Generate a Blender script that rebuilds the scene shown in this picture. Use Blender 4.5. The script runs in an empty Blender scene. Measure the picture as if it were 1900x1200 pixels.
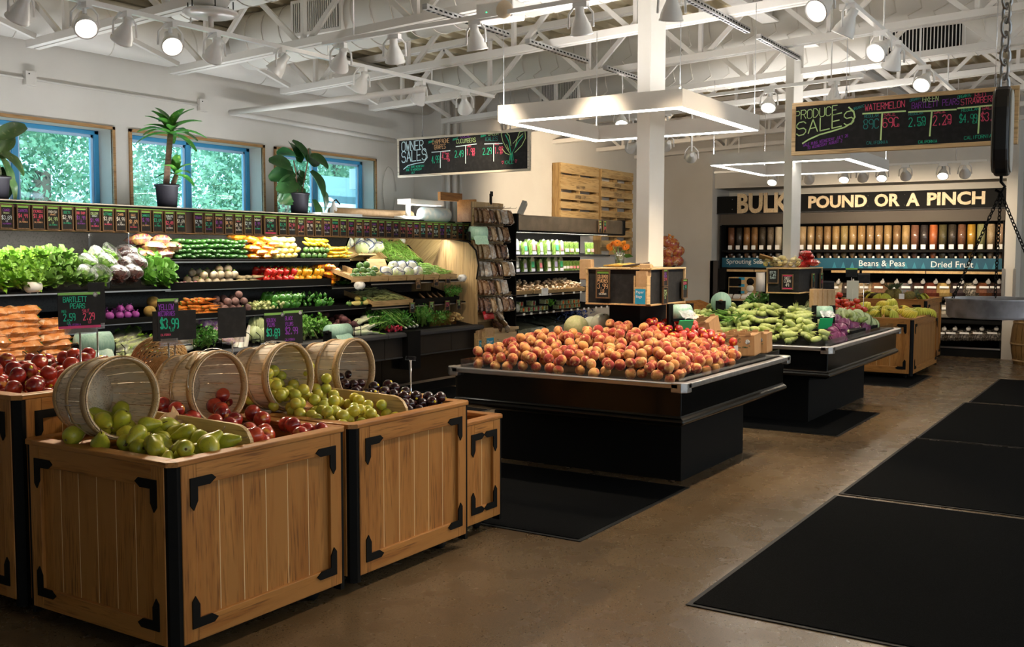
import bpy, math, random
from mathutils import Vector as V, Matrix as MX
SC = bpy.context.scene; COL = SC.collection
PI = math.pi

# ---------------------------------------------------------------- camera
CAM_H = 1.55; FPX = 1881.0; YAW = 0.56903; PITCH = -0.067916; ROLL = 0.0010534
_f = V((math.cos(PITCH)*math.cos(YAW), math.cos(PITCH)*math.sin(YAW), math.sin(PITCH)))
_r = V((math.sin(YAW), -math.cos(YAW), 0)); _u = _r.cross(_f)
_r2 = math.cos(ROLL)*_r + math.sin(ROLL)*_u; _u2 = _r2.cross(_f)
cam = bpy.data.cameras.new('camera'); camo = bpy.data.objects.new('camera', cam); COL.objects.link(camo)
cam.sensor_width = 36; cam.lens = FPX*36/1900; cam.clip_start = 0.05; cam.clip_end = 200
camo.matrix_world = MX(((_r2.x, _u2.x, -_f.x, 0), (_r2.y, _u2.y, -_f.y, 0), (_r2.z, _u2.z, -_f.z, CAM_H), (0, 0, 0, 1)))
SC.camera = camo
def at(px, py, X=None, Y=None, Z=None):
    """a point of the photograph (1900 x 1200) on the plane x=X, y=Y or z=Z"""
    d = _f + _r2*((px-950)/FPX) - _u2*((py-600)/FPX)
    t = (Z-CAM_H)/d.z if Z is not None else (X/d.x if X is not None else Y/d.y)
    return V((0, 0, CAM_H)) + d*t
def wx(px, Y, py=500): return at(px, py, Y=Y).x
def wy(px, X, py=500): return at(px, py, X=X).y

# ---------------------------------------------------------------- world, sun, exposure
W = bpy.data.worlds.new('sky'); SC.world = W; W.use_nodes = True
_bg = W.node_tree.nodes['Background']; _bg.inputs[0].default_value = (0.72, 0.88, 1.0, 1); _bg.inputs[1].default_value = 3.2
SC.view_settings.view_transform = 'Standard'; SC.view_settings.look = 'None'
SC.view_settings.gamma = 1.0; SC.view_settings.use_curve_mapping = False; SC.view_settings.exposure = 0.36
def lamp(name, kind, loc, energy, color=(1, 1, 1), aim=None, size=None, size_y=None, spot=None, blend=0.6, radius=0.04, parent=None):
    L = bpy.data.lights.new(name, kind); L.energy = energy; L.color = color
    if kind == 'AREA':
        L.shape = 'RECTANGLE'; L.size = size; L.size_y = size_y or size
    elif kind == 'SPOT':
        L.spot_size = spot; L.spot_blend = blend; L.shadow_soft_size = radius
    elif kind == 'SUN': L.angle = 0.02
    o = bpy.data.objects.new(name, L); COL.objects.link(o); o.location = loc
    if aim is not None: o.rotation_euler = (V(aim)-V(loc)).to_track_quat('-Z', 'Y').to_euler()
    if parent: o.parent = parent; o.location = V(loc)-parent.location
    return o
lamp('sun', 'SUN', (4, -12, 20), 8.0, (1, 0.95, 0.85), aim=(12, 18, 2))
WARM = (1.0, 0.80, 0.56); NEUT = (1.0, 0.92, 0.82)

# ---------------------------------------------------------------- mesh building
class MB:
    def __init__(s): s.v = []; s.f = []; s.s = []; s.m = []; s.mi = 0
    def add(s, vs, fs, smooth=False):
        b = len(s.v); s.v += [V(p) for p in vs]
        for f in fs: s.f.append([b+i for i in f]); s.s.append(smooth); s.m.append(s.mi)
        return s
    def box(s, x0, y0, z0, x1, y1, z1):
        vs = [(x, y, z) for z in (z0, z1) for y in (y0, y1) for x in (x0, x1)]
        return s.add(vs, [(0, 2, 3, 1), (4, 5, 7, 6), (0, 1, 5, 4), (2, 6, 7, 3), (0, 4, 6, 2), (1, 3, 7, 5)])
    def obox(s, mat, sx, sy, sz):
        vs = [mat @ V((x*sx/2, y*sy/2, z*sz/2)) for z in (-1, 1) for y in (-1, 1) for x in (-1, 1)]
        return s.add(vs, [(0, 2, 3, 1), (4, 5, 7, 6), (0, 1, 5, 4), (2, 6, 7, 3), (0, 4, 6, 2), (1, 3, 7, 5)])
    def bar(s, p0, p1, w, h=None, up=(0, 0, 1)):
        p0 = V(p0); p1 = V(p1); h = h or w; d = (p1-p0)
        L = d.length; d.normalize(); up = V(up)
        if abs(d.dot(up)) > .99: up = V((1, 0, 0))
        r = d.cross(up).normalized(); u = r.cross(d)
        vs = [p+r*a*w/2+u*b*h/2 for p in (p0, p1) for b in (-1, 1) for a in (-1, 1)]
        return s.add(vs, [(0, 2, 3, 1), (4, 5, 7, 6), (0, 1, 5, 4), (2, 6, 7, 3), (0, 4, 6, 2), (1, 3, 7, 5)])
    def tube(s, pts, r, n=8, cap=True, closed=False, flat=1.0):
        pts = [V(p) for p in pts]; rs = r if isinstance(r, (list, tuple)) else [r]*len(pts)
        N = len(pts); vs = []; pu = None
        for i, p in enumerate(pts):
            a = pts[(i-1) % N] if (closed or i > 0) else p
            b = pts[(i+1) % N] if (closed or i < N-1) else p
            d = (b-a)
            d = d.normalized() if d.length > 1e-9 else V((0, 0, 1))
            if pu is None: pu = V((0, 0, 1)) if abs(d.z) < .9 else V((1, 0, 0))
            rt = d.cross(pu)
            if rt.length < 1e-6: rt = d.orthogonal()
            rt.normalize(); pu = rt.cross(d)
            for k in range(n):
                t = 2*PI*k/n; vs.append(p + rt*math.cos(t)*rs[i] + pu*math.sin(t)*rs[i]*flat)
        fs = []
        for i in range(N if closed else N-1):
            j = (i+1) % N
            for k in range(n): fs.append((i*n+k, i*n+(k+1) % n, j*n+(k+1) % n, j*n+k))
        if cap and not closed: fs += [tuple(range(n-1, -1, -1)), tuple((N-1)*n+k for k in range(n))]
        return s.add(vs, fs, True)
    def cyl(s, p0, p1, r, n=16, r1=None): return s.tube([p0, p1], [r, r if r1 is None else r1], n)
    def lathe(s, prof, n=16, mat=None, fn=None):
        """profile [(r, z)] turned about z; fn bends each point"""
        vs = []
        for r, z in prof:
            for k in range(n):
                t = 2*PI*k/n; p = V((r*math.cos(t), r*math.sin(t), z))
                if fn: p = fn(p, t)
                vs.append(mat @ p if mat else p)
        fs = [(i*n+k, i*n+(k+1) % n, (i+1)*n+(k+1) % n, (i+1)*n+k) for i in range(len(prof)-1) for k in range(n)]
        if prof[0][0] > 1e-5: fs.append(tuple(range(n-1, -1, -1)))
        if prof[-1][0] > 1e-5: fs.append(tuple((len(prof)-1)*n+k for k in range(n)))
        return s.add(vs, fs, True)
    def prism(s, poly, h, mat=None):
        """polygon in local xy extruded along local z by h"""
        n = len(poly); mat = mat or MX()
        vs = [mat @ V((x, y, 0)) for x, y in poly] + [mat @ V((x, y, h)) for x, y in poly]
        return s.add(vs, [tuple(range(n-1, -1, -1)), tuple(range(n, 2*n))] + [(i, (i+1) % n, n+(i+1) % n, n+i) for i in range(n)])
    def quad(s, a, b, c, d, smooth=False): return s.add([a, b, c, d], [(0, 1, 2, 3)], smooth)
    def join(s, o, mat=None):
        return s._j(o, mat or MX())
    def _j(s, o, mat):
        b = len(s.v); s.v += [mat @ p for p in o.v]
        s.f += [[b+i for i in f] for f in o.f]; s.s += o.s; s.m += [s.mi]*len(o.f); return s
    def mesh(s, name, mats, off=V((0, 0, 0))):
        me = bpy.data.meshes.new(name); me.from_pydata([tuple(p-off) for p in s.v], [], s.f)
        me.polygons.foreach_set('use_smooth', s.s)
        for m in (mats if isinstance(mats, (list, tuple)) else [mats]): me.materials.append(m)
        me.polygons.foreach_set('material_index', s.m); me.update(); return me
    def obj(s, name, mats, parent=None, loc=None, bevel=0):
        """one mesh object; vertices are given in world space unless loc is given"""
        if loc is None:
            if parent: loc = wloc(parent)
            else:
                xs = [p.x for p in s.v]; ys = [p.y for p in s.v]; zs = [p.z for p in s.v]
                loc = V(((min(xs)+max(xs))/2, (min(ys)+max(ys))/2, min(zs)))
            me = s.mesh(name, mats, loc)
        else: me = s.mesh(name, mats)
        o = bpy.data.objects.new(name, me); COL.objects.link(o)
        if parent: o.parent = parent
        else: o.location = loc
        if bevel:
            b = o.modifiers.new('bevel', 'BEVEL'); b.width = bevel; b.segments = 2; b.limit_method = 'ANGLE'
        return o
def wloc(o):
    p = V(o.location)
    while o.parent: o = o.parent; p += V(o.location)
    return p
def tag(o, label, cat, group=None, kind=None):
    o['label'] = label; o['category'] = cat
    if group: o['group'] = group
    if kind: o['kind'] = kind
    return o
def thing(name, label, cat, loc=(0, 0, 0), group=None):
    o = bpy.data.objects.new(name, None); o.empty_display_size = .1; COL.objects.link(o); o.location = loc
    return tag(o, label, cat, group)
def struct(name, mb, mat, **k):
    o = mb.obj(name, mat, **k); o['kind'] = 'structure'; return o
def dup(root, loc=None, rot=None, scale=None, label=None, group=None):
    r = root.copy(); COL.objects.link(r)
    if loc is not None: r.location = loc
    if rot is not None: r.rotation_euler = rot
    if scale is not None: r.scale = (scale,)*3 if isinstance(scale, (int, float)) else scale
    if label: r['label'] = label
    if group: r['group'] = group
    for ch in list(root.children):
        c = ch.copy(); COL.objects.link(c); c.parent = r
        for g in list(ch.children):
            d = g.copy(); COL.objects.link(d); d.parent = c
    return r
ORD = ['first', 'second', 'third', 'fourth', 'fifth', 'sixth', 'seventh', 'eighth', 'ninth', 'tenth', 'eleventh', 'twelfth', 'thirteenth',
       'fourteenth', 'fifteenth', 'sixteenth', 'seventeenth', 'eighteenth', 'nineteenth', 'twentieth']
def ordn(i):
    if i < 20: return ORD[i]
    t = ['twenty', 'thirty', 'forty', 'fifty'][(i+1)//10-2]; u = (i+1) % 10
    return t+'-'+ORD[u-1] if u else {'twenty': 'twentieth', 'thirty': 'thirtieth', 'forty': 'fortieth', 'fifty': 'fiftieth'}[t]
def rotm(x=0, y=0, z=0): return MX.Rotation(z, 4, 'Z') @ MX.Rotation(y, 4, 'Y') @ MX.Rotation(x, 4, 'X')
def T(x, y, z): return MX.Translation((x, y, z))
def frame(o, u, v):
    """matrix with local x along u, local y along v at o"""
    u = V(u).normalized(); v = V(v).normalized(); w = u.cross(v)
    return MX(((u.x, v.x, w.x, o[0]), (u.y, v.y, w.y, o[1]), (u.z, v.z, w.z, o[2]), (0, 0, 0, 1)))

# ---------------------------------------------------------------- chalk writing: single-stroke letters
GL = dict(A="002640|1232", B="00063645443303|3342413000", C="4536160501103041", D="00062644422000", E="40000646|0333", F="000646|0333",
 G="45361605011030414323", H="0006|4046|0343", I="2026", J="4641301001", K="0006|460340", L="060040", M="0006234640", N="00064046",
 O="103041453616050110", P="00063645443303", Q="103041453616050110|2240", R="00063645443303|2340", S="453616050413334241301001", T="2026|0646",
 U="060110304146", V="062046", W="0610243046", X="0046|0640", Y="062346|2320", Z="06460040")
GL.update({'0': "103041453616050110", '1': "152620", '2': "05163645440040", '3': "051636454433|334241301001", '4': "30360242", '5': "460603334241301001",
 '6': "453616050110304142331302", '7': "064610", '8': "1333453616051302011030414233", '9': "304145361605041343", '$': "453616050413334241301001|2720",
 '.': "2021", '/': "0046", '-': "1333", '<': "200405162436454420", "'": "2624", '%': "35241333"})
def chalk(mb, text, o, u, v, h, wf=.62, t=None, jit=0.0, seed=1):
    """write text from point o along u, up v, with letter height h; returns the width"""
    o = V(o); u = V(u).normalized(); v = V(v).normalized(); n = u.cross(v); t = t or h*.13
    rg = random.Random(seed+len(text)); cw = h*wf; x = 0
    for ch in text.upper():
        if ch != ' ' and ch in GL:
            j = rg.uniform(-jit, jit)*h
            for st in GL[ch].split('|'):
                pts = [(int(st[i])/4*cw*.78, int(st[i+1])/6*h+j) for i in range(0, len(st), 2)]
                for a, b in zip(pts, pts[1:]):
                    pa = o+u*(x+a[0])+v*a[1]; pb = o+u*(x+b[0])+v*b[1]; d = (pb-pa)
                    if d.length < 1e-6: continue
                    d.normalize(); q = n.cross(d)*t/2; e = d*t*.3
                    mb.quad(pa-e-q, pb+e-q, pb+e+q, pa-e+q)
        x += cw
    return x
def ribbon(mb, pts, n, t):
    pts = [V(p) for p in pts]; n = V(n)
    for a, b in zip(pts, pts[1:]):
        d = (b-a).normalized(); q = n.cross(d)*t/2; mb.quad(a-d*t*.3-q, b+d*t*.3-q, b+d*t*.3+q, a-d*t*.3+q)
def type_mesh(text, size, mat, name, extrude=0.0, bold=0.0, align='LEFT'):
    """printed or cut-out lettering (local x right, y up)"""
    cu = bpy.data.curves.new(name, 'FONT'); cu.body = text; cu.size = size; cu.extrude = extrude; cu.offset = bold; cu.align_x = align
    cu.resolution_u = 3
    o = bpy.data.objects.new(name, cu); COL.objects.link(o)
    dg = bpy.context.evaluated_depsgraph_get(); me = bpy.data.meshes.new_from_object(o.evaluated_get(dg)); bpy.data.objects.remove(o)
    me.name = name; me.materials.clear(); me.materials.append(mat); return me
def lettering(text, size, mat, mtx, parent, name='lettering', **k):
    me = type_mesh(text, size, mat, name, **k); me.transform(mtx); o = bpy.data.objects.new(name, me); COL.objects.link(o)
    me.transform(MX.Translation(-wloc(parent))); o.parent = parent; return o
# ---------------------------------------------------------------- materials (all procedural)
def new_mat(name):
    m = bpy.data.materials.new(name); m.use_nodes = True; nt = m.node_tree
    return m, nt, nt.nodes['Principled BSDF']
def mixc(nt, fac, a, b, blend='MIX'):
    n = nt.nodes.new('ShaderNodeMix'); n.data_type = 'RGBA'; n.blend_type = blend
    for s, v in ((n.inputs[0], fac), (n.inputs[6], a), (n.inputs[7], b)):
        if hasattr(v, 'is_linked') or hasattr(v, 'links'): nt.links.new(v, s)
        elif isinstance(v, (int, float)): s.default_value = v
        else: s.default_value = (*v[:3], 1)
    return n.outputs[2]
def noise(nt, scale, detail=3, coord='Object', stretch=(1, 1, 1), rough=.5, dist=0):
    tc = nt.nodes.new('ShaderNodeTexCoord'); mp = nt.nodes.new('ShaderNodeMapping'); n = nt.nodes.new('ShaderNodeTexNoise')
    mp.inputs['Scale'].default_value = stretch; n.inputs['Scale'].default_value = scale; n.inputs['Detail'].default_value = detail
    n.inputs['Roughness'].default_value = rough; n.inputs['Distortion'].default_value = dist
    nt.links.new(tc.outputs[coord], mp.inputs[0]); nt.links.new(mp.outputs[0], n.inputs[0]); return n.outputs[0]
def ramp(nt, src, a, b):
    r = nt.nodes.new('ShaderNodeMapRange'); r.inputs[1].default_value = a; r.inputs[2].default_value = b; nt.links.new(src, r.inputs[0]); return r.outputs[0]
def rnd(nt): return nt.nodes.new('ShaderNodeObjectInfo').outputs['Random']
def bumped(nt, b, src, strength, dist=.005):
    n = nt.nodes.new('ShaderNodeBump'); n.inputs['Strength'].default_value = strength; n.inputs['Distance'].default_value = dist
    nt.links.new(src, n.inputs['Height']); nt.links.new(n.outputs[0], b.inputs['Normal'])
MATS = {}
def M(name, col, rough=.5, metal=0, spec=.5, n=None, vary=None, bump=None, emit=0, coat=0, trans=0, sss=0):
    """n=(scale, colour2, lo, hi[, stretch]); vary=colour2 mixed per object; bump=(scale, strength)"""
    if name in MATS: return MATS[name]
    m, nt, b = new_mat(name); c = col
    if vary: c = mixc(nt, rnd(nt), col, vary)
    if n: c = mixc(nt, ramp(nt, noise(nt, n[0], 4, stretch=n[4] if len(n) > 4 else (1, 1, 1)), n[2], n[3]), c, n[1])
    if hasattr(c, 'links') or hasattr(c, 'is_linked'): nt.links.new(c, b.inputs['Base Color'])
    else: b.inputs['Base Color'].default_value = (*c, 1)
    b.inputs['Roughness'].default_value = rough; b.inputs['Metallic'].default_value = metal; b.inputs['Specular IOR Level'].default_value = spec
    b.inputs['Coat Weight'].default_value = coat; b.inputs['Coat Roughness'].default_value = .1
    if sss: b.inputs['Subsurface Weight'].default_value = sss; b.inputs['Subsurface Radius'].default_value = (.02, .01, .005)
    if bump: bumped(nt, b, noise(nt, bump[0], 3), bump[1])
    if emit: b.inputs['Emission Color'].default_value = (*col, 1); b.inputs['Emission Strength'].default_value = emit
    MATS[name] = m; return m
def clear(name, tint=(1, 1, 1), gloss=.12, rough=.05, bump=None):
    """thin clear plastic or glass: mostly see-through with a reflection"""
    if name in MATS: return MATS[name]
    m, nt, b = new_mat(name); nt.nodes.remove(b); out = nt.nodes['Material Output']
    t = nt.nodes.new('ShaderNodeBsdfTransparent'); t.inputs[0].default_value = (*tint, 1)
    g = nt.nodes.new('ShaderNodeBsdfGlossy'); g.inputs['Roughness'].default_value = rough
    lw = nt.nodes.new('ShaderNodeLayerWeight'); lw.inputs[0].default_value = .25
    mr = nt.nodes.new('ShaderNodeMapRange'); mr.inputs[3].default_value = gloss; mr.inputs[4].default_value = min(1, gloss+.5)
    nt.links.new(lw.outputs['Fresnel'], mr.inputs[0])
    mx = nt.nodes.new('ShaderNodeMixShader'); nt.links.new(mr.outputs[0], mx.inputs[0]); nt.links.new(t.outputs[0], mx.inputs[1]); nt.links.new(g.outputs[0], mx.inputs[2])
    nt.links.new(mx.outputs[0], out.inputs[0])
    if bump:
        bp = nt.nodes.new('ShaderNodeBump'); bp.inputs['Strength'].default_value = bump[1]; bp.inputs['Distance'].default_value = .01
        nt.links.new(noise(nt, bump[0], 2), bp.inputs['Height']); nt.links.new(bp.outputs[0], g.inputs['Normal']); nt.links.new(bp.outputs[0], lw.inputs['Normal'])
    MATS[name] = m; return m
def wood(name, c1, c2, axis=2, scale=14, rough=.45, spec=.4, contrast=(.35, .65)):
    """wood grain running along the given axis of the object"""
    if name in MATS: return MATS[name]
    m, nt, b = new_mat(name); st = [1, 1, 1]; st[axis] = .06
    a = noise(nt, scale, 5, stretch=st, dist=.8); f = noise(nt, scale*9, 2, stretch=st)
    st2 = [.35, .35, .35]; st2[axis] = .05
    w = noise(nt, scale, 2, stretch=st2, dist=2.5)
    c = mixc(nt, ramp(nt, a, *contrast), c1, c2); c = mixc(nt, ramp(nt, f, .5, .72), c, tuple(x*.55 for x in c2)); c = mixc(nt, ramp(nt, w, .48, .62), c, tuple(x*.82 for x in c1))
    nt.links.new(c, b.inputs['Base Color']); b.inputs['Roughness'].default_value = rough; b.inputs['Specular IOR Level'].default_value = spec
    bumped(nt, b, f, .15, .002); MATS[name] = m; return m
def fruit(name, base, blush, lo, hi, rough=.4, vary=None, spec=.5, coat=0, scale=18, fuzz=0, n3=None):
    """skin with a blush that runs over part of each fruit and differs from fruit to fruit"""
    if name in MATS: return MATS[name]
    m, nt, b = new_mat(name)
    tc = nt.nodes.new('ShaderNodeTexCoord'); oi = nt.nodes.new('ShaderNodeObjectInfo'); ad = nt.nodes.new('ShaderNodeVectorMath'); ad.operation = 'MULTIPLY_ADD'
    cb = nt.nodes.new('ShaderNodeCombineXYZ')
    for k in range(3): nt.links.new(oi.outputs['Random'], cb.inputs[k])
    ad.inputs[1].default_value = (1, 1, 1)
    sc = nt.nodes.new('ShaderNodeVectorMath'); sc.operation = 'SCALE'; sc.inputs['Scale'].default_value = 13.7
    nt.links.new(cb.outputs[0], sc.inputs[0]); nt.links.new(tc.outputs['Object'], ad.inputs[0]); nt.links.new(sc.outputs[0], ad.inputs[2])
    nz = nt.nodes.new('ShaderNodeTexNoise'); nz.inputs['Scale'].default_value = scale; nz.inputs['Detail'].default_value = 3; nt.links.new(ad.outputs[0], nz.inputs[0])
    c = base
    if vary: c = mixc(nt, oi.outputs['Random'], base, vary)
    c = mixc(nt, ramp(nt, nz.outputs[0], lo, hi), c, blush)
    if n3:
        z3 = nt.nodes.new('ShaderNodeTexNoise'); z3.inputs['Scale'].default_value = n3[0]; nt.links.new(ad.outputs[0], z3.inputs[0])
        c = mixc(nt, ramp(nt, z3.outputs[0], n3[2], n3[3]), c, n3[1])
    nt.links.new(c, b.inputs['Base Color']); b.inputs['Roughness'].default_value = rough; b.inputs['Specular IOR Level'].default_value = spec; b.inputs['Coat Weight'].default_value = coat
    b.inputs['Coat Roughness'].default_value = .08
    if fuzz: b.inputs['Sheen Weight'].default_value = fuzz; b.inputs['Sheen Roughness'].default_value = .4
    MATS[name] = m; return m
OAK1 = (.46, .205, .050); OAK2 = (.32, .125, .025)
oak_v = wood('oak_vertical', OAK1, OAK2, 2); oak_x = wood('oak_lengthwise', OAK1, OAK2, 0); oak_y = wood('oak_crosswise', OAK1, OAK2, 1)
ply = wood('birch_plywood', (.62, .43, .22), (.50, .32, .14), 0, 9); plyv = wood('plywood_upright', (.62, .43, .22), (.50, .32, .14), 2, 7)
splint = wood('basket_splint', (.86, .74, .58), (.68, .52, .35), 2, 20, .6); splint_d = wood('basket_hoop', (.62, .43, .23), (.50, .32, .14), 0, 20, .55)
pallet = wood('pallet_wood', (.60, .42, .20), (.40, .25, .10), 0, 10, .7); palletv = wood('pallet_upright', (.48, .31, .13), (.32, .19, .07), 2, 10, .7)
black = M('black_steel', (.005, .005, .005), .6, 0, .12); blackm = M('matte_black', (.005, .005, .005), .7, 0, .15); blackg = M('black_gloss', (.004, .004, .004), .15, 0, .4)
mat_rug = M('black_carpet', (.005, .0055, .006), 1, 0, .04, n=(260, (.014, .014, .015), .5, .75), bump=(300, .6)); rubber = M('black_rubber', (.006, .006, .006), .6, 0, .3)
white = M('white_paint', (.64, .61, .56), .6, 0, .3, n=(3, (.60, .57, .51), .35, .7)); steelw = M('painted_steel', (.68, .65, .61), .5, 0, .4)
wallm = M('cream_wall', (.63, .60, .55), .85, 0, .25, n=(2.2, (.59, .56, .51), .35, .7), bump=(220, .12))
deckm = M('cream_roof_deck', (.60, .52, .36), .7, n=(4, (.52, .44, .29), .35, .7)); ductm = M('painted_duct', (.66, .63, .58), .6); framew = M('frame_housing', (.60, .57, .54), .7, 0, .2)
lampw = M('white_enamel', (.82, .80, .77), .3, 0, .5, coat=.3); chrome = M('chrome', (.75, .75, .76), .12, 1); alu = M('brushed_aluminium', (.62, .62, .63), .32, 1, n=(40, (.5, .5, .51), .4, .6, (1, .05, 1)))
grey = M('grey_bumper', (.045, .045, .048), .55, 0, .2); dgrey = M('case_liner', (.075, .070, .065), .5, .3, n=(60, (.035, .033, .03), .5, .75)); shelfst = M('shelf_lip_steel', (.55, .54, .52), .3, 1)
canopy = M('stainless_canopy', (.50, .46, .40), .35, 1, n=(5, (.40, .37, .32), .4, .6, (1, .1, 1)))
blue_f = M('blue_window_frame', (.05, .30, .55), .35); trimw = wood('oak_trim', (.45, .26, .11), (.33, .17, .06), 0, 12)
chalkb = M('chalkboard', (.012, .012, .013), .75, 0, .25, n=(25, (.022, .022, .023), .45, .75)); kraft = M('kraft_paper', (.46, .30, .16), .85, n=(30, (.40, .25, .12), .4, .7)); cardboard = M('cardboard', (.42, .235, .10), .8, n=(50, (.36, .19, .08), .4, .7, (1, 1, .2)))
bluec = M('blue_card', (.02, .30, .52), .5); paper = M('white_paper', (.85, .84, .82), .8); pinkc = M('pink_strip', (.55, .02, .13), .5); greenh = M('green_header', (.22, .48, .08), .5)
cW = M('chalk_white', (.82, .82, .78), .9); cG = M('chalk_green', (.02, .50, .30), .9); cP = M('chalk_pink', (.80, .10, .20), .9); cV = M('chalk_violet', (.26, .05, .45), .9); cL = M('chalk_lime', (.55, .78, .35), .9)
cO = M('chalk_orange', (.85, .50, .25), .9); cB = M('chalk_pale_blue', (.62, .80, .85), .9); cT = M('chalk_teal', (.03, .25, .24), .9)
bagroll = M('green_bag_roll', (.36, .56, .46), .35, n=(90, (.28, .48, .38), .45, .6, (1, 1, .1))); acryl = clear('clear_acrylic', (.97, .97, .97), .05); film = clear('clear_film', (.96, .97, .96), .035, .32, (40, .6)); glassm = clear('window_glass', (.70, .91, .98), .05, .02)
led = M('lamp_diffuser', (1.0, .96, .90), .5, emit=10.0); led_up = M('added_uplight_glow', (1.0, .92, .82), .5, emit=16.0); bulb = M('lit_lamp', (1.0, .93, .80), .5, emit=26.0); reflec = M('lamp_reflector', (.55, .53, .50), .25, .8)
stemb = M('brown_stem', (.10, .06, .02), .8); stemg = M('green_stem', (.18, .34, .06), .6); sticker_y = M('yellow_sticker', (.85, .70, .03), .5)
# ================================================================ the room
def floor_mat():
    m, nt, b = new_mat('polished_concrete')
    big = noise(nt, .8, 2, 'Object', dist=.3); mid = noise(nt, 5, 5, 'Object'); fine = noise(nt, 90, 2, 'Object'); peb = noise(nt, 240, 1, 'Object')
    c = mixc(nt, ramp(nt, big, .35, .65), (.125, .080, .040), (.175, .125, .074)); c = mixc(nt, ramp(nt, mid, .40, .85), c, (.105, .062, .027))
    c = mixc(nt, ramp(nt, fine, .56, .72), c, (.05, .030, .014)); c = mixc(nt, ramp(nt, peb, .60, .72), c, (.26, .19, .11))
    nt.links.new(c, b.inputs['Base Color'])
    r = nt.nodes.new('ShaderNodeMapRange'); r.inputs[3].default_value = .16; r.inputs[4].default_value = .38; nt.links.new(mid, r.inputs[0]); nt.links.new(r.outputs[0], b.inputs['Roughness'])
    b.inputs['Specular IOR Level'].default_value = .45; return m
XB, XE, YL, YR = -4.0, 17.3, 8.25, -7.0     # back, far, window wall, right
struct('floor', MB().box(XB-.3, YR-.3, -.2, XE+.3, YL+.4, 0), floor_mat(), loc=V((0, 0, 0)))
# window wall with three openings, then a jog forward and the pallet wall
WIN = [(4.34, 6.0), (6.21, 7.87), (8.07, 9.73)]; ZS, ZH = 1.62, 2.70
w = MB(); xs = [XB] + [x for p in WIN for x in p] + [10.52]
for i in range(0, len(xs), 2): w.box(xs[i], YL, 0, xs[i+1], YL+.3, 4.3)
for a, b in WIN: w.box(a, YL, 0, b, YL+.3, ZS); w.box(a, YL, ZH, b, YL+.3, 4.3)
struct('wall_left', w, wallm); struct('wall_recess', MB().box(10.52, 7.8, 0, 16.5, YL+.3, 4.3), wallm)
w = MB().box(16.5, 6.5, 0, XE+.3, YL+.3, 4.3).box(XE, 1.95, 0, XE+.3, 6.5, 4.3).box(16.62, 1.82, 0, XE+.3, 1.97, 4.3).box(XE, YR, 0, XE+.3, 1.95, 4.3)
w.box(16.62, 1.97, 2.68, XE, 6.5, 4.3)
struct('wall_far', w, wallm)
rw = MB().box(XB, YR-.3, 0, XE+.3, YR, 1.7).box(XB, YR-.3, 3.1, XE+.3, YR, 4.8)
for x in (XB, 0, 4, 8, 12, 16.9): rw.box(x, YR-.3, .4, x+.4, YR, 3.1)  # openings in this unseen wall are added to bring sky light in
struct('wall_right', rw, wallm)
bw = MB()                                              # unseen back wall, left partly open to let sky light in
bw.box(XB-.3, YR, 0, XB, YL+.3, .5).box(XB-.3, YR, 3.0, XB, YL+.3, 4.8)
bw.box(XB-.3, -4.0, .5, XB, 8.3, 3.0)
for y in (-7, -5.5): bw.box(XB-.3, y, .5, XB, y+.3, 3.0)
struct('wall_back', bw, wallm)
struct('trim_1', MB().box(16.44, 6.36, 0, 16.5, 6.5, 1.45).box(16.44, 6.44, 0, 16.62, 6.5, 1.45), M('corner_guard', (.05, .04, .035), .5))
struct('trim_2', MB().box(16.585, 1.80, .6, 16.615, 1.84, 1.35).box(16.585, 1.95, .6, 16.61, 1.99, 1.35), shelfst)
struct('trim_3', MB().box(10.60, 7.78, 0, 10.68, 7.80, 3.6).box(10.76, 7.78, 0, 10.90, 7.80, 3.6), wallm)
# windows: oak casing, blue frame and mullion, two panes
for i, (a, b) in enumerate(WIN):
    t = .028
    tr = MB().box(a-t, YL-.02, ZS, a, YL+.01, ZH+t).box(b, YL-.02, ZS, b+t, YL+.01, ZH+t).box(a-t, YL-.02, ZH, b+t, YL+.01, ZH+t).box(a-t, YL-.05, ZS-.04, b+t, YL+.01, ZS)
    wo = struct('window_%d' % (i+1), tr, trimw)
    y0 = YL+.19; f = MB(); mc = (a+b)/2
    for q in ((a, a+.05), (b-.05, b), (mc-.03, mc+.03)): f.box(q[0], y0, ZS, q[1], y0+.07, ZH)
    f.box(a, y0, ZH-.04, b, y0+.07, ZH).box(a, y0, ZS, b, y0+.07, ZS+.06)
    f.obj('window_frame', blue_f, wo, bevel=.006)
    s = MB()
    for p, q in ((a+.05, mc-.03), (mc+.03, b-.05)):
        for u in ((p, p+.022), (q-.022, q)): s.box(u[0], y0+.02, ZS+.06, u[1], y0+.05, ZH-.04)
        s.box(p, y0+.02, ZH-.065, q, y0+.05, ZH-.04)
    s.obj('sash', M('pale_blue_sash', (.45, .62, .80), .4), wo)
    for p, q in ((a+.072, mc-.052), (mc+.052, b-.072)): MB().box(p, y0+.03, ZS+.06, q, y0+.038, ZH-.065).obj('window_pane', glassm, wo)
# roof deck, falling gently towards the windows
def zdeck(y): return 3.86+.042*(7.8-y)
def zbot(y): return 3.215+.042*(7.8-y)
d = MB(); P = .21; y = YL+.3; prof = []
while y > YR-.3:
    for dy, dz in ((0, 0), (.065, 0), (.09, .055), (.185, .055)): prof.append((y-dy, zdeck(y-dy)+dz))
    y -= P
vs = [(x, p[0], p[1]) for p in prof for x in (XB-.3, XE+.3)]
d.add(vs, [(2*i, 2*i+1, 2*i+3, 2*i+2) for i in range(len(prof)-1)])
vs = [(x, p[0], p[1]+.15) for p in (prof[0], prof[-1]) for x in (XB-.3, XE+.3)]; d.add(vs, [(0, 1, 3, 2)])
struct('ceiling', d, deckm)
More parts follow.
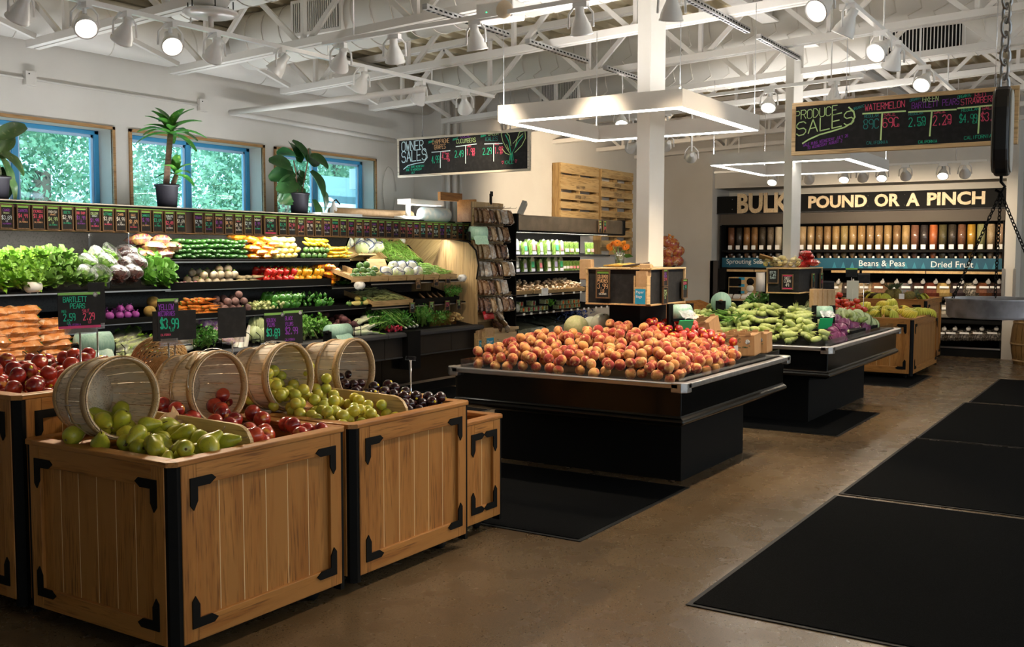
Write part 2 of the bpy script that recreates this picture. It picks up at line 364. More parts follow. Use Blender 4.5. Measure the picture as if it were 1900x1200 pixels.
# open-web joists across the room
def joist(x, idx):
    o = thing('roof_joist', 'white open-web steel roof joist, %s counted from the camera end' % ordn(idx), 'joist', (x, 3.0, zbot(3.0)), 'roof joists'); 
    ye = 7.8; yb = -5.0
    b = MB()
    for s in (-1, 1): b.bar((x+s*.035, ye, zbot(ye)+.03), (x+s*.035, yb, zbot(yb)+.03), .05, .06)
    b.obj('bottom_chord', steelw, o)
    b = MB(); g = .06
    for s in (-1, 1): b.bar((x+s*.035, YL, zdeck(YL)-g), (x+s*.035, yb, zdeck(yb)-g), .05, .06)
    b.obj('top_chord', steelw, o)
    y = ye-.45; b = MB(); k = 0
    while y > yb+.7:
        zb = zbot(y)+.04; b.bar((x, y, zb), (x, y, zdeck(y)-.1), .035, .04)
        for s in (-1, 1): b.bar((x, y+s*.05, zb), (x, y+s*.6, zdeck(y+s*.6)-.1), .03, .042)
        y -= 1.2
    b.obj('web', steelw, o)
JX = [3.55+1.405*k for k in range(10)]
for k, x in enumerate(JX): joist(x, k)
# bridging struts near the window wall
for k in range(len(JX)-5):
    x = JX[k]
    tag(MB().bar((x+.60, 7.66, zbot(7.8)+.27), (x+1.34, 7.66, zbot(7.8)+.07), .035, .04).obj('bridging_strut', steelw), 'slanting white steel bridging strut beside the %s roof joist near the windows' % ordn(k+1), 'strut', 'bridging struts')
# girder and columns
yg = 3.25
gz = zbot(yg)-.02
def column(x0, x1, y0, y1, z0, lab):
    o = thing('column', lab, 'column', ((x0+x1)/2, (y0+y1)/2, z0)); o['kind'] = 'structure'
    MB().box(x0, y0, z0, x1, y1, zdeck(y0)-.02).obj('shaft', white, o, bevel=.006)
    MB().box(x0-.05, y0-.05, zdeck(y0)-.33, x1+.05, y1+.05, zdeck(y0)-.29).obj('cap_plate', steelw, o)
column(6.882, 7.146, 3.2, 3.309, 1.456, 'white boxed column standing through the front peach island')
column(10.295, 10.606, 3.2, 3.288, at(1483, 497, Y=3.05).z+.001, 'white boxed column standing through the corn and cabbage island')
g = MB()
for a, b in ((3.0, 6.88), (7.15, 10.29), (10.61, 16.6)):
    g.box(a, yg-.08, zdeck(yg)-.28, b, yg+.08, zdeck(yg)-.26).box(a, yg-.006, zdeck(yg)-.26, b, yg+.006, zdeck(yg)-.12).box(a, yg-.08, zdeck(yg)-.14, b, yg+.08, zdeck(yg)-.12)
struct('trim_4', g, steelw)
# spiral ducts
def spiral_duct(p0, p1, r, label, pitch=.22):
    p0 = V(p0); p1 = V(p1); o = thing('spiral_duct', label, 'duct', p0, 'spiral ducts'); L = (p1-p0).length
    MB().cyl(p0, p1, r, 28).obj('duct_pipe', ductm, o)
    u = (p1-p0)/L; a = u.orthogonal().normalized(); b = u.cross(a); n = int(L/pitch)
    m = MB()
    for i in range(n):
        c = p0+u*(i+.5)*pitch
        m.tube([c+(a*math.cos(t*PI/12)+b*math.sin(t*PI/12))*(r+.002)+u*pitch*t/24*.6 for t in range(24)], .006, 4, closed=True)
    m.obj('seam', M('duct_seam', (.58, .54, .48), .6), o); return o
def grille(o, c, w, h, n=22):
    c = V(c); f = MB().box(c.x-.03, c.y-w/2-.03, c.z-h/2-.03, c.x+.02, c.y+w/2+.03, c.z+h/2+.03).obj('register_frame', steelw, o)
    MB().box(c.x-.034, c.y-w/2, c.z-h/2, c.x-.031, c.y+w/2, c.z+h/2).obj('register_opening', blackm, f)
    m = MB()
    for i in range(n): yy = c.y-w/2+w*(i+.5)/n; m.box(c.x-.05, yy-.004, c.z-h/2, c.x-.034, yy+.004, c.z+h/2)
    m.obj('louvre', steelw, f)
def zz(y): return .042*(7.8-y)
spiral_duct((3.2, 7.96, 3.555), (10.4, 7.96, 3.555), .24, 'white spiral duct running along the top of the window wall', .9)
o = spiral_duct((7.1, 7.6, 3.60+zz(7.6)), (7.1, -2, 3.56+zz(-2)), .26, 'white spiral duct with a grille crossing above the owner sales board side'); grille(o, (6.85, 6.45, 3.62+zz(6.4)), .55, .26)
o = spiral_duct((11.3, 7.5, 3.56+zz(7.5)), (11.3, -2, 3.56+zz(-2)), .25, 'white spiral duct with two grilles crossing behind the front light frame')
grille(o, (11.06, 6.37, 3.55), .5, .26); grille(o, (11.06, 2.13, 3.71), .75, .26)
spiral_duct((5.7, 6.9, 3.62+zz(6.9)), (5.7, -2, 3.62+zz(-2)), .2, 'narrow white spiral duct crossing the ceiling nearest the camera')
spiral_duct((9.9, 7.4, 3.60+zz(7.4)), (9.9, -2, 3.60+zz(-2)), .2, 'narrow white spiral duct between the two grille ducts')
# pipes, conduit and boxes
tag(MB().tube([(7.3, 8.1, 3.0), (9.95, 8.1, 2.96)], .028, 10).tube([(7.3, 8.1, 3.0), (7.3, 5.6, 3.02)], .028, 10).obj('sprinkler_pipe', steelw), 'white sprinkler pipe along the window wall with one branch into the room', 'pipe')
tag(MB().tube([(XB, YL-.012, 3.04), (7.0, YL-.012, 3.05)], .011, 6).obj('wall_conduit', wallm), 'thin cream conduit running along the window wall above the windows', 'conduit')
for i, (x, nm) in enumerate(((5.19, 'left'), (7.05, 'right'))):
    b = thing('junction_box', 'small cream junction box on the wall conduit, %s one of two' % nm, 'junction box', (x, YL, 2.99), 'junction boxes')
    MB().box(x-.05, YL-.05, 2.99, x+.05, YL, 3.11).obj('housing', wallm, b, bevel=.004); MB().cyl((x-.02, YL-.053, 3.085), (x-.02, YL-.049, 3.085), .006, 8).obj('indicator', blackm, b)
for i, (x, r) in enumerate(((10.58, .022), (10.72, .03), (10.86, .018))):
    tag(MB().cyl((x, 7.74, 1.6), (x, 7.74, 3.7), r, 10).obj('wall_pipe', wallm), 'vertical cream pipe beside the owner sales board, %s from the left' % ORD[i], 'pipe', 'vertical wall pipes')
tag(MB().tube([(10.0+.13*math.cos(t/3), YL-.02, 2.35+.3*math.sin(t/3)) for t in range(19)], .006, 5).obj('cable_loop', white), 'thin white cable looped on the wall right of the third window', 'cable')
# perforated struts
k = 0
for y, segs in ((4.52, ((7.3, 8.35), (8.7, 9.5), (5.9, 7.0))), (2.94, ((6.5, 8.2), (8.45, 9.6)))):
    for a, b in segs:
        z = zbot(y)-.03; o = thing('perforated_strut', 'grey slotted metal strut hung under the joists, %s of five' % ORD[k], 'strut', (a, y, z), 'perforated struts'); k += 1
        MB().box(a, y-.022, z-.02, b, y+.022, z+.02).obj('channel', alu, o)
        m = MB(); x = a+.03
        while x < b-.05: m.box(x, y-.024, z-.006, x+.032, y+.024, z+.006); m.box(x, y-.01, z-.0215, x+.032, y+.01, z-.0195); x += .06
        m.obj('slot', blackm, o)
# round ceiling diffuser and emergency light
o = thing('round_diffuser', 'round white ceiling diffuser plate under its tapered duct drop', 'diffuser', (4.93, 5.65, 3.2))
MB().lathe([(.0, 0), (.14, 0), (.17, .01), (.19, .025), (.185, .035), (0, .035)], 36, T(4.93, 5.65, 3.2)).obj('plate', lampw, o)
MB().lathe([(.11, .07), (.14, .12), (.15, .4), (.15, .55)], 28, T(4.93, 5.65, 3.2)).obj('duct_drop', ductm, o)
MB().cyl((4.93, 5.65, 3.13), (4.93, 5.65, 3.2), .02, 10).obj('sensor', steelw, o)
for t in range(6): MB().cyl((4.93+.16*math.cos(t*PI/3), 5.65+.16*math.sin(t*PI/3), 3.22), (4.93+.16*math.cos(t*PI/3), 5.65+.16*math.sin(t*PI/3), 3.30), .004, 5).obj('hanger_pin', blackm, o)
o = thing('emergency_light', 'white emergency light unit with a lamp head and green indicator', 'emergency light', (5.9, 3.87, 3.14))
MB().box(5.82, 3.72, 3.14, 5.98, 4.02, 3.26).obj('housing', lampw, o, bevel=.01)
MB().cyl((5.80, 3.78, 3.19), (5.84, 3.78, 3.19), .06, 18).obj('lamp_head', M('amber_lens', (.75, .60, .42), .3), o); MB().cyl((5.815, 3.93, 3.19), (5.822, 3.93, 3.19), .005, 8).obj('indicator', M('green_led', (.05, .9, .3), .4, emit=2), o)
# suspended square light frames: the diffuser under each is lit; added uplights brighten the ceiling
def light_frame(x0, x1, y0, y1, z, label):
    o = thing('light_frame', label, 'pendant light', ((x0+x1)/2, (y0+y1)/2, z), 'square light frames'); w = .075; h = .115
    m = MB().box(x0, y0, z, x0+w, y1, z+h).box(x1-w, y0, z, x1, y1, z+h).box(x0+w, y0, z, x1-w, y0+w, z+h).box(x0+w, y1-w, z, x1-w, y1, z+h)
    m.obj('housing', framew, o); e = .008
    for a, b, u, v in (((x0+x1)/2, y0+.04, x1-x0, .05), ((x0+x1)/2, y1-.04, x1-x0, .05), (x0+.04, (y0+y1)/2, .05, y1-y0), (x1-.04, (y0+y1)/2, .05, y1-y0)):
        lamp('added_uplight', 'AREA', (a, b, z+h+.004), 12, (1, .97, .93), aim=(a, b+1e-4, z+2), size=u, size_y=v, parent=o)  # upward lamps added to lift the ceiling, no fitting of their own
    for nm, za, zb in (('diffuser', z-.006, z-.0005),):
        m = MB().box(x0+e, y0+e, za, x0+w-e, y1-e, zb).box(x1-w+e, y0+e, za, x1-e, y1-e, zb).box(x0+w-e, y0+e, za, x1-w+e, y0+w-e, zb).box(x0+w-e, y1-w+e, za, x1-w+e, y1-e, zb)
        m.obj(nm, led_up if nm[0] == 'u' else led, o)
    for a in (x0+.03, x1-.03):
        for b in (y0+.03, y1-.03): MB().cyl((a, b, z+h), (a, b, zbot(b)+.02), .0025, 5).obj('suspension_wire', alu, o)
    MB().cyl((x0+.03, y0+.03, z+h), (x0+.03, y0+.03, z+h+.03), .006, 6).obj('wire_grip', chrome, o)
light_frame(6.14, 7.62, 2.63, 4.05, 2.5, 'square white pendant light frame around the front column above the peaches')
light_frame(10.30, 12.0, 2.63, 4.09, 2.5, 'square white pendant light frame around the far column above the corn island')
light_frame(6.14, 7.62, -2.6, -1.2, 2.5, 'added square white fill light frame over the aisle outside the picture, near one')  # this and the next two unseen frames are added as fill light
light_frame(10.3, 12.0, -2.6, -1.2, 2.5, 'added square white fill light frame over the aisle outside the picture, far one')
light_frame(1.2, 2.7, -2.6, -1.2, 2.5, 'added square white fill light frame over the aisle outside the picture, beside the camera')
# track rails
def rail(p0, p1, label):
    m = MB().bar(p0, p1, .036, .03); p0 = V(p0); p1 = V(p1); n = [(x-p0.x)/(p1.x-p0.x) for x in JX] if abs(p1.x-p0.x) > 1 else [.1, .9]; along = abs(p1.x-p0.x) > 1
    for t in n:
        if 0 <= t <= 1: q = p0+(p1-p0)*t; m.cyl(q, (q.x, q.y, zbot(q.y)+.02 if along else zdeck(q.y)+.01), .006, 6)
    tag(m.obj('track_rail', lampw), label, 'track rail', 'track rails')
TZ = 3.17
rail((3.2, 5.9, TZ), (8.8, 5.86, TZ), 'white lighting track running beside the window side of the room')
rail((5.9, 5.5, TZ), (5.75, 2.3, TZ), 'white lighting track crossing the room nearest the camera')
rail((5.6, 1.74, TZ), (11.0, 1.8, TZ), 'white lighting track running over the right-hand aisle')
rail((10.2, 5.35, TZ), (9.58, 2.35, TZ), 'white lighting track crossing between the two light frames')
rail((14.8, 5.8, 2.80), (14.8, 2.0, 2.80), 'white lighting track in front of the bulk bins wall')
# track heads
def head_meshes():
    b = MB().lathe([(.018, .10), (.028, .10), (.03, .055), (.045, .02), (.066, -.03), (.07, -.06), (.075, -.065), (.075, -.075), (.066, -.075), (.06, -.055), (.0, -.03)], 22)
    st = MB().cyl((0, 0, .10), (0, 0, .155), .02, 10)
    y = MB().tube([(.085, 0, 0), (.08, 0, .09), (.03, 0, .15), (-.03, 0, .15), (-.08, 0, .09), (-.085, 0, 0)], .008, 6)
    ln = MB().lathe([(0, -.066), (.057, -.066)], 20)
    return b.mesh('shade', lampw), y.mesh('yoke', lampw), ln.mesh('lens', bulb), ln.mesh('lens', reflec), st.mesh('adapter', lampw)
HM = head_meshes()
def track_head(p, aim, label, lit=True, watts=60, cone=62, rail_z=TZ, col=WARM):
    """an enamel track head: adapter, yoke and bell shade turned to its aim, with its own lamp"""
    p = V(p); o = thing('track_spotlight', label, 'spotlight', p, 'track spotlights')
    q = (V(aim)-p).to_track_quat('-Z', 'Y').to_matrix().to_4x4()
    def part(nm, me, mtx):
        c = bpy.data.objects.new(nm, me); COL.objects.link(c); c.parent = o; c.matrix_local = mtx; return c
    part('shade', HM[0], q); part('lens', HM[2] if lit else HM[3], q)
    MB().cyl(p+V((0, 0, .06)), (p.x, p.y, rail_z-.01), .014, 8).box(p.x-.02, p.y-.05, rail_z-.05, p.x+.02, p.y+.05, rail_z-.012).obj('adapter', lampw, o)
    part('yoke', HM[1], MX.Rotation(math.atan2(aim[1]-p.y, aim[0]-p.x)+PI/2, 4, 'Z') @ T(0, 0, -.03))
    if watts:
        d = (V(aim)-p).normalized(); lamp('spot', 'SPOT', p+d*.085, watts, col, aim=aim, spot=math.radians(cone), blend=.7, radius=.05, parent=o)
z = 3.03
H1 = [(3.67, (3.6, 7.5, .9), 'aimed at the case'), (4.1, (3.0, 3.7, .9), 'lit, facing the pear crate'), (4.4, (4.6, 7.5, 1.1), 'aimed at the leaf lettuce'), (4.77, (3.6, 3.6, .9), 'lit, facing the plum crate'),
      (5.16, (5.6, 7.5, 1.0), 'hanging straight down'), (5.81, (5.0, 7.5, 1.0), 'turned left towards the case'), (6.78, (7.2, 7.5, 1.0), 'aimed at the squash shelf'), (7.6, (8.0, 7.5, 1.0), 'aimed at the mirror section'), (8.32, (10.2, 7.0, 1.4), 'aimed at the hanging snack bags')]
for i, (x, aim, wd) in enumerate(H1): track_head((x, 5.88, z), aim, 'white spotlight on the window-side track, %s from the left, %s' % (ORD[i], wd), watts=170 if 'lit' in wd else 60)
for i, (x, y, aim) in enumerate(((5.93, 5.35, (7.2, 7.4, 1.0)), (5.9, 4.8, (7.0, 5.4, .2)), (5.85, 4.04, (6.4, 4.0, .9)), (5.8, 3.19, (6.5, 3.3, .9)), (5.75, 2.54, (6.3, 2.9, .8)))):
    track_head((x, y, z), aim, 'white spotlight on the near cross track, %s from the window side' % ORD[i])
for i, (x, aim, wd) in enumerate(((6.19, (2.6, 3.2, .6), 'lit, at the top edge of the picture'), (6.75, (6.9, 2.9, .8), 'turned away to the right'), (7.67, (3.9, 3.2, .4), 'brightly lit'), (8.1, (9.3, 2.9, .8), 'turned away, second of the pair'), (9.25, (6.4, 2.3, .5), 'brightly lit, farthest along'))):
    track_head((x, 1.76, z), aim, 'white spotlight on the right-hand aisle track, %s, %s' % (ORD[i], wd), cone=60, watts=150)
for i, (x, y, aim) in enumerate(((10.14, 5.06, (8.6, 4.3, .5)), (9.77, 3.28, (8.0, 3.0, .6)), (9.636, 2.62, (9.6, 2.7, .8)))):
    track_head((x, y, z), aim, 'white lit spotlight between the two light frames, %s from the left' % ORD[i])
for i, (px, lit) in enumerate(((1434, 1), (1500, 0), (1567, 1), (1600, 0), (1637, 1), (1680, 0), (1750, 1), (1790, 0))):
    q = at(px, 322, X=14.8); track_head((14.8, q.y, 2.665), (13.4, q.y-.1, .9) if lit else (16.8, q.y+.2, 1.65), 'small spotlight above the bulk sign, %s from the left, %s' % (ORD[i], 'lit' if lit else 'turned to the wall'), rail_z=2.80, watts=30 if lit else 90, cone=80)
for i, (px, py, aim) in enumerate(((1174, 272, (12.9, 7.7, 2.3)), (1238, 268, (15.2, 7.7, 2.3)), (1283, 290, (16.5, 7.2, 2.2)))):
    q = at(px, py, X=11.945); track_head((11.945, q.y, q.z), aim, 'small white spotlight aimed at the pallet wall, %s from the left' % ORD[i], False, (150, 90, 25)[i], 100, rail_z=zbot(q.y)+.02)
# ================================================================ mats on the floor
def mat_on_floor(x0, x1, y0, y1, label):
    o = thing('floor_mat', label, 'mat', ((x0+x1)/2, (y0+y1)/2, 0), 'black floor mats'); e = .025
    MB().box(x0, y0, .0005, x1, y1, .005).obj('rubber_border', rubber, o); MB().box(x0+e, y0+e, .004, x1-e, y1-e, .009).obj('carpet', mat_rug, o)
mat_on_floor(4.12, 6.55, -.2, 1.72, 'black floor mat nearest the camera, filling the lower right corner')
mat_on_floor(6.61, 8.97, -.2, 1.71, 'black floor mat second from the camera along the right aisle')
mat_on_floor(9.01, 11.48, -.2, 1.70, 'black floor mat third from the camera along the right aisle')
mat_on_floor(11.55, 13.9, -.2, 1.66, 'black floor mat farthest along the right aisle')
mat_on_floor(4.735, 6.25, 2.59, 4.3, 'black floor mat lying before the front of the peach island')
mat_on_floor(8.72, 10.25, 2.27, 4.3, 'black floor mat lying between the peach and corn islands')
mat_on_floor(12.4, 13.8, 2.42, 4.0, 'black floor mat lying before the banana crate')
mat_on_floor(6.2, 9.6, 5.6, 7.0, 'black floor mat along the foot of the produce case')

# ================================================================ oak crates with black corner irons
def crate_face(o, P, u, L, z0, z1, planks, rail_m, nrm):
    """rails, stiles, grooved panel and brackets of one crate side; P is the lower left corner, u runs along it"""
    F = frame(P, u, (0, 0, 1)); c = .045; s = .07; r = .085; H = z1-z0
    def b(x0, x1, y0, y1, d0, d1, mb): mb.join(MB().box(x0, y0, d0, x1, y1, d1), F)
    for q in ((0, r), (H-r, H)): m = MB(); b(c+s, L-c-s, q[0], q[1], -.03, 0, m); m.obj('rail', rail_m, o, bevel=.003)
    for q in (c, L-c-s): m = MB(); b(q, q+s, 0, H, -.03, 0, m); m.obj('stile', oak_v, o, bevel=.003)
    m = MB(); g = MB(); W_ = L-2*c-2*s; pw = W_/planks
    for i in range(planks):
        b(c+s+i*pw+.0015, c+s+(i+1)*pw-.0015, r, H-r, -.03, -.016, m)
    for i in range(1, planks): b(c+s+i*pw-.0015, c+s+i*pw+.0015, r, H-r, -.03, -.0157, g)
    pn = m.obj('plank_panel', oak_v, o); g.obj('groove', M('pale_groove', (.80, .62, .34), .6), pn)
    a = .125; t = .036
    L_ = [(0, 0), (a-.02, 0), (a, t*.45), (a-.03, t), (t, t), (t, a-.035), (t*.45+.0, a), (0, a-.02)]
    for (cx, cy, mx, my) in ((c+s-t*.9, r-t*.9, 1, 1), (L-c-s+t*.9, r-t*.9, -1, 1), (c+s-t*.9, H-r+t*.9, 1, -1), (L-c-s+t*.9, H-r+t*.9, -1, -1)):
        q = [(cx+mx*x, cy+my*y) for x, y in L_]
        if mx*my < 0: q.reverse()
        MB().prism(q, .006, F @ T(0, 0, -.001)).obj('corner_bracket', black, o)
def crate(x0, x1, y0, y1, h, label, planks=(6, 6), floor_z=None):
    o = thing('oak_crate', label, 'crate', ((x0+x1)/2, (y0+y1)/2, 0), 'oak produce crates'); z0 = .075; z1 = h-.02
    crate_face(o, (x0, y1, z0), (0, -1, 0), y1-y0, z0, z1, planks[0], oak_y, 0)
    crate_face(o, (x0, y0, z0), (1, 0, 0), x1-x0, z0, z1, planks[1], oak_x, 0)
    crate_face(o, (x1, y0, z0), (0, 1, 0), y1-y0, z0, z1, planks[0], oak_y, 0)
    crate_face(o, (x1, y1, z0), (-1, 0, 0), x1-x0, z0, z1, planks[1], oak_x, 0)
    w = .065; e = .004; cc = .03
    for q in ((y0-e, y0+w), (y1-w, y1+e)): MB().box(x0-e+cc, q[0], z1, x1+e-cc, q[1], h).obj('top_cap', oak_x, o, bevel=.004)
    for q in ((x0-e, x0+w), (x1-w, x1+e)): MB().box(q[0], y0+w, z1, q[1], y1-w, h).obj('top_cap', oak_y, o, bevel=.004)
    tp = MB()
    for (a, b2, sx, sy) in ((x0-e, y0-e, 1, 1), (x1+e, y0-e, -1, 1), (x0-e, y1+e, 1, -1), (x1+e, y1+e, -1, -1)):
        q = [(a+sx*cc, b2), (a+sx*cc, b2+sy*(w+e)), (a, b2+sy*(w+e)), (a, b2+sy*cc)]
        if sx*sy < 0: q.reverse()
        MB().prism(q, h-z1, T(0, 0, z1)).obj('cap_corner', oak_y, o)
    for (a, b2, sx, sy) in ((x0, y0, 1, 1), (x1, y0, -1, 1), (x0, y1, 1, -1), (x1, y1, -1, -1)):
        q = [(a+sx*.028, b2+sy*.004), (a+sx*.05, b2+sy*.004), (a+sx*.05, b2+sy*.05), (a+sx*.004, b2+sy*.05), (a+sx*.004, b2+sy*.028)]
        if sx*sy < 0: q.reverse()
        MB().prism(q, z1-.045, T(0, 0, .045)).obj('corner_post', black, o)
        w2 = MB().cyl((a+sx*.12, b2+sy*.10, .033), (a+sx*.12, b2+sy*.13, .033), .033, 16).bar((a+sx*.12, b2+sy*.115, .03), (a+sx*.12, b2+sy*.115, .08), .03); w2.obj('caster', rubber, o)
    MB().box(x0+.05, y0+.05, .05, x1-.05, y1-.05, .09).obj('plinth', blackm, o)
    fz = floor_z or h-.09
    MB().box(x0+.03, y0+.03, fz-.02, x1-.03, y1-.03, fz).obj('inner_floor', oak_x, o)
    return o
crate(2.435, 3.40, 3.05, 3.99, .78, 'oak crate nearest the camera holding pears and red nectarines')
crate(3.435, 4.365, 3.05, 3.99, .78, 'oak crate right of the nearest one, holding yellow and black plums')
crate(4.385, 4.80, 3.12, 3.95, .645, 'low narrow oak crate at the right end of the row with a wicker basket', (6, 2))
crate(2.435, 3.31, 4.03, 5.0, .955, 'tall oak crate at the left edge heaped with shiny red nectarines')
crate(3.34, 3.83, 4.03, 4.75, .955, 'tall narrow oak crate behind the bushel baskets', (5, 3))
crate(13.2, 14.85, 2.55, 3.75, .765, 'oak crate of bananas beyond the corn island', (6, 7))
crate(14.95, 16.1, 2.72, 3.9, .93, 'tall oak crate of pineapples behind the banana crate', (6, 6))
def divider(x, y0, y1, label):
    p = [(y1, .0), (y1, .165)] + [(y1+(y0-y1)*t, .165-.012*t) for t in (.3, .6, .84)] + [(y0+.085+.085*math.cos(a), .068+.085*math.sin(a)) for a in (PI*.55, PI*.65, PI*.75, PI*.88, PI)] + [(y0+.0, 0)]
    p2 = [(y-y0, z) for y, z in p]
    MBo = MB().prism(p2, .018, MX(((0, 0, 1, x-.009), (1, 0, 0, y0), (0, 1, 0, .692), (0, 0, 0, 1))))
    tag(MBo.obj('plywood_divider', wood('divider_plywood', (.62, .44, .22), (.52, .34, .15), 1, 8)), label, 'divider', 'crate dividers')
divider(2.90, 3.12, 3.76, 'curved plywood divider between the pears and the red nectarines'); divider(3.92, 3.12, 3.76, 'curved plywood divider between the yellow and black plums')

# ================================================================ bushel baskets lying on their sides
def basket_proto():
    o = thing('bushel_basket', '', 'basket', (0, 0, 0), 'bushel baskets'); L = .30; r0, r1 = .135, .166; n = 20; st = MB()
    rr = lambda t: r0+(r1-r0)*t+.010*math.sin(PI*t)
    for k in range(n):
        a0 = 2*PI*(k+.03)/n; a1 = 2*PI*(k+.97)/n; vs = []
        for i in range(7):
            t = i/6
            for a in (a0, (a0+a1)/2, a1):
                for d in (0, -.004): r = rr(t)+d; vs.append((r*math.cos(a), r*math.sin(a), L*t))
        fs = []
        for i in range(6):
            b = i*6; c = b+6
            fs += [(b, b+2, c+2, c), (b+2, b+4, c+4, c+2), (b+3, b+1, c+1, c+3), (b+5, b+3, c+3, c+5), (b+1, b, c, c+1), (b+4, b+5, c+5, c+4)]
        fs += [(36, 38, 39, 37), (38, 40, 41, 39)]
        st.add(vs, fs)
    st.lathe([(0, .006), (r0-.002, .006), (r0-.002, .014), (0, .014)], 24); st.obj('stave_wall', splint, o, loc=V((0, 0, 0)))
    for t, w in ((.10, .022), (.52, .02), (.93, .034)):
        r = rr(t)+.003; h = MB(); vs = []; N = 40
        for k in range(N):
            a = 2*PI*k/N
            for rr_, zz_ in ((r, -w/2), (r+.004, -w/2), (r+.004, w/2), (r, w/2)): vs.append((rr_*math.cos(a), rr_*math.sin(a), L*t+zz_))
        h.add(vs, [(k*4+i, ((k+1) % N)*4+i, ((k+1) % N)*4+(i+1) % 4, k*4+(i+1) % 4) for k in range(N) for i in range(4)], True)
        h.obj('hoop', splint_d, o, loc=V((0, 0, 0)))
    h = MB(); N = 40; vs = []; r = r1-.009
    for k in range(N):
        a = 2*PI*k/N
        for rr_, zz_ in ((r, L*.88), (r+.004, L*.88), (r+.005, L*.99), (r+.001, L*.99)): vs.append((rr_*math.cos(a), rr_*math.sin(a), zz_))
    h.add(vs, [(k*4+i, ((k+1) % N)*4+i, ((k+1) % N)*4+(i+1) % 4, k*4+(i+1) % 4) for k in range(N) for i in range(4)], True); h.obj('inner_hoop', splint_d, o, loc=V((0, 0, 0)))
    wl = MB()
    for s in (1, -1):
        x = s*(rr(.7)+.006); wl.tube([(x, -.04, L*.86), (x+s*.004, -.04, L*.55), (x+s*.004, .04, L*.55), (x, .04, L*.86)], .0022, 5)
    wl.obj('wire_ear', chrome, o, loc=V((0, 0, 0)))
    return o
bp = basket_proto()
def place_basket(o, x, y, z, spin, yaw, tilt, label):
    o.location = (x, y, z); o.rotation_euler = (MX.Rotation(yaw, 4, 'Z') @ MX.Rotation(PI/2+tilt, 4, 'X') @ MX.Rotation(spin, 4, 'Z')).to_euler(); o['label'] = label
BK = [(2.635, 3.86, .945, .3, -.06, -.06, 'slatted bushel basket lying on its side, spilling green pears'), (3.17, 3.92, .926, 0.0, .03, -.04, 'slatted bushel basket with a wooden grip on its wire handle, spilling red nectarines'),
      (3.615, 3.92, .926, 1.7, .05, -.06, 'slatted bushel basket lying on its side, spilling yellow plums'), (4.09, 3.92, .918, 2.4, .10, -.04, 'slatted bushel basket at the right end, spilling black plums')]
for i, b in enumerate(BK):
    o = bp if i == 0 else dup(bp, group='bushel baskets'); place_basket(o, *b)
    if i == 1: bk2 = o
h = MB().tube([(.176*math.cos(a), .176*math.sin(a)*1.03, .285-.035*math.sin(a)) for a in [PI*k/18 for k in range(19)]], .0022, 5)
ho = h.obj('bail_handle', chrome, bk2, loc=V((0, 0, 0))); g = MB().cyl((-.155, .105, .26), (-.095, .165, .25), .012, 12); g.obj('grip', splint_d, ho, loc=V((0, 0, 0)))
# risers the baskets lie on
for a, b, nm in ((2.47, 3.37, 'nearest'), (3.47, 4.33, 'second')): tag(MB().box(a, 3.64, .695, b, 3.955, .755).obj('crate_riser', oak_x), 'plank riser inside the %s oak crate under the baskets' % nm, 'riser', 'basket risers')
# crumpled kraft paper at the pear basket
rg = random.Random(5); m = MB(); G = 7
vs = [(2.73+.17*i/(G-1)+rg.uniform(-.008, .008), 3.60-.12*j/(G-1)+rg.uniform(-.008, .008), .775+.11*(1-j/(G-1))*(.4+.6*i/(G-1))+rg.uniform(-.012, .012)) for j in range(G) for i in range(G)]
m.add(vs, [(j*G+i, j*G+i+1, (j+1)*G+i+1, (j+1)*G+i) for j in range(G-1) for i in range(G-1)], True)
po = tag(m.obj('paper_liner', kraft), 'crumpled brown paper liner hanging from the pear basket rim', 'paper'); sd = po.modifiers.new('thickness', 'SOLIDIFY'); sd.thickness = .0015
# wicker baskets
def wicker(name, c, r0, r1, h, mtx, label):
    o = thing(name, label, 'basket', c, 'wicker baskets'); wk = M('wicker', (.55, .36, .15), .6, n=(60, (.40, .24, .08), .4, .7)); m = MB(); n = 26; rows = 11
    for i in range(rows):
        t = i/(rows-1); r = r0+(r1-r0)*math.sin(t*PI/2); z = h*t
        m.tube([mtx @ V(((r+.004*(1 if (k+i) % 2 else -1))*math.cos(2*PI*k/n), (r+.004*(1 if (k+i) % 2 else -1))*math.sin(2*PI*k/n), z)) for k in range(n)], .0052, 5, closed=True)
    m.obj('weave', wk, o, loc=V((0, 0, 0)))
    m = MB()
    for k in range(n): a = 2*PI*k/n; m.tube([mtx @ V(((r0+(r1-r0)*math.sin(t*PI/2))*math.cos(a), (r0+(r1-r0)*math.sin(t*PI/2))*math.sin(a), h*t)) for t in (0, .3, .6, 1)], .0035, 4)
    m.obj('stake', wk, o, loc=V((0, 0, 0))); m = MB()
    for i in range(9): rr_ = r0*(i+.4)/9; m.tube([mtx @ V((rr_*math.cos(2*PI*k/n), rr_*math.sin(2*PI*k/n), .002*((k+i) % 2))) for k in range(n)], .0055, 5, closed=True)
    m.obj('woven_base', wk, o, loc=V((0, 0, 0)))
    m = MB().tube([mtx @ V((r1*math.cos(2*PI*k/30), r1*math.sin(2*PI*k/30), h)) for k in range(30)], .010, 7, closed=True); m.obj('braided_rim', wk, o, loc=V((0, 0, 0)))
    return o
wicker('wicker_basket', (3.36, 4.25, .965), .08, .135, .10, rotm(-1.15, 0, -.45), 'round wicker basket standing on edge behind the bushel baskets')
wicker('wicker_basket', (4.52, 3.55, .60), .09, .14, .10, rotm(-.5, .25, .2), 'wicker basket tilted in the low narrow crate')

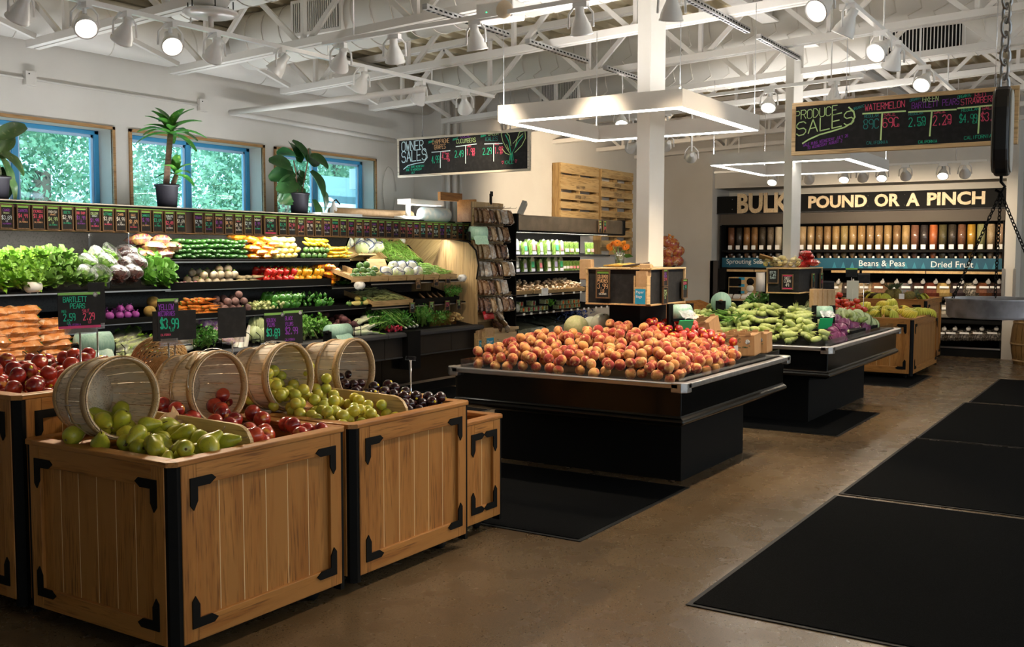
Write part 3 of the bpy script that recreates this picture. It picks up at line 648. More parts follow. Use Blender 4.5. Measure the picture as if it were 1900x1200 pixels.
# ================================================================ refrigerated islands
def island(x0, x1, y0, y1, bx0, bx1, by0, by1, label):
    o = thing('refrigerated_island', label, 'display island', ((x0+x1)/2, (y0+y1)/2, 0), 'refrigerated islands'); zt = .752
    MB().box(bx0, by0, 0, bx1, by1, .44).obj('base', blackm, o)
    m = MB(); ins = .035; rings = [(.30, .42), (ins+.03, .47), (ins-.005, .49), (ins-.012, .505), (ins-.005, .52), (ins+.015, .535), (ins+.012, .715)]; vs = []
    for d, z in rings: vs += [(x0+d, y0+d, z), (x1-d, y0+d, z), (x1-d, y1-d, z), (x0+d, y1-d, z)]
    m.add(vs, [(i*4+k, i*4+(k+1) % 4, i*4+4+(k+1) % 4, i*4+4+k) for i in range(len(rings)-1) for k in range(4)]); m.add(vs[:4], [(3, 2, 1, 0)]); m.obj('body', blackg, o, bevel=.008)
    w = .06; c = .05; m = MB()
    for p in ([(x0+c, y0), (x1-c, y0), (x1-c, y0+w), (x0+c, y0+w)], [(x0+c, y1-w), (x1-c, y1-w), (x1-c, y1), (x0+c, y1)], [(x0, y0+c), (x0+w, y0+c), (x0+w, y1-c), (x0, y1-c)], [(x1-w, y0+c), (x1, y0+c), (x1, y1-c), (x1-w, y1-c)]): m.prism(p, .034, T(0, 0, zt-.034))
    m.obj('bumper_rail', alu, o, bevel=.006)
    for a, b, sx, sy in ((x0, y0, 1, 1), (x1, y0, -1, 1), (x0, y1, 1, -1), (x1, y1, -1, -1)):
        q = [(a+sx*.03, b), (a+sx*.10, b), (a+sx*.10, b+sy*.05), (a+sx*.05, b+sy*.10), (a, b+sy*.10), (a, b+sy*.03)]
        if sx*sy < 0: q.reverse()
        MB().prism(q, .062, T(0, 0, zt-.058)).obj('corner_cap', alu, o, bevel=.005)
    MB().box(x0+w-.01, y0+w-.01, .66, x1-w+.01, y1-w+.01, .72).obj('deck', blackm, o)
    gx0, gx1, gy0, gy1 = x0+.075, x1-.075, y0+.075, y1-.075; hz = zt+.052
    n = 3
    for i in range(n):
        for q in ((gx0+(gx1-gx0)*i/n+.003, gy0, gx0+(gx1-gx0)*(i+1)/n-.003, gy0+.005), (gx0+(gx1-gx0)*i/n+.003, gy1-.005, gx0+(gx1-gx0)*(i+1)/n-.003, gy1), (gx0, gy0+(gy1-gy0)*i/n+.003, gx0+.005, gy0+(gy1-gy0)*(i+1)/n-.003), (gx1-.005, gy0+(gy1-gy0)*i/n+.003, gx1, gy0+(gy1-gy0)*(i+1)/n-.003)):
            MB().box(q[0], q[1], .722, q[2], q[3], hz).obj('acrylic_guard', acryl, o)
    MB().box(x0+.18, y1-.036, .64, x0+.30, y1-.03, .65).obj('vent_slot', dgrey, o)
    return o
island(5.80, 7.93, 2.44, 4.27, 6.40, 7.62, 2.72, 4.25, 'black refrigerated island heaped with peaches, its silver rail facing the camera')
island(8.80, 11.60, 2.36, 4.30, 9.3, 11.38, 2.70, 4.28, 'black refrigerated island of corn and cabbages behind the peach island')

cardw = wood('card_frame_wood', (.17, .10, .048), (.11, .062, .03), 2, 20)
# ================================================================ sign boxes round the columns
def chalk_card(c, u, w, h, lines, label, group='framed chalk price cards', wood_m=None, header=greenh, name='price_card', foot=None):
    """small framed blackboard standing at c (bottom centre), facing u x up"""
    u = V(u).normalized(); v = V((0, 0, 1)); n = u.cross(v); o = thing(name, label, 'price card', c, group); F = frame(V(c)-u*w/2, u, v); t = min(.012, w*.075)
    m = MB()
    for q in ((0, 0, w, t), (0, h-t, w, h), (0, t, t, h-t), (w-t, t, w, h-t)): m.join(MB().box(q[0], q[1], 0, q[2], q[3], .014), F)
    m.obj('card_frame', wood_m or cardw, o); b = MB().join(MB().box(t, t, .002, w-t, h-t, .008), F); bo = b.obj('blackboard', chalkb, o)
    if header: MB().join(MB().box(t, h-t-h*.075, .008, w-t, h-t, .0095), F).obj('header_strip', header, bo)
    if foot: MB().join(MB().box(t, t, .008, w-t, t+h*.06, .0095), F).obj('foot_strip', foot, bo)
    iw = w-2*t; y = h*.86; rows = {}
    for k, (txt, col, hh) in enumerate(lines):
        hh = hh*h; y -= hh*(1.28 if header and h > .185 or h < .16 else 1.55)
        wf = min(.62, iw*.9/(hh*max(1, len(txt))))
        x = t+(iw-wf*hh*len(txt))/2
        mb = rows.setdefault(col.name, (MB(), col))[0]; chalk(mb, txt, F @ V((x, y, .0105)), u, v, hh, wf, max(.0009, hh*.10), .03, k)
    for nm, (mb, col) in rows.items(): mb.obj('chalk_writing', col, bo)
    return o
def sign_box(x0, x1, y0, y1, z0, z1, label):
    o = thing('sign_box', label, 'sign box', ((x0+x1)/2, (y0+y1)/2, z0)); t = .012
    m = MB().box(x0+t, y0+t, z0+t, x1-t, y1-t, z1-t); m.obj('blackboard_panel', chalkb, o)
    m = MB()
    for z in (z0, z1-t): m.box(x0-.006, y0-.006, z, x1+.006, y1+.006, z+t)
    m.box(x1-t, y0-.004, z0, x1+.004, y0+t, z1).box(x0-.004, y1-t, z0, x0+t, y1+.004, z1); m.obj('wood_edge', ply, o, bevel=.002); return o
def pedestal(x0, x1, y0, y1, z1, label): tag(MB().box(x0, y0, .72, x1, y1, z1).obj('pedestal', blackm), label, 'pedestal', 'pedestals under the sign boxes')
pedestal(6.72, 7.18, 3.19, 3.44, 1.19, 'black pedestal under the sign box above the peaches')
sign_box(6.60, 7.21, 3.05, 3.57, 1.185, 1.455, 'blackboard sign box around the front column, holding peach price cards')
q0 = at(1483, 545, Y=3.05); q1 = at(1483, 497, Y=3.05); bx = q0.x; B2 = (bx, bx+.80, 3.05, wy(1423, bx), q0.z, q1.z)
sign_box(*B2, 'blackboard sign box around the far column, above the corn')
pedestal(bx+.12, bx+.62, 3.14, 3.4, q0.z, 'black pedestal under the far sign box')
chalk_card((6.592, 3.425, 1.232), (0, -1, 0), .112, .205, [('COLORADO', cO, .10), ('PEACHES', cO, .13), ('3.99', cO, .17), ('LB', cO, .11), ('COLORADO', cW, .06)], 'framed chalk card reading peaches on the front sign box')
chalk_card((6.81, 3.042, 1.32), (1, 0, 0), .075, .125, [('RED', cV, .14), ('PLUMS', cV, .12), ('2.99', cP, .15)], 'upper framed chalk card on the aisle side of the front sign box')
chalk_card((6.81, 3.042, 1.19), (1, 0, 0), .075, .125, [('ORGANIC', cL, .09), ('2.49', cL, .2), ('LB', cL, .12)], 'lower framed chalk card on the aisle side of the front sign box', header=None)
chalk_card((7.17, 3.042, 1.22), (1, 0, 0), .09, .15, [('MELON', cP, .12), ('1.99', cG, .2)], 'framed chalk card at the far end of the front sign box')
chalk_card((bx-.008, B2[3]-.07, q0.z+.10), (0, -1, 0), .115, .15, [('BEETS', cB, .14), ('2.49', cB, .16), ('BUNCH', cB, .12)], 'left framed chalk card with pale blue writing on the far sign box', header=None)
chalk_card((bx-.008, B2[3]-.22, q0.z+.04), (0, -1, 0), .115, .155, [('SWEET', cW, .13), ('CORN', cW, .18), ('49', cW, .2)], 'right framed chalk card reading corn on the far sign box', header=pinkc, foot=pinkc)
chalk_card((bx+.42, 3.042, q0.z+.05), (1, 0, 0), .09, .15, [('KALE', cG, .15), ('1.99', cG, .2)], 'framed chalk card on the aisle side of the far sign box')
chalk_card((bx+.72, 3.042, q0.z+.03), (1, 0, 0), .09, .17, [('BEETS', cG, .14), ('1.49', cP, .2)], 'framed chalk card at the far end of the far sign box')
def bag_holder(c, u, w, h, label, words=True):
    """wooden paper bag pocket with a blue printed card, bottom centre at c"""
    u = V(u).normalized(); v = V((0, 0, 1)); o = thing('bag_holder', label, 'bag holder', c, 'paper bag holders'); F = frame(V(c)-u*w/2, u, v); D = .05
    m = MB(); m.join(MB().box(0, 0, 0, .008, h, D), F).join(MB().box(w-.008, 0, 0, w, h, D), F).join(MB().box(0, 0, 0, w, .008, D), F).join(MB().box(.008, .008, D-.008, w-.008, h*.62, D), F).join(MB().box(0, 0, -.006, w, h, 0), F); m.obj('pocket', ply, o)
    b = MB().join(MB().box(w*.12, h*.05, D, w*.88, h*.56, D+.002), F).obj('blue_card', bluec, o)
    if words:
        for k, t in enumerate(('Paper', 'Bags')): lettering(t, w*.26, paper, F @ T(w*.18, h*.56-w*.3*(k+1), D+.003), b, 'printed_word')
    m = MB()
    for i in range(6): m.join(MB().box(.012, h*.35, .006+i*.006, w-.012, h*1.12+.004*(i % 3), .010+i*.006), F)
    tag(m.obj('paper_bags', kraft), 'brown paper bags standing in the %s' % label.split(',')[0].replace('wooden ', ''), 'paper bags', 'paper bag stacks', 'stuff')
bag_holder((6.598, 3.108, 1.19), (0, -1, 0), .105, .21, 'wooden paper bag pocket on the front sign box')
# vase of gerberas and dried bunches on the front sign box
o = thing('flower_vase', 'clear glass vase of orange gerberas on the front sign box', 'vase', (6.88, 3.44, 1.455)); gl = clear('vase_glass', (.93, .97, .95), .15, .03)
MB().lathe([(0, .0), (.03, 0), (.04, .11), (.038, .11), (.029, .006), (0, .006)], 20, T(6.88, 3.44, 1.455)).obj('glass', gl, o)
MB().lathe([(0, .008), (.028, .008), (.033, .055), (0, .055)], 16, T(6.88, 3.44, 1.455)).obj('water', clear('water', (.80, .92, .80), .12), o)
st = MB(); hd = []
for i, (dx, dy, dz) in enumerate(((-.03, .05, .17), (.02, -.02, .175), (.01, -.05, .15), (.0, .02, .18), (-.02, .07, .15))):
    st.tube([(6.88, 3.44, 1.465), (6.88+dx*.5, 3.44+dy*.4, 1.55), (6.88+dx, 3.44+dy, 1.455+dz)], .003, 5); hd.append((6.88+dx, 3.44+dy, 1.455+dz))
st.obj('flower_stem', stemg, o)
for i, p in enumerate(hd):
    m = MB(); mt = T(*p) @ rotm(.3*(i-2), -1.0, 0)
    for ring, (R, nn, zz_) in enumerate(((.034, 18, .0), (.028, 16, .005), (.02, 12, .009))):
        for k in range(nn):
            a = 2*PI*(k+ring*.5)/nn; ca, sa = math.cos(a), math.sin(a); w = .005
            m.add([mt @ V((ca*.006-sa*w*.5, sa*.006+ca*w*.5, zz_)), mt @ V((ca*.006+sa*w*.5, sa*.006-ca*w*.5, zz_)), mt @ V((ca*R*.7+sa*w, sa*R*.7-ca*w, zz_+.004)), mt @ V((ca*R, sa*R, zz_+.002)), mt @ V((ca*R*.7-sa*w, sa*R*.7+ca*w, zz_+.004))], [(0, 1, 2, 3, 4)])
    h = m.obj('flower_head', M('gerbera_orange', (.85, .25, .01), .6, vary=(.90, .40, .02)), o); MB().lathe([(0, .006), (.008, .008), (0, .014)], 10, mt).obj('flower_eye', M('gerbera_eye', (.30, .10, .02), .8), h)
m = MB()
for s in ((.05, -.09, .10), (.03, -.07, .15)): m.add([V((6.88, 3.44, 1.555)), V((6.88+s[0], 3.44+s[1]*.5-.015, 1.455+s[2])), V((6.88+s[0], 3.44+s[1], 1.455+s[2]-.02)), V((6.88+s[0], 3.44+s[1]*.5+.012, 1.455+s[2]-.03))], [(0, 1, 2, 3)])
m.obj('leaf', M('vase_leaf', (.08, .22, .03), .5), o)

# ================================================================ produce bag rolls
def bag_roll(c, axis, L, r, label, arms=True, stand=0, flag=False):
    c = V(c); a = V(axis).normalized(); o = thing('bag_roll', label, 'bag roll', (c.x, c.y, c.z-r-stand), 'green produce bag rolls')
    m = MB().cyl(c-a*L/2, c+a*L/2, r, 32); m.obj('roll', bagroll, o)
    m = MB()
    for s in (-1, 1): m.cyl(c+a*s*(L/2-.001), c+a*s*(L/2+.002), r*.28, 16)
    m.obj('core', kraft, o)
    m = MB(); side = a.cross(V((0, 0, 1)))
    for s in ((-1, 1) if arms is True else (arms,)):
        p = c+a*s*(L/2+.018); m.bar(p+V((0, 0, r*.15)), p+V((0, 0, -r-stand)), .09*min(1, r/.08)+.01, .02, up=a); m.cyl(p-a*.02, p+a*.02, .02, 12)
    m.bar(c-a*(L/2+.03)-V((0, 0, r+stand-.008)), c+a*(L/2+.03)-V((0, 0, r+stand-.008)), .05, .015)
    m.obj('bracket', black, o)
    f = MB(); G = 6; b0 = c-a*L*.42+side*r*.9; rg = random.Random(int(c.x*100))
    vs = [b0+a*(L*.84*i/(G-1))+side*(.03*j+rg.uniform(-.006, .006))+V((0, 0, -.035*j-(.3*r)+rg.uniform(-.008, .008))) for j in range(4) for i in range(G)]
    f.add(vs, [(j*G+i, j*G+i+1, (j+1)*G+i+1, (j+1)*G+i) for j in range(3) for i in range(G-1)], True); f.obj('loose_bag', bagroll, o)
    return o
bag_roll((4.73, 6.78, .865), (1, -.25, 0), .24, .098, 'large green produce bag roll on the case front behind the pear sign')
bag_roll((wx(626, 6.82), 6.82, .79), (1, 0, 0), .27, .075, 'green produce bag roll on the case front behind the black plum basket', stand=.02)
bag_roll((9.93, 6.83, 1.80), (.8, -.6, 0), .20, .082, 'green produce bag roll at the right end of the price card rail', arms=-1)
q = at(1375, 566, Y=3.72)
def stand_roll(px, py, Y, ax, label, L=.14, r=.07, green=False):
    q = at(px, py, Y=Y); o = bag_roll(q, ax, L, r, label, arms=-1, stand=q.z-.735-r); return o, q
o, q = stand_roll(1338, 560, 3.75, (.93, .30, 0), 'green produce bag roll on a black stand at the near end of the corn', .12, .10)
def sign_roll(px, py, Y, yaw, label):
    q = at(px, py, Y=Y); o = thing('bag_roll', label, 'bag roll', (q.x, q.y, .735), 'green produce bag rolls'); a = V((math.cos(yaw), math.sin(yaw), 0)); s = a.cross(V((0, 0, 1)))
    m = MB()
    for k in (-1, 1): m.bar(q+a*k*.09+V((0, 0, .06)), V((q.x, q.y, .735))+a*k*.085, .025, .05, up=a)
    m.bar(q-a*.09-V((0, 0, .06)), q+a*.09-V((0, 0, .06)), .06, .02); m.obj('stand', black, o)
    MB().cyl(q-a*.075, q+a*.075, .055, 24).obj('roll', bagroll, o)
    MB().obox(frame(q+s*.055-V((0, 0, .11)), a, s*.45+V((0, 0, 1))), .13, .11, .006).obj('green_sign', M('bright_green_sign', (.02, .42, .16), .4), o)
    G = 6; rg = random.Random(9); f = MB(); vs = [q+a*(.13*(i/(G-1)-.5))+s*(.045+.03*j+rg.uniform(-.008, .008))+V((0, 0, -.02*j+.02+rg.uniform(-.01, .01))) for j in range(4) for i in range(G)]
    f.add(vs, [(j*G+i, j*G+i+1, (j+1)*G+i+1, (j+1)*G+i) for j in range(3) for i in range(G-1)], True); f.obj('loose_bag', film, o)
sign_roll(1262, 578, 2.98, -.5, 'produce bag roll with a green sign standing among the red nectarines')
sign_roll(1528, 578, 2.72, -.9, 'produce bag roll with a green sign standing beside the red cabbages')
# ================================================================ long open produce case under the windows
CX0, CX1, CXM = 2.9, 10.12, 8.32
def produce_case(x0, x1, label, mirror):
    o = thing('produce_case', label, 'refrigerated case', ((x0+x1)/2, 7.5, 0), 'produce cases')
    MB().box(x0, 7.02, 0, x1, 8.1, .10).obj('kick_base', blackm, o)
    MB().box(x0, 7.005, .10, x1, 7.02, .135).obj('kick_strip', shelfst, o)
    MB().box(x0, 6.97, .135, x1, 8.1, .55).obj('lower_panel', blackg, o)
    m = MB().box(x0, 6.935, .44, x1, 6.97, .655); x = x0
    while x < x1-.05: m.box(x+.003, 6.930, .445, min(x+1.2, x1)-.003, 6.936, .65); x += 1.2
    m.obj('front_panel', M('dark_front_panel', (.022, .019, .017), .35), o); MB().box(x0, 6.925, .425, x1, 6.975, .44).obj('panel_lip', grey, o)
    m = MB(); m.prism([(6.87, .655), (6.87, .69), (6.90, .705), (7.02, .705), (7.02, .655)], x1-x0, MX(((0, 0, 1, x0), (1, 0, 0, 0), (0, 1, 0, 0), (0, 0, 0, 1)))); m.obj('bumper', grey, o, bevel=.006)
    MB().prism([(7.02, .60), (7.02, .70), (7.95, .84), (7.95, .60)], x1-x0, MX(((0, 0, 1, x0), (1, 0, 0, 0), (0, 1, 0, 0), (0, 0, 0, 1)))).obj('well_deck', blackm, o)
    MB().box(x0, 7.98, .55, x1, 8.1, 1.75).obj('back_panel', dgrey, o)
    MB().box(x0, 7.27, 1.74, x1, 8.15, 1.80).box(x0, 7.27, 1.80, x1, 7.30, 1.93).box(x0, 7.30, 1.92, x1, 8.15, 1.95).obj('canopy', black, o)
    MB().box(x0+.02, 7.42, 1.7385, x1-.02, 7.47, 1.7405).obj('canopy_light', led_case, o)
    lamp('case_light', 'AREA', ((x0+x1)/2, 7.40, 1.73), 6*(x1-x0), (1, .93, .80), aim=((x0+x1)/2, 7.62, 1.0), size=x1-x0-.1, size_y=.05, parent=o)
    MB().box(x0+.1, 7.39, 1.95, x1-.1, 7.45, 1.965).obj('added_uplight_strip', framew, o)  # housing invented to go with the added lamp above it
    lamp('added_top_uplight', 'AREA', ((x0+x1)/2, 7.42, 1.97), 7*(x1-x0), (.95, .97, 1.0), aim=((x0+x1)/2, 7.35, 3.0), size=x1-x0-.2, size_y=.06, parent=o)  # lamp added behind the rail to brighten window wall and ceiling
    return o
led_case = M('case_led', (1, .94, .84), .5, emit=6)
kA = produce_case(CX0, CXM-.004, 'long black refrigerated case of vegetables under the windows', False)
kB = produce_case(CXM+.004, CX1, 'black refrigerated case with a mirror behind beans and squash', True)
# perforated back: slots and the round port
m = MB(); x = 3.6
while x < 8.2:
    for k in range(3): m.box(x, 7.977, 1.52-.03*k, x+.012, 7.981, 1.54-.03*k); m.box(x+.022, 7.977, 1.52-.03*k, x+.034, 7.981, 1.54-.03*k)
    x += .155
m.obj('vent_slots', blackm, kA)
MB().cyl((4.55+.06, 7.976, 1.58), (4.55+.06, 7.981, 1.58), .032, 20).obj('round_port', blackm, kA)
def shelf(o, x0, x1, yf, zf, rise=.07, yb=7.97, lip=.012, tray=0.0):
    """one sloping shelf, its bright front strip and, where there is one, the black tray wall"""
    k = MX(((0, 0, 1, x0), (1, 0, 0, 0), (0, 1, 0, 0), (0, 0, 0, 1)))
    s = MB().prism([(yf, zf-.03), (yf, zf), (yb, zf+rise), (yb, zf+rise-.03)], x1-x0, k).obj('shelf', blackm, o)
    MB().box(x0, yf-.006, zf-.028, x1, yf-.0005, zf-.028+lip).obj('price_strip', shelfst, s)
    if tray: MB().box(x0, yf-.012, zf-.02, x1, yf-.001, zf+tray).obj('tray_wall', black, s)
    return s
S1 = dict(yf=7.18, zf=1.00); S2 = dict(yf=7.33, zf=1.25); S3 = dict(yf=7.40, zf=1.50); SL = dict(yf=7.22, zf=1.265)
shelf(kA, CX0, CXM-.01, rise=.06, tray=.025, **S1); shelf(kA, 5.83, 7.93, rise=.06, tray=.05, **S2); shelf(kA, 7.95, 8.30, 7.33, 1.215, .05)
shelf(kA, 5.55, CXM-.01, rise=.05, **S3); shelf(kA, CX0, 5.80, rise=.16, yb=7.97, **SL)
shelf(kB, CXM+.01, 10.08, 7.12, 1.25, .10); shelf(kB, CXM+.01, 10.08, 7.12, .985, .06)
MB().box(5.535, 7.42, 1.42, 5.545, 7.97, 1.74).obj('shelf_divider', clear('divider_acrylic', (.9, .9, .9), .08), kA)
for a, b in ((2.95, 4.1), (4.11, 5.2), (5.21, 5.78)): MB().box(a, 7.222, 1.27, b, 7.228, 1.34).obj('front_guard', acryl, kA)
# mirror and raked back of the second case, end panel
MB().add([(CXM+.02, 7.60, 1.36), (10.02, 7.60, 1.36), (10.02, 7.42, 1.735), (CXM+.02, 7.42, 1.735)], [(0, 1, 2, 3)]).add([(CXM+.02, 7.62, 1.36), (10.02, 7.62, 1.36), (10.02, 7.44, 1.74), (CXM+.02, 7.44, 1.74)], [(3, 2, 1, 0)]).obj('mirror', M('mirror', (.55, .58, .55), .02, 1), kB)
pe = [(8.1, .0), (8.1, 1.95), (7.5, 1.95), (7.36, 1.74), (7.10, 1.70), (6.99, 1.60), (6.95, 1.42), (6.98, 1.25), (6.98, .70), (6.95, .60), (6.95, 0)]
MB().prism([(y, z) for y, z in pe[::-1]], .02, MX(((0, 0, 1, CX1), (1, 0, 0, 0), (0, 1, 0, 0), (0, 0, 0, 1)))).obj('end_panel', plyv, kB)
MB().tube([(CX1-.004, y, z) for y, z in pe[3:8]], .010, 6).obj('edge_trim', rubber, kB)
MB().box(8.62, 6.85, .30, 8.84, 7.0, .715).obj('joint_post', black, kB)
tag(MB().box(7.72, 6.924, .585, 7.78, 6.929, .605).obj('case_label', paper), 'small white label on the dark front panel of the produce case', 'label')
# --- price card rail
cg = [cW, cG, cP, cV, cL, cO, cB]
names = ['CHARD', 'CARROTS', 'ESCAROLE', 'RADISH', 'BEETS', 'BOK CHOY', 'CELERY', 'LETTUCE', 'CHARD', 'KALE', 'CARROTS', 'GREENS', 'TURNIPS', 'LEEKS',
         'SQUASH', 'CARROTS', 'SPINACH', 'CARROTS', 'BEETS', 'GARLIC', 'PARSNIP', 'CUCUMBER', 'POTATOES', 'RED BEETS', 'ONIONS', 'PARSLEY', 'FENNEL', 'SCALLION', 'PEPPERS', 'DILL', 'BEANS', 'SQUASH', 'CELERY', 'GINGER', 'YAMS', 'TOMATO', 'CORN', 'CABBAGE', 'SHALLOT', 'SORREL', 'ENDIVE', 'HERBS', 'MINT', 'BASIL', 'THYME', 'SAGE', 'OKRA', 'PEAS']
prices = ['2.99', '2.49', '1.69', '3.29', '1.99', '2.29', '.99', '3.69', '4.99']
rl = thing('card_rail', 'dark rail of price cards along the top front of the produce cases', 'price card rail', (6.4, 7.262, 1.735))
MB().box(CX0, 7.255, 1.735, 10.34, 7.27, 1.925).obj('rail_back', M('dark_walnut', (.045, .030, .022), .5), rl); MB().box(CX0, 7.232, 1.727, 10.34, 7.27, 1.735).obj('rail_ledge', trimw, rl)
MB().box(CX0, 7.24, 1.925, 10.34, 7.27, 1.93).obj('rail_cap', greenh, rl)
xs = [4.27+.0, ] ; cards = []
for i in range(13): cards.append((4.42+i*.1215, .102))
for i in range(7): cards.append((6.072+i*.1165, .098))
cards.append((6.905, .165))
for i in range(26): cards.append((7.098+i*.1238, .104))
cards = [(4.29, .102)]+cards
for i, (x, w) in enumerate(cards):
    rg = random.Random(i+11); c1, c2, c3 = rg.choice(cg), rg.choice(cg), rg.choice(cg); nm = names[i]
    if nm == 'LEEKS': c1 = c2 = cW
    ln = [(nm, c1, .10)] + ([('ORGANIC', c3, .06)] if i % 3 == 0 else []) + [('$'+rg.choice(prices), c2, .15), ('LB', c2, .07), ('CALIFORNIA', rg.choice(cg), .06)]
    chalk_card((x+w/2, 7.232, 1.737), (1, 0, 0), w, .182, ln, 'chalk price card reading %s on the rail above the case, %s from the left' % (nm.lower(), ordn(i)), 'price cards on the case rail', foot=pinkc if w > .15 else None)
# small hanging cards under the bean trays
for i, (px, py, cc) in enumerate(((775, 530, cO), (808, 525, cO), (830, 520, cV), (764, 574, cB), (800, 572, cL), (829, 570, cP), (850, 568, cL))):
    q = at(px, py, Y=7.10)
    chalk_card((q.x, 7.10, q.z-.035), (1, 0, 0), .085, .115, [('BEANS' if i % 2 else 'HERBS', cc, .15), (prices[i], cc, .22)], 'small chalk card hung on the bean section, %s of seven' % ORD[i], 'hanging chalk cards', header=greenh if i > 2 else paper)
# rolls of white labels clipped to shelves
for i, (p, lab) in enumerate((((4.52, 7.20, 1.30), 'white paper roll in a chrome clip on the lettuce shelf'), ((wx(667, 7.08), 7.08, 1.225), 'white label roll clipped under the squash baskets'), ((9.93, 7.06, 1.27), 'white paper roll on the plywood end panel'))):
    o = thing('paper_roll', lab, 'paper roll', p, 'white paper rolls'); p = V(p)
    MB().lathe([(.012, -.055), (.04, -.055), (.04, .055), (.012, .055), (.012, -.055)], 20, T(*p) @ rotm(0, PI/2, .3)).obj('roll', paper, o)
    MB().bar(p+V((-.03, 0, -.05)), p+V((-.03, 0, .0)), .012).bar(p+V((.03, 0, -.05)), p+V((.03, 0, .0)), .012).obj('clip', chrome, o)
# wire dividers on the case front
k = 0
for x in (4.33, 5.05, 5.55, 6.05, 6.5, 7.0, 7.9):
    tag(MB().tube([(x, 6.98, .705), (x, 6.98, .80), (x, 7.03, .83), (x+.01, 7.5, .88)], .004, 5).tube([(x+.10, 6.98, .705), (x+.10, 6.98, .80), (x+.10, 7.03, .83)], .004, 5).tube([(x, 6.98, .77), (x+.10, 6.98, .77)], .004, 5).obj('wire_divider', black), 'bent black wire divider on the case front, %s from the left' % ORD[k], 'wire divider', 'wire dividers'); k += 1

# ================================================================ slat wall of hanging bags, cabinet and bag pockets
o = thing('slat_display', 'pale slatted plywood panel of hanging snack bags beside the produce case', 'slat panel', (10.47, 7.05, 0))
m = MB(); z = .72
while z < 2.17: m.box(10.14, 7.04, z, 10.80, 7.06, min(z+.092, 2.19)); z += .10
m.obj('slat', plyv, o); MB().box(10.14, 7.055, 0, 10.80, 7.08, 2.19).obj('backing', M('slat_groove', (.22, .13, .05), .7), o)
tag(MB().box(10.5, 7.03, 2.17, 10.53, 7.05, 2.30).box(10.485, 7.025, 2.27, 10.545, 7.03, 2.33).obj('sign_holder', chalkb), 'tiny dark sign on a white stalk atop the slatted panel', 'sign')
fb = []
def snack_mat(name, c1, c2, c3):
    m, nt, b = new_mat(name); a = noise(nt, 30, 3); s = noise(nt, 14, 2, stretch=(1, 1, .5))
    c = mixc(nt, ramp(nt, a, .45, .6), c1, c2); c = mixc(nt, ramp(nt, s, .56, .62), c, c3); nt.links.new(c, b.inputs['Base Color']); b.inputs['Roughness'].default_value = .18; b.inputs['Coat Weight'].default_value = .4
    bumped(nt, b, noise(nt, 45, 2), .5, .01); return m
sn = [snack_mat('snack_brown', (.16, .07, .03), (.30, .17, .08), (.75, .70, .60)), snack_mat('snack_dark', (.05, .025, .02), (.20, .09, .05), (.62, .50, .35)), snack_mat('snack_nut', (.35, .20, .09), (.52, .36, .2), (.8, .75, .68)), snack_mat('snack_white', (.55, .52, .48), (.40, .30, .22), (.80, .78, .75))]
red_bag = snack_mat('snack_red', (.50, .02, .03), (.42, .015, .02), (.55, .05, .05))
def pillow(w, h, d, n=9, seed=0, crinkle=.06):
    """a sealed plastic bag: flat seams top and bottom, belly between; local x wide, z up, y deep"""
    rg = random.Random(seed); m = MB(); P = [[rg.uniform(-1, 1) for _ in range(n+1)] for _ in range(n+1)]
    for s in (1, -1):
        vs = []
        for j in range(n+1):
            for i in range(n+1):
                u, v = i/n*2-1, j/n*2-1; t = max(0, (1-u**4)*(1-v**6))**.6
                vs.append((u*w/2*(1-.05*(1-abs(v))), s*d/2*t*(1+crinkle*3*P[j][i]*(t > 0))*(1.1-.25*v), h*j/n))
        fs = [(j*(n+1)+i, j*(n+1)+i+1, (j+1)*(n+1)+i+1, (j+1)*(n+1)+i) for j in range(n) for i in range(n)]
        m.add(vs, fs if s < 0 else [f[::-1] for f in fs], True)
    return m
pm = [pillow(.13, .18, .045, 8, s).mesh('snack_bag', sn[s]) for s in range(4)]
rows = [(400, 5), (433, 4), (466, 4), (499, 5), (533, 4), (566, 5)]
lab_r = ['top', 'second', 'third', 'fourth', 'fifth', 'bottom']
hooks = 0
for r, (py, n) in enumerate(rows):
    z = at(895, py, Y=6.95).z
    for i in range(n):
        x = 10.18+i*.135+(r % 2)*.03
        if x > 10.82: continue
        hk = tag(MB().tube([(x, 7.04, z+.10), (x, 6.80, z+.105), (x, 6.79, z+.12)], .003, 5).obj('peg_hook', chrome), 'chrome peg on the slatted panel, %s row, %s from the left' % (lab_r[r], ORD[i]), 'hook', 'slat panel pegs')
        for d in range(3):
            c = bpy.data.objects.new('snack_bag', pm[(i+r) % 4]); COL.objects.link(c); c.location = (x+.006*d, 6.99-.062*d, z-.085-.004*d); c.rotation_euler = (-.12-.05*d, 0, .25*(i % 3-1)+.1*d)
            tag(c, 'glossy snack bag hanging on the slatted panel, %s row, %s peg, %s' % (lab_r[r], ORD[i], ('at the back', 'in the middle', 'at the front')[d]), 'snack bag', 'hanging snack bags')
rb = pillow(.24, .17, .05, 9, 21).mesh('snack_bag', red_bag); o = bpy.data.objects.new('snack_bag', rb); COL.objects.link(o); o.location = (10.28, 6.90, .76); o.rotation_euler = (-.35, 0, .05)
tag(o, 'red printed bag leaning at the foot of the slatted panel', 'snack bag')
for i, (x, z, c) in enumerate(((10.52, .80, 3), (10.60, .72, 2), (10.66, .66, 3), (10.50, .69, 1))):
    o = bpy.data.objects.new('snack_bag', pm[c]); COL.objects.link(o); o.location = (x, 6.86, z-.06); o.rotation_euler = (-.7, .3*i, .8)
    tag(o, 'loose snack bag lying on the tan cabinet, %s from the left' % ORD[i], 'snack bag', 'loose snack bags')
o = thing('tan_cabinet', 'tan cabinet with a wire pull below the slatted panel', 'cabinet', (10.66, 6.98, 0)); tan = M('tan_laminate', (.50, .36, .20), .5)
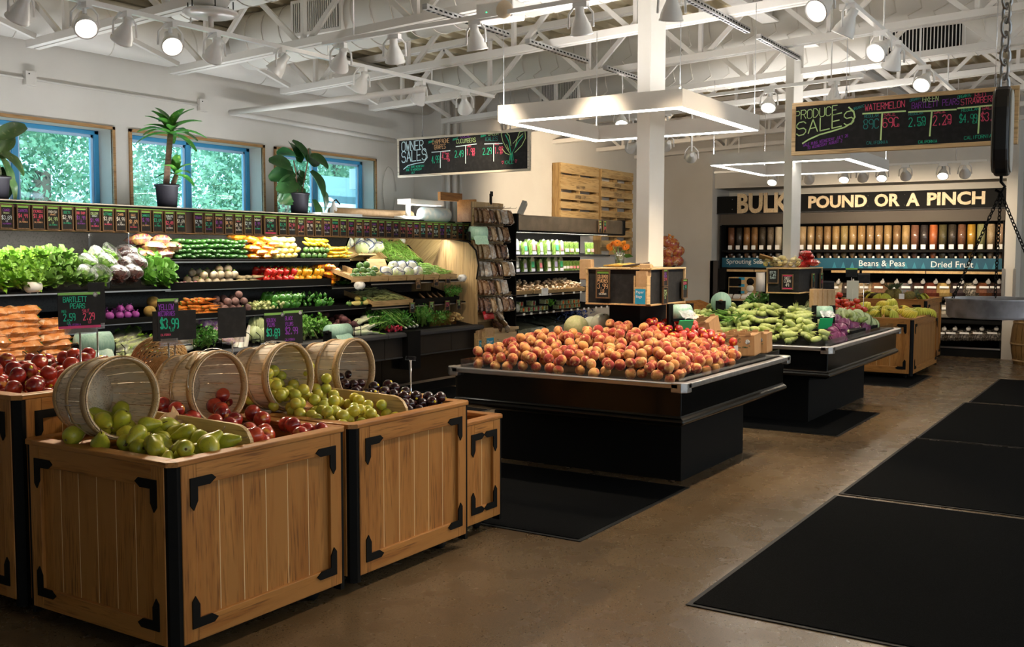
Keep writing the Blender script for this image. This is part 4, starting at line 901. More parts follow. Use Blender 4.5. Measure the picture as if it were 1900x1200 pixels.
MB().box(10.38, 6.92, .06, 10.93, 7.03, .62).obj('carcass', tan, o); MB().box(10.40, 6.905, .09, 10.91, 6.92, .57).obj('door', tan, o, bevel=.003)
MB().tube([(10.46, 6.905, .50), (10.46, 6.87, .50), (10.46, 6.87, .38), (10.46, 6.905, .38)], .005, 6).obj('handle', chrome, o); MB().box(10.36, 6.90, .60, 10.95, 7.03, .635).obj('top', tan, o); MB().box(10.40, 6.94, 0, 10.91, 7.03, .06).obj('plinth', blackm, o)
bag_holder((wx(888, 6.86), 6.86, .415), (1, 0, 0), .17, .20, 'left wooden paper bag pocket on the case end')
bag_holder((wx(903, 6.80), 6.80, .44), (1, 0, 0), .20, .20, 'right wooden paper bag pocket on the case end')

# ================================================================ second case: packed salads, mushrooms, sprouts
D0, D1 = 10.90, 13.95
o = thing('packaged_salad_case', 'stainless topped refrigerated case of packed salads and mushrooms on the pallet wall', 'refrigerated case', (12.4, 7.3, 0)); cC = o
MB().box(D0, 6.95, 0, D1, 7.75, .42).obj('base', blackg, o); MB().box(D0, 6.90, .42, D1, 7.75, .50).obj('front_rail', M('warm_grey_steel', (.30, .27, .23), .4, .6), o)
MB().box(D0, 7.66, .5, D1, 7.75, 1.85).obj('back_panel', blackm, o); MB().box(D0, 6.92, .5, D0+.02, 7.7, 1.85).obj('end_panel', black, o)
MB().box(D0, 6.90, 1.845, D1, 7.76, 2.06).obj('canopy', canopy, o, bevel=.02); MB().box(D1-.06, 6.885, 1.84, D1+.02, 7.76, 2.07).box(D0, 6.89, 1.835, D1, 6.93, 1.86).box(D0-.02, 6.885, 1.84, D0+.03, 7.76, 2.07).obj('canopy_end', black, o, bevel=.015)
MB().box(D0+.1, 7.10, 1.8435, D1-.1, 7.15, 1.8455).obj('canopy_light', led_case, o)
lamp('case_light', 'AREA', ((D0+D1)/2, 7.05, 1.83), 24, (1, .93, .80), aim=((D0+D1)/2, 7.35, 1.0), size=D1-D0-.2, size_y=.05, parent=o)
def tagstrip(s, x0, x1, y, z, n, seed):
    rg = random.Random(seed); m = MB()
    for i in range(n): x = x0+(x1-x0)*(i+rg.uniform(.2, .8))/n; m.box(x, y-.003, z, x+.05, y, z+.028)
    m.obj('shelf_tag', paper, s)
for z, yf, seed, nt_ in ((1.545, 7.12, 1, 0), (1.315, 7.12, 2, 0), (1.03, 6.98, 3, 9), (.79, 6.98, 4, 14)):
    s = shelf(o, D0+.03, D1-.03, yf, z, .03, 7.66)
    if nt_: tagstrip(s, D0+.2, D1-.1, yf-.007, z-.03, nt_, seed)
for i, px in enumerate((1112, 1121)):
    chalk_card((wx(px, 6.878), 6.878, 1.87), (1, 0, 0), .075, .17, [('SALAD', cL, .14), ('3.99', cW, .22)] if i == 0 else [('MIX', cG, .16), ('2.99', cP, .22)], 'narrow chalk card on the stainless canopy, %s of two' % ('left', 'right')[i], 'canopy chalk cards')
tag(MB().box(11.62, 6.955, 1.0, 11.78, 6.965, 1.10).obj('price_sign', paper), 'small white price sign on the mushroom shelf edge', 'sign')

# ================================================================ pallets on the wall
def pallet_on_wall(x0, x1, z0, z1, words, label, boards):
    o = thing('wooden_pallet', label, 'pallet', ((x0+x1)/2, 7.72, z0), 'pallets hung on the wall'); 
    for x in (x0, (x0+x1)/2-.02, x1-.04): MB().box(x, 7.66, z0, x+.045, 7.79, z1).obj('stringer', palletv, o)
    m = MB(); rg = random.Random(int(x0*10)); z = z1; txt = MB(); k = 0
    for bh, gap in boards:
        m = MB(); e = rg.uniform(-.01, .01); m.box(x0+.005, 7.64+e*.3, z-bh, x1-.005, 7.66, z); m.obj('face_board', pallet, o)
        w = words[k % len(words)]
        if w: hh = min(.05, bh*.45); L = len(w)*hh*.62; chalk(txt, w, V(((x0+x1)/2-L/2, 7.634, z-bh*.72)), (1, 0, 0), (0, 0, 1), hh, .62, .007, .1)
        k += 1; z -= bh+gap
    txt.obj('marker_writing', M('marker', (.22, .16, .10), .9), o)
    m = MB(); z = z1-.03
    while z > z0+.1: m.box(x0, 7.78, z-.09, x1, 7.795, z); z -= .24
    m.obj('back_board', pallet, o)
pallet_on_wall(13.30, 14.53, 2.05, 2.93, ['', '', 'SWEET FARM', 'HARMONY FARM', '', ''], 'wooden pallet hung on the wall, left one, with farm names on its boards', [(.15, .03), (.115, .0), (.10, .045), (.105, .035), (.10, .035), (.10, .04), (.11, 0)])
pallet_on_wall(14.62, 15.78, 1.55, 2.93, ['', 'RIVERSIDE', 'CUMBERLAND', 'OAKDALE', 'HILLTOP', ''], 'wooden pallet hung on the wall, right one, with dark handwriting on its boards', [(.14, .055), (.09, .06), (.10, .06), (.10, .065), (.10, .06), (.10, .06), (.10, .06), (.11, 0)])
# things on top of the cases
tag(MB().box(9.3, 7.45, 1.95, 10.05, 7.75, 2.0).tube([(9.45, 7.5, 2.0), (9.45, 7.5, 2.12), (9.5, 7.5, 2.16), (10.0, 7.5, 2.16)], .03, 8).box(9.4, 7.42, 2.14, 10.05, 7.62, 2.2).obj('shelf_frame', M('cream_plastic', (.70, .66, .58), .5)), 'cream plastic frame standing on top of the produce case', 'frame')
tag(MB().box(9.85, 7.32, 2.20, 10.3, 7.36, 2.30).box(10.22, 7.08, 1.95, 10.26, 7.34, 2.22).obj('wood_board', oak_x), 'short brown board behind the slatted panel top', 'board')
tag(MB().cyl((8.35, 7.7, 2.01), (9.65, 7.62, 2.01), .06, 14).obj('paper_tube', kraft), 'long brown paper tube lying on the produce case top', 'tube')
tag(MB().box(7.85, 7.38, 1.95, 8.5, 7.6, 1.985).obj('paper_stack', M('pale_blue_paper', (.70, .76, .82), .7)), 'flat stack of pale blue paper on the produce case top', 'paper')
o = thing('spray_bottle', 'white spray bottle standing on the produce case top', 'bottle', (8.37, 7.68, 1.95)); MB().lathe([(0, 0), (.04, 0), (.04, .10), (.018, .15), (.018, .18), (0, .18)], 14, T(8.37, 7.68, 1.95)).obj('bottle_body', paper, o); MB().tube([(8.37, 7.68, 2.13), (8.40, 7.67, 2.15), (8.45, 7.66, 2.10)], .008, 6).obj('hose', blackm, o)
bl = M('pale_blue_film', (.55, .70, .74), .3, n=(9, (.80, .84, .82), .45, .6)); tag(MB().cyl((9.50, 7.33, 2.02), (9.95, 7.31, 2.02), .085, 20).obj('film_roll', bl), 'pale blue roll of film lying above the right end of the price cards', 'roll')
o = thing('tilted_box', 'small grey box tilted up on the stainless canopy', 'box', (11.35, 7.1, 2.06)); MB().obox(T(11.35, 7.1, 2.15) @ rotm(.3, .5, .4), .09, .06, .2).obj('carton', M('grey_card', (.55, .52, .46), .7), o)
# bulb bins far left of the bulk wall: carton stand, net bags of onions
o = thing('bin_stand', 'black bin stand holding net bags on the far wall', 'stand', (15.9, 7.3, 0)); MB().box(15.5, 7.1, 1.22, 16.35, 7.7, 1.40).obj('tray', black, o); MB().box(15.6, 7.4, 0, 16.3, 7.6, 1.22).obj('stand_base', blackm, o)
o = thing('curved_bin', 'low wooden bin with rounded dividers before the far wall', 'bin', (15.0, 6.35, 0))
for k in range(6): x = 14.2+.26*k; MB().prism([(6.0, .0), (6.6, 0), (6.6, .78), (6.5, .80), (6.3, .82), (6.12, .76), (6.02, .62)], .02, MX(((0, 0, 1, x), (1, 0, 0, 0), (0, 1, 0, 0), (0, 0, 0, 1)))).obj('bin_divider', oak_y, o)
MB().box(14.2, 6.02, 0, 15.52, 6.6, .45).obj('bin_body', blackm, o); MB().box(14.2, 6.55, .45, 15.52, 6.6, .78).obj('bin_back', oak_x, o)
tag(MB().box(13.5, 6.2, 0, 14.1, 6.55, .92).obj('carton_stack', cardboard, bevel=.006), 'tall brown cartons standing behind the front sign box', 'cartons')
# ================================================================ bulk wall: sign, gravity bins, scoop bins
BX = 16.72
o = thing('bulk_sign', 'black fascia sign with pale wooden letters BULK POUND OR A PINCH', 'sign', (BX, 4.2, 2.27))
za, zb = at(1600, 390, X=BX).z, at(1600, 356.5, X=BX).z
MB().box(BX, 1.975, za, BX+.05, 6.50, zb).obj('fascia', blackm, o); MB().box(BX-.01, 1.975, za-.012, BX+.05, 6.50, za).obj('fascia_ledge', grey, o)
lw_ = wood('cut_letter_wood', (.72, .57, .37), (.62, .46, .27), 0, 8)
def sign_word(t, pxa, pxb, h, z):
    """cut-out wooden word between two columns of the fascia, letters facing the room"""
    ya, yb = wy(pxa, BX), wy(pxb, BX); me = type_mesh(t, 1.0, lw_, 'cut_letters', extrude=.03, bold=.035)
    xs = [v.co.x for v in me.vertices]; ys = [v.co.y for v in me.vertices]; sx = (ya-yb)/(max(xs)-min(xs)); sy = h/(max(ys)-min(ys))
    F = frame((BX-.012, ya, z), (0, -1, 0), (0, 0, 1)) @ MX.Diagonal((sx, sy, .5, 1)) @ T(-min(xs), -min(ys), 0)
    me.transform(F); me.transform(MX.Translation(-V(o.location))); c = bpy.data.objects.new('cut_letters', me); COL.objects.link(c); c.parent = o
H = zb-za
sign_word('BULK', 1367, 1463, H*1.18, za-.012); sign_word('POUND', 1498, 1606, H*.70, za+H*.17); sign_word('OR', 1620, 1667, H*.70, za+H*.17); sign_word('A', 1678.5, 1703, H*.70, za+H*.17); sign_word('PINCH', 1717, 1824, H*.70, za+H*.17)
m = MB()
for px in (1357, 1607.5, 1675, 1748):
    for z in (za+H*.22, za+H*.8): y = wy(px, BX); m.cyl((BX-.004, y, z), (BX, y, z), .008, 8)
m.obj('fixing_screw', chrome, o)
def zpx(py, X=16.85, px=1700): return at(px, py, X=X).z
o = thing('bulk_shelving', 'black bulk food shelving filling the alcove under the bulk sign', 'shelving', (16.95, 4.2, 0)); sh = o; yL, yR = 6.44, 1.99
brown = M('brown_soffit', (.065, .052, .040), .7)
MB().box(BX+.01, yR, zpx(412), 17.25, yL, za-.02).obj('soffit', brown, o)
MB().box(17.22, yR, .1, 17.27, yL, zpx(412)).obj('back_board', blackm, o)
m = MB()
for py0, py1, xf in ((412, 414.5, 16.80), (463.5, 468, 16.78), (499, 502.5, 16.74), (551, 555, 16.70), (590, 596, 16.66)): m.box(xf, yR, zpx(py1), 17.24, yL, zpx(py0))
m.box(16.72, yR-.0, .12, 17.24, yR+.02, 2.05).box(16.72, yL-.02, .12, 17.24, yL, 2.05); m.obj('shelf', black, o)
MB().box(16.68, yR, 0, 17.24, yL, .12).obj('base', blackm, o); MB().box(16.665, yR, .125, 16.68, yL, .15).obj('base_strip', shelfst, o)
for a, b in ((1342, 1399), (1401, 1422), (1543, 1594.5), (1600, 1717), (1719, 1863)):
    MB().box(16.70, wy(b, 16.72), zpx(507), 16.735, wy(a, 16.72), zpx(502.5)).obj('wood_strip', ply, o)
b = MB().box(16.80, yR+.02, zpx(498.5), 16.815, yL-.02, zpx(479)).obj('blue_strip', M('blue_banner', (.004, .062, .115), .5, n=(3, (.006, .09, .15), .4, .6)), o)
m = MB()
for px in [1548+16.5*i for i in range(20)]:
    y = wy(px, 16.8); zc = zpx(498); m.add([(16.798, y+.035, zc), (16.798, y-.035, zc), (16.798, y, zc+.10)], [(0, 1, 2)])
m.obj('banner_triangle', M('pale_blue_print', (.03, .20, .28), .5), b)
for t, pxa, py, sz in (('Sprouting Seeds', 1347.5, 491, .115), ('Seeds', 1408, 491, .115), ('Beans & Peas', 1592.5, 494, .135), ('Dried Fruit', 1726, 495.5, .135)):
    lettering(t, sz, paper, frame((16.796, wy(pxa, 16.8), zpx(py)), (0, -1, 0), (0, 0, 1)), b, 'printed_words')
# gravity bins
def food(name, c, c2): return M('food_'+name, c, .7, n=(70, c2, .42, .6))
FOODS = [('pinkish oats', (.52, .34, .22), (.62, .45, .32)), ('cream flakes', (.62, .50, .34), (.52, .38, .22)), ('pale green split peas', (.36, .38, .17), (.46, .46, .24)), ('yellow split peas', (.66, .40, .05), (.58, .33, .04)),
  ('russet lentils', (.20, .085, .045), (.28, .13, .07)), ('dark lentils', (.045, .035, .025), (.08, .065, .05)), ('olive lentils', (.14, .12, .05), (.10, .085, .035)), ('orange lentils', (.62, .19, .06), (.54, .15, .05)), ('black beans', (.03, .024, .028), (.05, .04, .04)),
  ('red beans', (.30, .14, .09), (.24, .10, .06)), ('cream beans', (.52, .36, .17), (.45, .30, .13)), ('speckled brown beans', (.33, .20, .10), (.25, .14, .06)), ('tan grain', (.46, .30, .13), (.38, .24, .10)), ('tan barley', (.42, .27, .13), (.33, .20, .09)), ('brown rice', (.36, .22, .11), (.44, .29, .15)), ('golden grain', (.46, .29, .12), (.40, .24, .09)), ('buff grain', (.50, .34, .16), (.44, .28, .12)), ('greenish grain', (.44, .34, .15), (.36, .27, .11)), ('amber grain', (.48, .32, .14), (.40, .25, .10)), ('brown wheat', (.34, .20, .09), (.42, .27, .13)),
  ('dark wheat', (.27, .16, .07), (.35, .22, .10)), ('tan flour', (.52, .36, .19), (.46, .31, .15)), ('beige flour', (.60, .44, .26), (.55, .39, .22)), ('cream flour', (.68, .54, .36), (.62, .48, .30)), ('pale flour', (.70, .58, .42), (.66, .53, .37)), ('white flour', (.74, .66, .53), (.70, .62, .48))]
SMALL = [('rust seeds', (.28, .12, .06), (.22, .09, .05)), ('black seeds', (.03, .025, .02), (.06, .05, .045)), ('orange brown seeds', (.42, .22, .08), (.35, .17, .06)), ('amber seeds', (.38, .21, .09), (.31, .16, .06)), ('dark seeds', (.06, .045, .03), (.10, .075, .05)), ('mixed grey seeds', (.25, .20, .15), (.16, .12, .08))]
plas = clear('bin_plastic', (.86, .84, .80), .06, .15); plas2 = clear('hopper_plastic', (.74, .70, .66), .16, .3)
zt, z1, z2, z3 = zpx(416), zpx(463.5), zpx(468), zpx(489)
def gravity_bin(y, r, fd, label, X=16.92, group='gravity bins in the upper row'):
    o = thing('gravity_bin', label, 'bulk bin', (X, y, z3), group); fm = food(*fd)
    MB().lathe([(0, 0), (r*.93, 0), (r*.93, (zt-z1)*.97), (0, (zt-z1)*.97)], 14, T(X, y, z1+.003)).obj('food_column', fm, o)
    MB().lathe([(r, 0), (r, zt-z1-.01)], 16, T(X, y, z1+.002)).obj('clear_tube', plas, o)
    MB().lathe([(r*.28, 0), (r*.30, (z2-z3)*.38), (r*.88, (z2-z3)*.72), (r*.92, z2-z3)], 14, T(X, y, z3)).obj('hopper', plas2, o)
    MB().lathe([(0, 0), (r*.25, .0), (r*.25, (z2-z3)*.4), (r*.78, (z2-z3)*.74), (r*.78, (z2-z3)*.98), (0, (z2-z3)*.98)], 12, T(X, y, z3+.002)).obj('hopper_food', fm, o)
    w = r*1.15; h = w*1.0
    MB().box(X-r-.006, y-w/2, z1+.012, X-r-.002, y+w/2, z1+.012+h).obj('bin_label', paper, o)
    for s in (-1, 1): MB().cyl((X-r*.9, y+s*r*1.02, z2-.06), (X-r*.9, y+s*r*.98, z2-.16), .012, 6).obj('latch', M('white_plastic', (.75, .73, .70), .4), o)
    return o
pR, pL = wy(1854, 16.86), wy(1546.5, 16.86); pitch = (pL-pR)/18
for i, fd in enumerate(FOODS):
    y = pR+pitch*i*.995
    gravity_bin(y, pitch*.46, fd, 'tall clear gravity bin of %s, %s from the right' % (fd[0], ordn(i)))
yb = pR+pitch*25.45; sp = (wy(1346.5, 16.88)-yb)/6
for i, fd in enumerate(SMALL[::-1]): gravity_bin(yb+sp*(i+.5), sp*.44, fd, 'narrow gravity bin of %s, %s of six from the right' % (fd[0], ORD[i]), 16.95, 'narrow seed bins')
# scoop bins
def scoop_bin(px, py0, py1, X, c1, c2, label, group, w=.235):
    y = wy(px, X); za_, zb_ = zpx(py1, X, px), zpx(py0, X, px); H = zb_-za_; o = thing('scoop_bin', label, 'scoop bin', (X+.2, y, za_), group); fm = M('bin_food_'+label[:34], c1, .6, n=(45, c2, .45, .6))
    K = MX(((1, 0, 0, X), (0, 0, 1, y-w/2), (0, 1, 0, za_), (0, 0, 0, 1)))
    MB().prism([(.03, 0), (.42, 0), (.42, H*.80), (.10, H*.74), (.01, H*.45), (.005, H*.2)], w*.94, K @ T(0, 0, w*.03)).obj('bin_contents', fm, o)
    MB().prism([(.022, -.002), (.44, -.002), (.44, H), (.16, H*.98), (.06, H*.80), (.0, H*.5), (-.004, H*.2)], w, K).obj('clear_bin', plas, o)
    MB().box(X-.012, y-w*.28, za_+H*.46, X+.0, y+w*.28, za_+H*.58).obj('bin_label', paper, o)
    MB().lathe([(0, 0), (.034, 0), (.034, .012), (0, .012)], 16, T(X+.035, y-w*.22, za_+H*.80) @ rotm(0, -1.0, 0)).cyl((X+.03, y-w*.22, za_+H*.72), (X+.06, y-w*.22, za_+H*.98), .014, 8).obj('scoop', M('grey_scoop', (.36, .34, .32), .4), o)
fr = [(1549, (.45, .36, .24), (.65, .58, .48), 'pale trail mix'), (1576, (.05, .035, .03), (.08, .05, .04), 'dark fruit'), (1604, (.35, .25, .15), (.6, .5, .35), 'banana chips'), (1631, (.22, .10, .05), (.30, .15, .08), 'russet fruit'), (1657, (.20, .10, .06), (.28, .16, .1), 'brown mix'), (1682, (.12, .16, .20), (.2, .1, .1), 'mixed sweets'), (1706, (.05, .02, .02), (.09, .04, .03), 'dark cherries'),
      (1729.5, (.22, .05, .025), (.16, .03, .02), 'red berries'), (1753, (.52, .36, .12), (.60, .45, .2), 'golden banana chips'), (1778, (.04, .022, .03), (.07, .04, .045), 'black raisins'), (1803, (.05, .045, .04), (.55, .5, .42), 'speckled seeds'), (1827, (.26, .09, .035), (.20, .06, .025), 'orange apricots'), (1847, (.06, .025, .025), (.10, .04, .035), 'dark mixed fruit')]
for i, (px, c1, c2, nm) in enumerate(fr): scoop_bin(px, 517, 550, 16.74, c1, c2, 'clear scoop bin of %s on the middle shelf, %s from the left' % (nm, ordn(i)), 'scoop bins on the middle shelf')
for i, px in enumerate((1726, 1752, 1779, 1805, 1830, 1847)): scoop_bin(px, 556, 589, 16.70, (.50, .46, .40), (.60, .56, .5), 'clear scoop bin of pale flour on the lower shelf, %s from the left' % ordn(i), 'scoop bins on the lower shelf')
for i, px in enumerate((1748, 1768, 1793, 1818, 1845)): scoop_bin(px, 605, 632, 16.68, (.03, .026, .026), (.35, .33, .31), 'clear scoop bin of dark mix on the bottom shelf, %s from the left' % ordn(i), 'scoop bins on the bottom shelf')
# station at the left of the bulk shelving
o = thing('weigh_station', 'wooden weigh station with cubbies and round blue-marked holes left of the scoop bins', 'counter', (16.6, 5.9, 0)); X = 16.45
def yz(px, py): q = at(px, py, X=X); return q.y, q.z
y0, z0 = yz(1397, 557); y1, z1 = yz(1348, 514); MB().box(X, y0+.0, z0-.85 if z0 > .9 else 0, X+.3, y1, z0).obj('cabinet', oak_y, o); MB().box(X-.01, y0-.03, z0-.55, X+.0, y1, z0-.02).obj('cabinet_opening', blackm, o)
MB().box(X-.06, y0-.05, z0-.01, X+.3, y1+.02, z0+.02).obj('worktop', tan, o)
MB().box(X+.1, y0-.05, z0+.02, X+.3, y1, z1).obj('hutch', ply, o)
for k, (ya_, yb_, zc, zd) in enumerate(((.52, .97, .60, .95), (.52, .97, .22, .55))): MB().box(X+.09, y0+(y1-y0)*ya_, z0+(z1-z0)*zc, X+.1, y0+(y1-y0)*yb_, z0+(z1-z0)*zd).obj('cubby', blackm, o)
for k in range(3):
    zc = z0+(z1-z0)*(.2+.3*k); yc = y0+(y1-y0)*.18
    h = MB().cyl((X+.085, yc, zc), (X+.1, yc, zc), .062, 20).obj('round_hole', blackm if k == 2 else paper, o); MB().box(X+.09, yc+.10, zc+.03, X+.1, yc+.20, zc+.075).obj('blue_tab', bluec, o)
for k in range(4): tag(MB().obox(T(X+.0, y1-.05-.14*k, z0+.06) @ rotm(0, -.5, 0), .09, .11, .03).obj('card_box', paper), 'small white card box on the weigh station worktop, %s from the left' % ORD[k], 'card box', 'card boxes')
q = at(1411, 523, X=16.5); tag(MB().cyl((16.5, q.y, q.z-.16), (16.5, q.y, q.z+.16), .075, 16).obj('cup_stack', M('white_plastic', (.75, .73, .70), .4)), 'column of stacked white cups beside the weigh station', 'cups')
q = at(1340, 520, X=16.45); tag(MB().box(16.42, q.y-.06, q.z-.16, 16.5, q.y+.06, q.z+.2).obj('dispenser', black), 'small black dispenser on the wall left of the weigh station', 'dispenser')
# barrel
o = thing('wooden_barrel', 'slatted wooden barrel at the right edge on the floor', 'barrel', (16.15, 1.42, 0)); C0 = (16.15, 1.42, 0); zt_ = at(1880, 592, X=15.85).z
m = MB(); n = 22
for k in range(n):
    a0, a1 = 2*PI*(k+.03)/n, 2*PI*(k+.97)/n; vs = []
    for t in (0, .25, .5, .75, 1): r = .33+.045*math.sin(PI*t); vs += [(C0[0]+r*math.cos(a), C0[1]+r*math.sin(a), zt_*t) for a in (a0, a1)]
    m.add(vs, [(2*i, 2*i+1, 2*i+3, 2*i+2) for i in range(4)])
m.lathe([(0, zt_*.97), (.325, zt_*.97)], 22, T(C0[0], C0[1], 0)); m.obj('barrel_stave', wood('barrel_wood', (.36, .21, .07), (.27, .145, .045), 2, 12), o)
for t in (.08, .45, .92):
    r = .338+.045*math.sin(PI*t); MB().lathe([(r-.006, -.012), (r, -.012), (r, .012), (r-.006, .012)], 28, T(C0[0], C0[1], zt_*t)).obj('barrel_hoop', splint_d, o)
# ================================================================ hanging scale near the camera
X = 3.7; yc = wy(1852, X); dep = (V((X, yc, 1.4))-V((0, 0, CAM_H))).dot(_f); R = 88*dep/FPX
o = thing('hanging_scale', 'black dial scale hanging on a chain at the upper right', 'scale', (X, yc, 1.62)); vd = V((X, yc, 0)).normalized(); ax = MX.Rotation(-.05, 3, 'Z') @ V((vd.y, -vd.x, 0))
zc = at(1852, 245, X=X).z; zr = (at(1852, 165, X=X).z-at(1852, 328, X=X).z)/2; tk = 26*dep/FPX
c = V((X, yc, zc))
dirv = V((-ax.y, ax.x, 0))
m = MB(); N = 28
pr = []
for k in range(N):
    a = 2*PI*k/N; ca, sa = math.cos(a), math.sin(a); e = (abs(ca)**3.2+abs(sa)**3.2)**(-1/3.2); pr.append((ca*e*zr*.82, sa*e*zr))
F = MX(((dirv.x, 0, ax.x, c.x-ax.x*tk/2), (dirv.y, 0, ax.y, c.y-ax.y*tk/2), (0, 1, 0, c.z), (0, 0, 0, 1)))
m.prism(pr, tk, F); m.obj('drum', M('scale_black', (.008, .008, .010), .35), o, bevel=.008)
MB().prism([(x*.92, y*.92) for x, y in pr], .004, F @ T(0, 0, tk+.001)).obj('dial', M('dial_face', (.35, .34, .31), .5), o)
MB().prism([(x*.92, y*.92) for x, y in pr], .004, F @ T(0, 0, -.005)).obj('dial', M('dial_face', (.35, .34, .31), .5), o)
def chain(o, p0, p1, link, wire, name, mat):
    p0 = V(p0); p1 = V(p1); L = (p1-p0).length; u = (p1-p0)/L; n = max(2, int(L/(link*.72))); a = u.orthogonal().normalized(); b = u.cross(a); m = MB()
    for i in range(n):
        q = p0+u*(i+.5)*L/n; s = a if i % 2 else b
        m.tube([q+u*math.cos(t*PI/5)*link*.5+s*math.sin(t*PI/5)*link*.27 for t in range(10)], wire, 5, closed=True)
    return m.obj(name, mat, o)
galv = M('galvanised', (.42, .42, .43), .4, .8)
chain(o, (X, yc, zc+zr-.01), (X, yc, 3.4), .062, .0055, 'chain', galv)
zh = zc-zr; MB().tube([(X, yc, zh+.01), (X, yc, zh-.02), (X+.012*ax.x, yc+.012*ax.y, zh-.035), (X, yc, zh-.055), (X-.016*ax.x, yc-.016*ax.y, zh-.045)], .005, 6).obj('hook', black, o)
zp = at(1800, 556, X=X-.1).z
pan = thing('scale_pan', 'round grey metal pan hanging from the scale by three chains', 'scale pan', (X, yc, zp-.06)); ph = 34*dep/FPX
MB().lathe([(0, -ph), (R*.95, -ph), (R*.985, -ph+.008), (R, -.004), (R*1.03, 0), (R*1.03, .004), (R*.985, .002), (R*.965, -ph+.01), (0, -ph+.006)], 48, T(X, yc, zp)).obj('pan_bowl', M('galvanised_pan', (.46, .49, .58), .42, .45, n=(18, (.27, .29, .34), .4, .65)), pan)
for k in range(3):
    a = math.atan2(_r2.y, _r2.x)+PI+2*PI*k/3+.12; chain(pan, (X, yc, zh-.055), (X+R*math.cos(a), yc+R*math.sin(a), zp), .019, .0017, 'pan_chain', blackm)
# ================================================================ hanging blackboards
def sale_board(x, yL_, yR_, z0, z1, label, chains, t=.035, pale=False):
    o = thing('sale_board', label, 'sale board', (x, (yL_+yR_)/2, z0), 'hanging sale boards'); fm = wood('board_frame_pale', (.66, .60, .50), (.58, .51, .40), 1, 9) if pale else wood('board_frame_pine', (.66, .47, .25), (.55, .37, .18), 1, 9)
    MB().box(x+.004, yR_+t, z0+t, x+.03, yL_-t, z1-t).obj('blackboard', chalkb, o)
    MB().box(x-.005, yR_, z0, x+.035, yL_, z0+t).box(x-.005, yR_, z1-t, x+.035, yL_, z1).box(x-.005, yR_, z0+t, x+.035, yR_+t, z1-t).box(x-.005, yL_-t, z0+t, x+.035, yL_, z1-t).obj('board_frame', fm, o, bevel=.003)
    for y in chains: MB().cyl((x+.015, y, z1), (x+.015, y, zbot(y)+.02), .003, 5).obj('hanging_wire', alu, o); chain(o, (x+.015, y, z1), (x+.015, y, z1+.09), .03, .003, 'chain', galv)
    return o
def board_writer(o, x, rows):
    """rows: (text, px, py, letter height in photo px, colour, slant, width factor)"""
    by = {}
    for t, px, py, h, col, sl, wf in rows:
        q = at(px, py, X=x+.002); hh = (at(px, py-h, X=x+.002)-q).z
        mb = by.setdefault(col.name, (MB(), col))[0]; chalk(mb, t, (x+.002, q.y, q.z), (0, -1, sl), (0, 0, 1), hh, wf, max(.0028, hh*.085), .03)
    for mb, col in by.values(): mb.obj('chalk_writing', col, o)
def chalk_lines(o, x, segs, col, t):
    mb = MB()
    for pts in segs: ribbon(mb, [at(a, b, X=x+.0015) for a, b in pts], (-1, 0, 0), t)
    mb.obj('chalk_line', col, o)
xo = JX[4]-.015
yL_, yR_ = wy(739, xo), wy(982, xo); z1_ = at(739, 257.4, X=xo).z; z0_ = at(739, 329, X=xo).z
ob = sale_board(xo, yL_, yR_, z0_, z1_, 'hanging blackboard reading owner sales, with grapes, cucumbers and kale prices', (yL_-.35, yR_+.25), .024, True)
board_writer(ob, xo, [('OWNER', 745.5, 281, 17, cB, .03, .62), ('SALES', 745.5, 302, 20, cB, .07, .60), ('CHAMPAGNE', 802, 267.5, 8, cO, .02, .56), ('GRAPES', 806, 277, 8, cO, .02, .56), ('LOCAL', 855, 256, 7, cV, .0, .66), ('CUCUMBERS', 847, 266, 7.5, cL, .01, .66), ('GREEN', 906, 251.5, 7, cL, 0, .66), ('KALES', 901, 262, 7.5, cT, 0, .75),
  ('4.99', 801, 303, 13, cG, 0, .36), ('4.38', 820, 296, 11, cP, 0, .38), ('2.49', 844, 292, 12, cG, 0, .42), ('1.98', 866, 288, 12, cP, 0, .40), ('2.29', 896, 287, 12, cG, 0, .42), ('1.98', 918, 285, 12, cP, 0, .40), ('SALE', 820, 284, 4, cP, 0, .6), ('SALE', 867, 273, 4, cP, 0, .6), ('SALE', 918, 269, 4, cP, 0, .6), ('LB', 831, 299, 4, cP, 0, .6), ('LB', 877, 289, 4, cP, 0, .6), ('LB', 928, 286, 4, cP, 0, .6), ('KALE', 937, 304.5, 6.5, cG, 0, .75), ('<', 931, 304.5, 6, cP, 0, .9), ('<', 955.5, 302, 6, cP, 0, .9),
  ('SALE RUNS WEDNESDAY', 754, 312, 3.6, cG, .02, .62), ('JUNE TO WEDNESDAY', 753, 317.5, 3.6, cG, .02, .62), ('JULY', 763, 322, 3.4, cG, .02, .62), ('ORGANIC', 795, 266, 3.6, cG, .2, .5), ('ORGANIC', 840, 261, 3.6, cG, .2, .5), ('ORGANIC', 892, 255, 3.6, cG, .2, .5)])
chalk_lines(ob, xo, [[(749, 314), (757, 307), (772, 303), (786, 301), (793, 292), (791, 282), (786, 277)], [(801, 282.5), (835, 279.5)], [(817.5, 281.5), (817, 311)], [(846, 272), (884, 267)], [(864, 270), (864, 303)], [(899, 267), (932, 266)], [(916, 266.5), (916, 299)]], cB, .009)
chalk_lines(ob, xo, [[(948, 287), (940, 275), (933, 262), (930, 248), (937, 243), (945, 252), (948, 270)], [(949, 287), (956, 272), (960, 256), (964, 245), (974, 243), (975, 256), (968, 270), (955, 283)], [(945, 287), (938, 284), (932, 276)], [(952, 266), (958, 259), (970, 248)], [(940, 268), (944, 278)]], cL, .006)
chalk_lines(ob, xo, [[(947, 285), (946, 297)], [(949, 285), (949, 297)], [(951, 285), (952, 297)], [(948, 284), (944, 262), (938, 250)], [(950, 284), (962, 262), (970, 252)]], cG, .009)
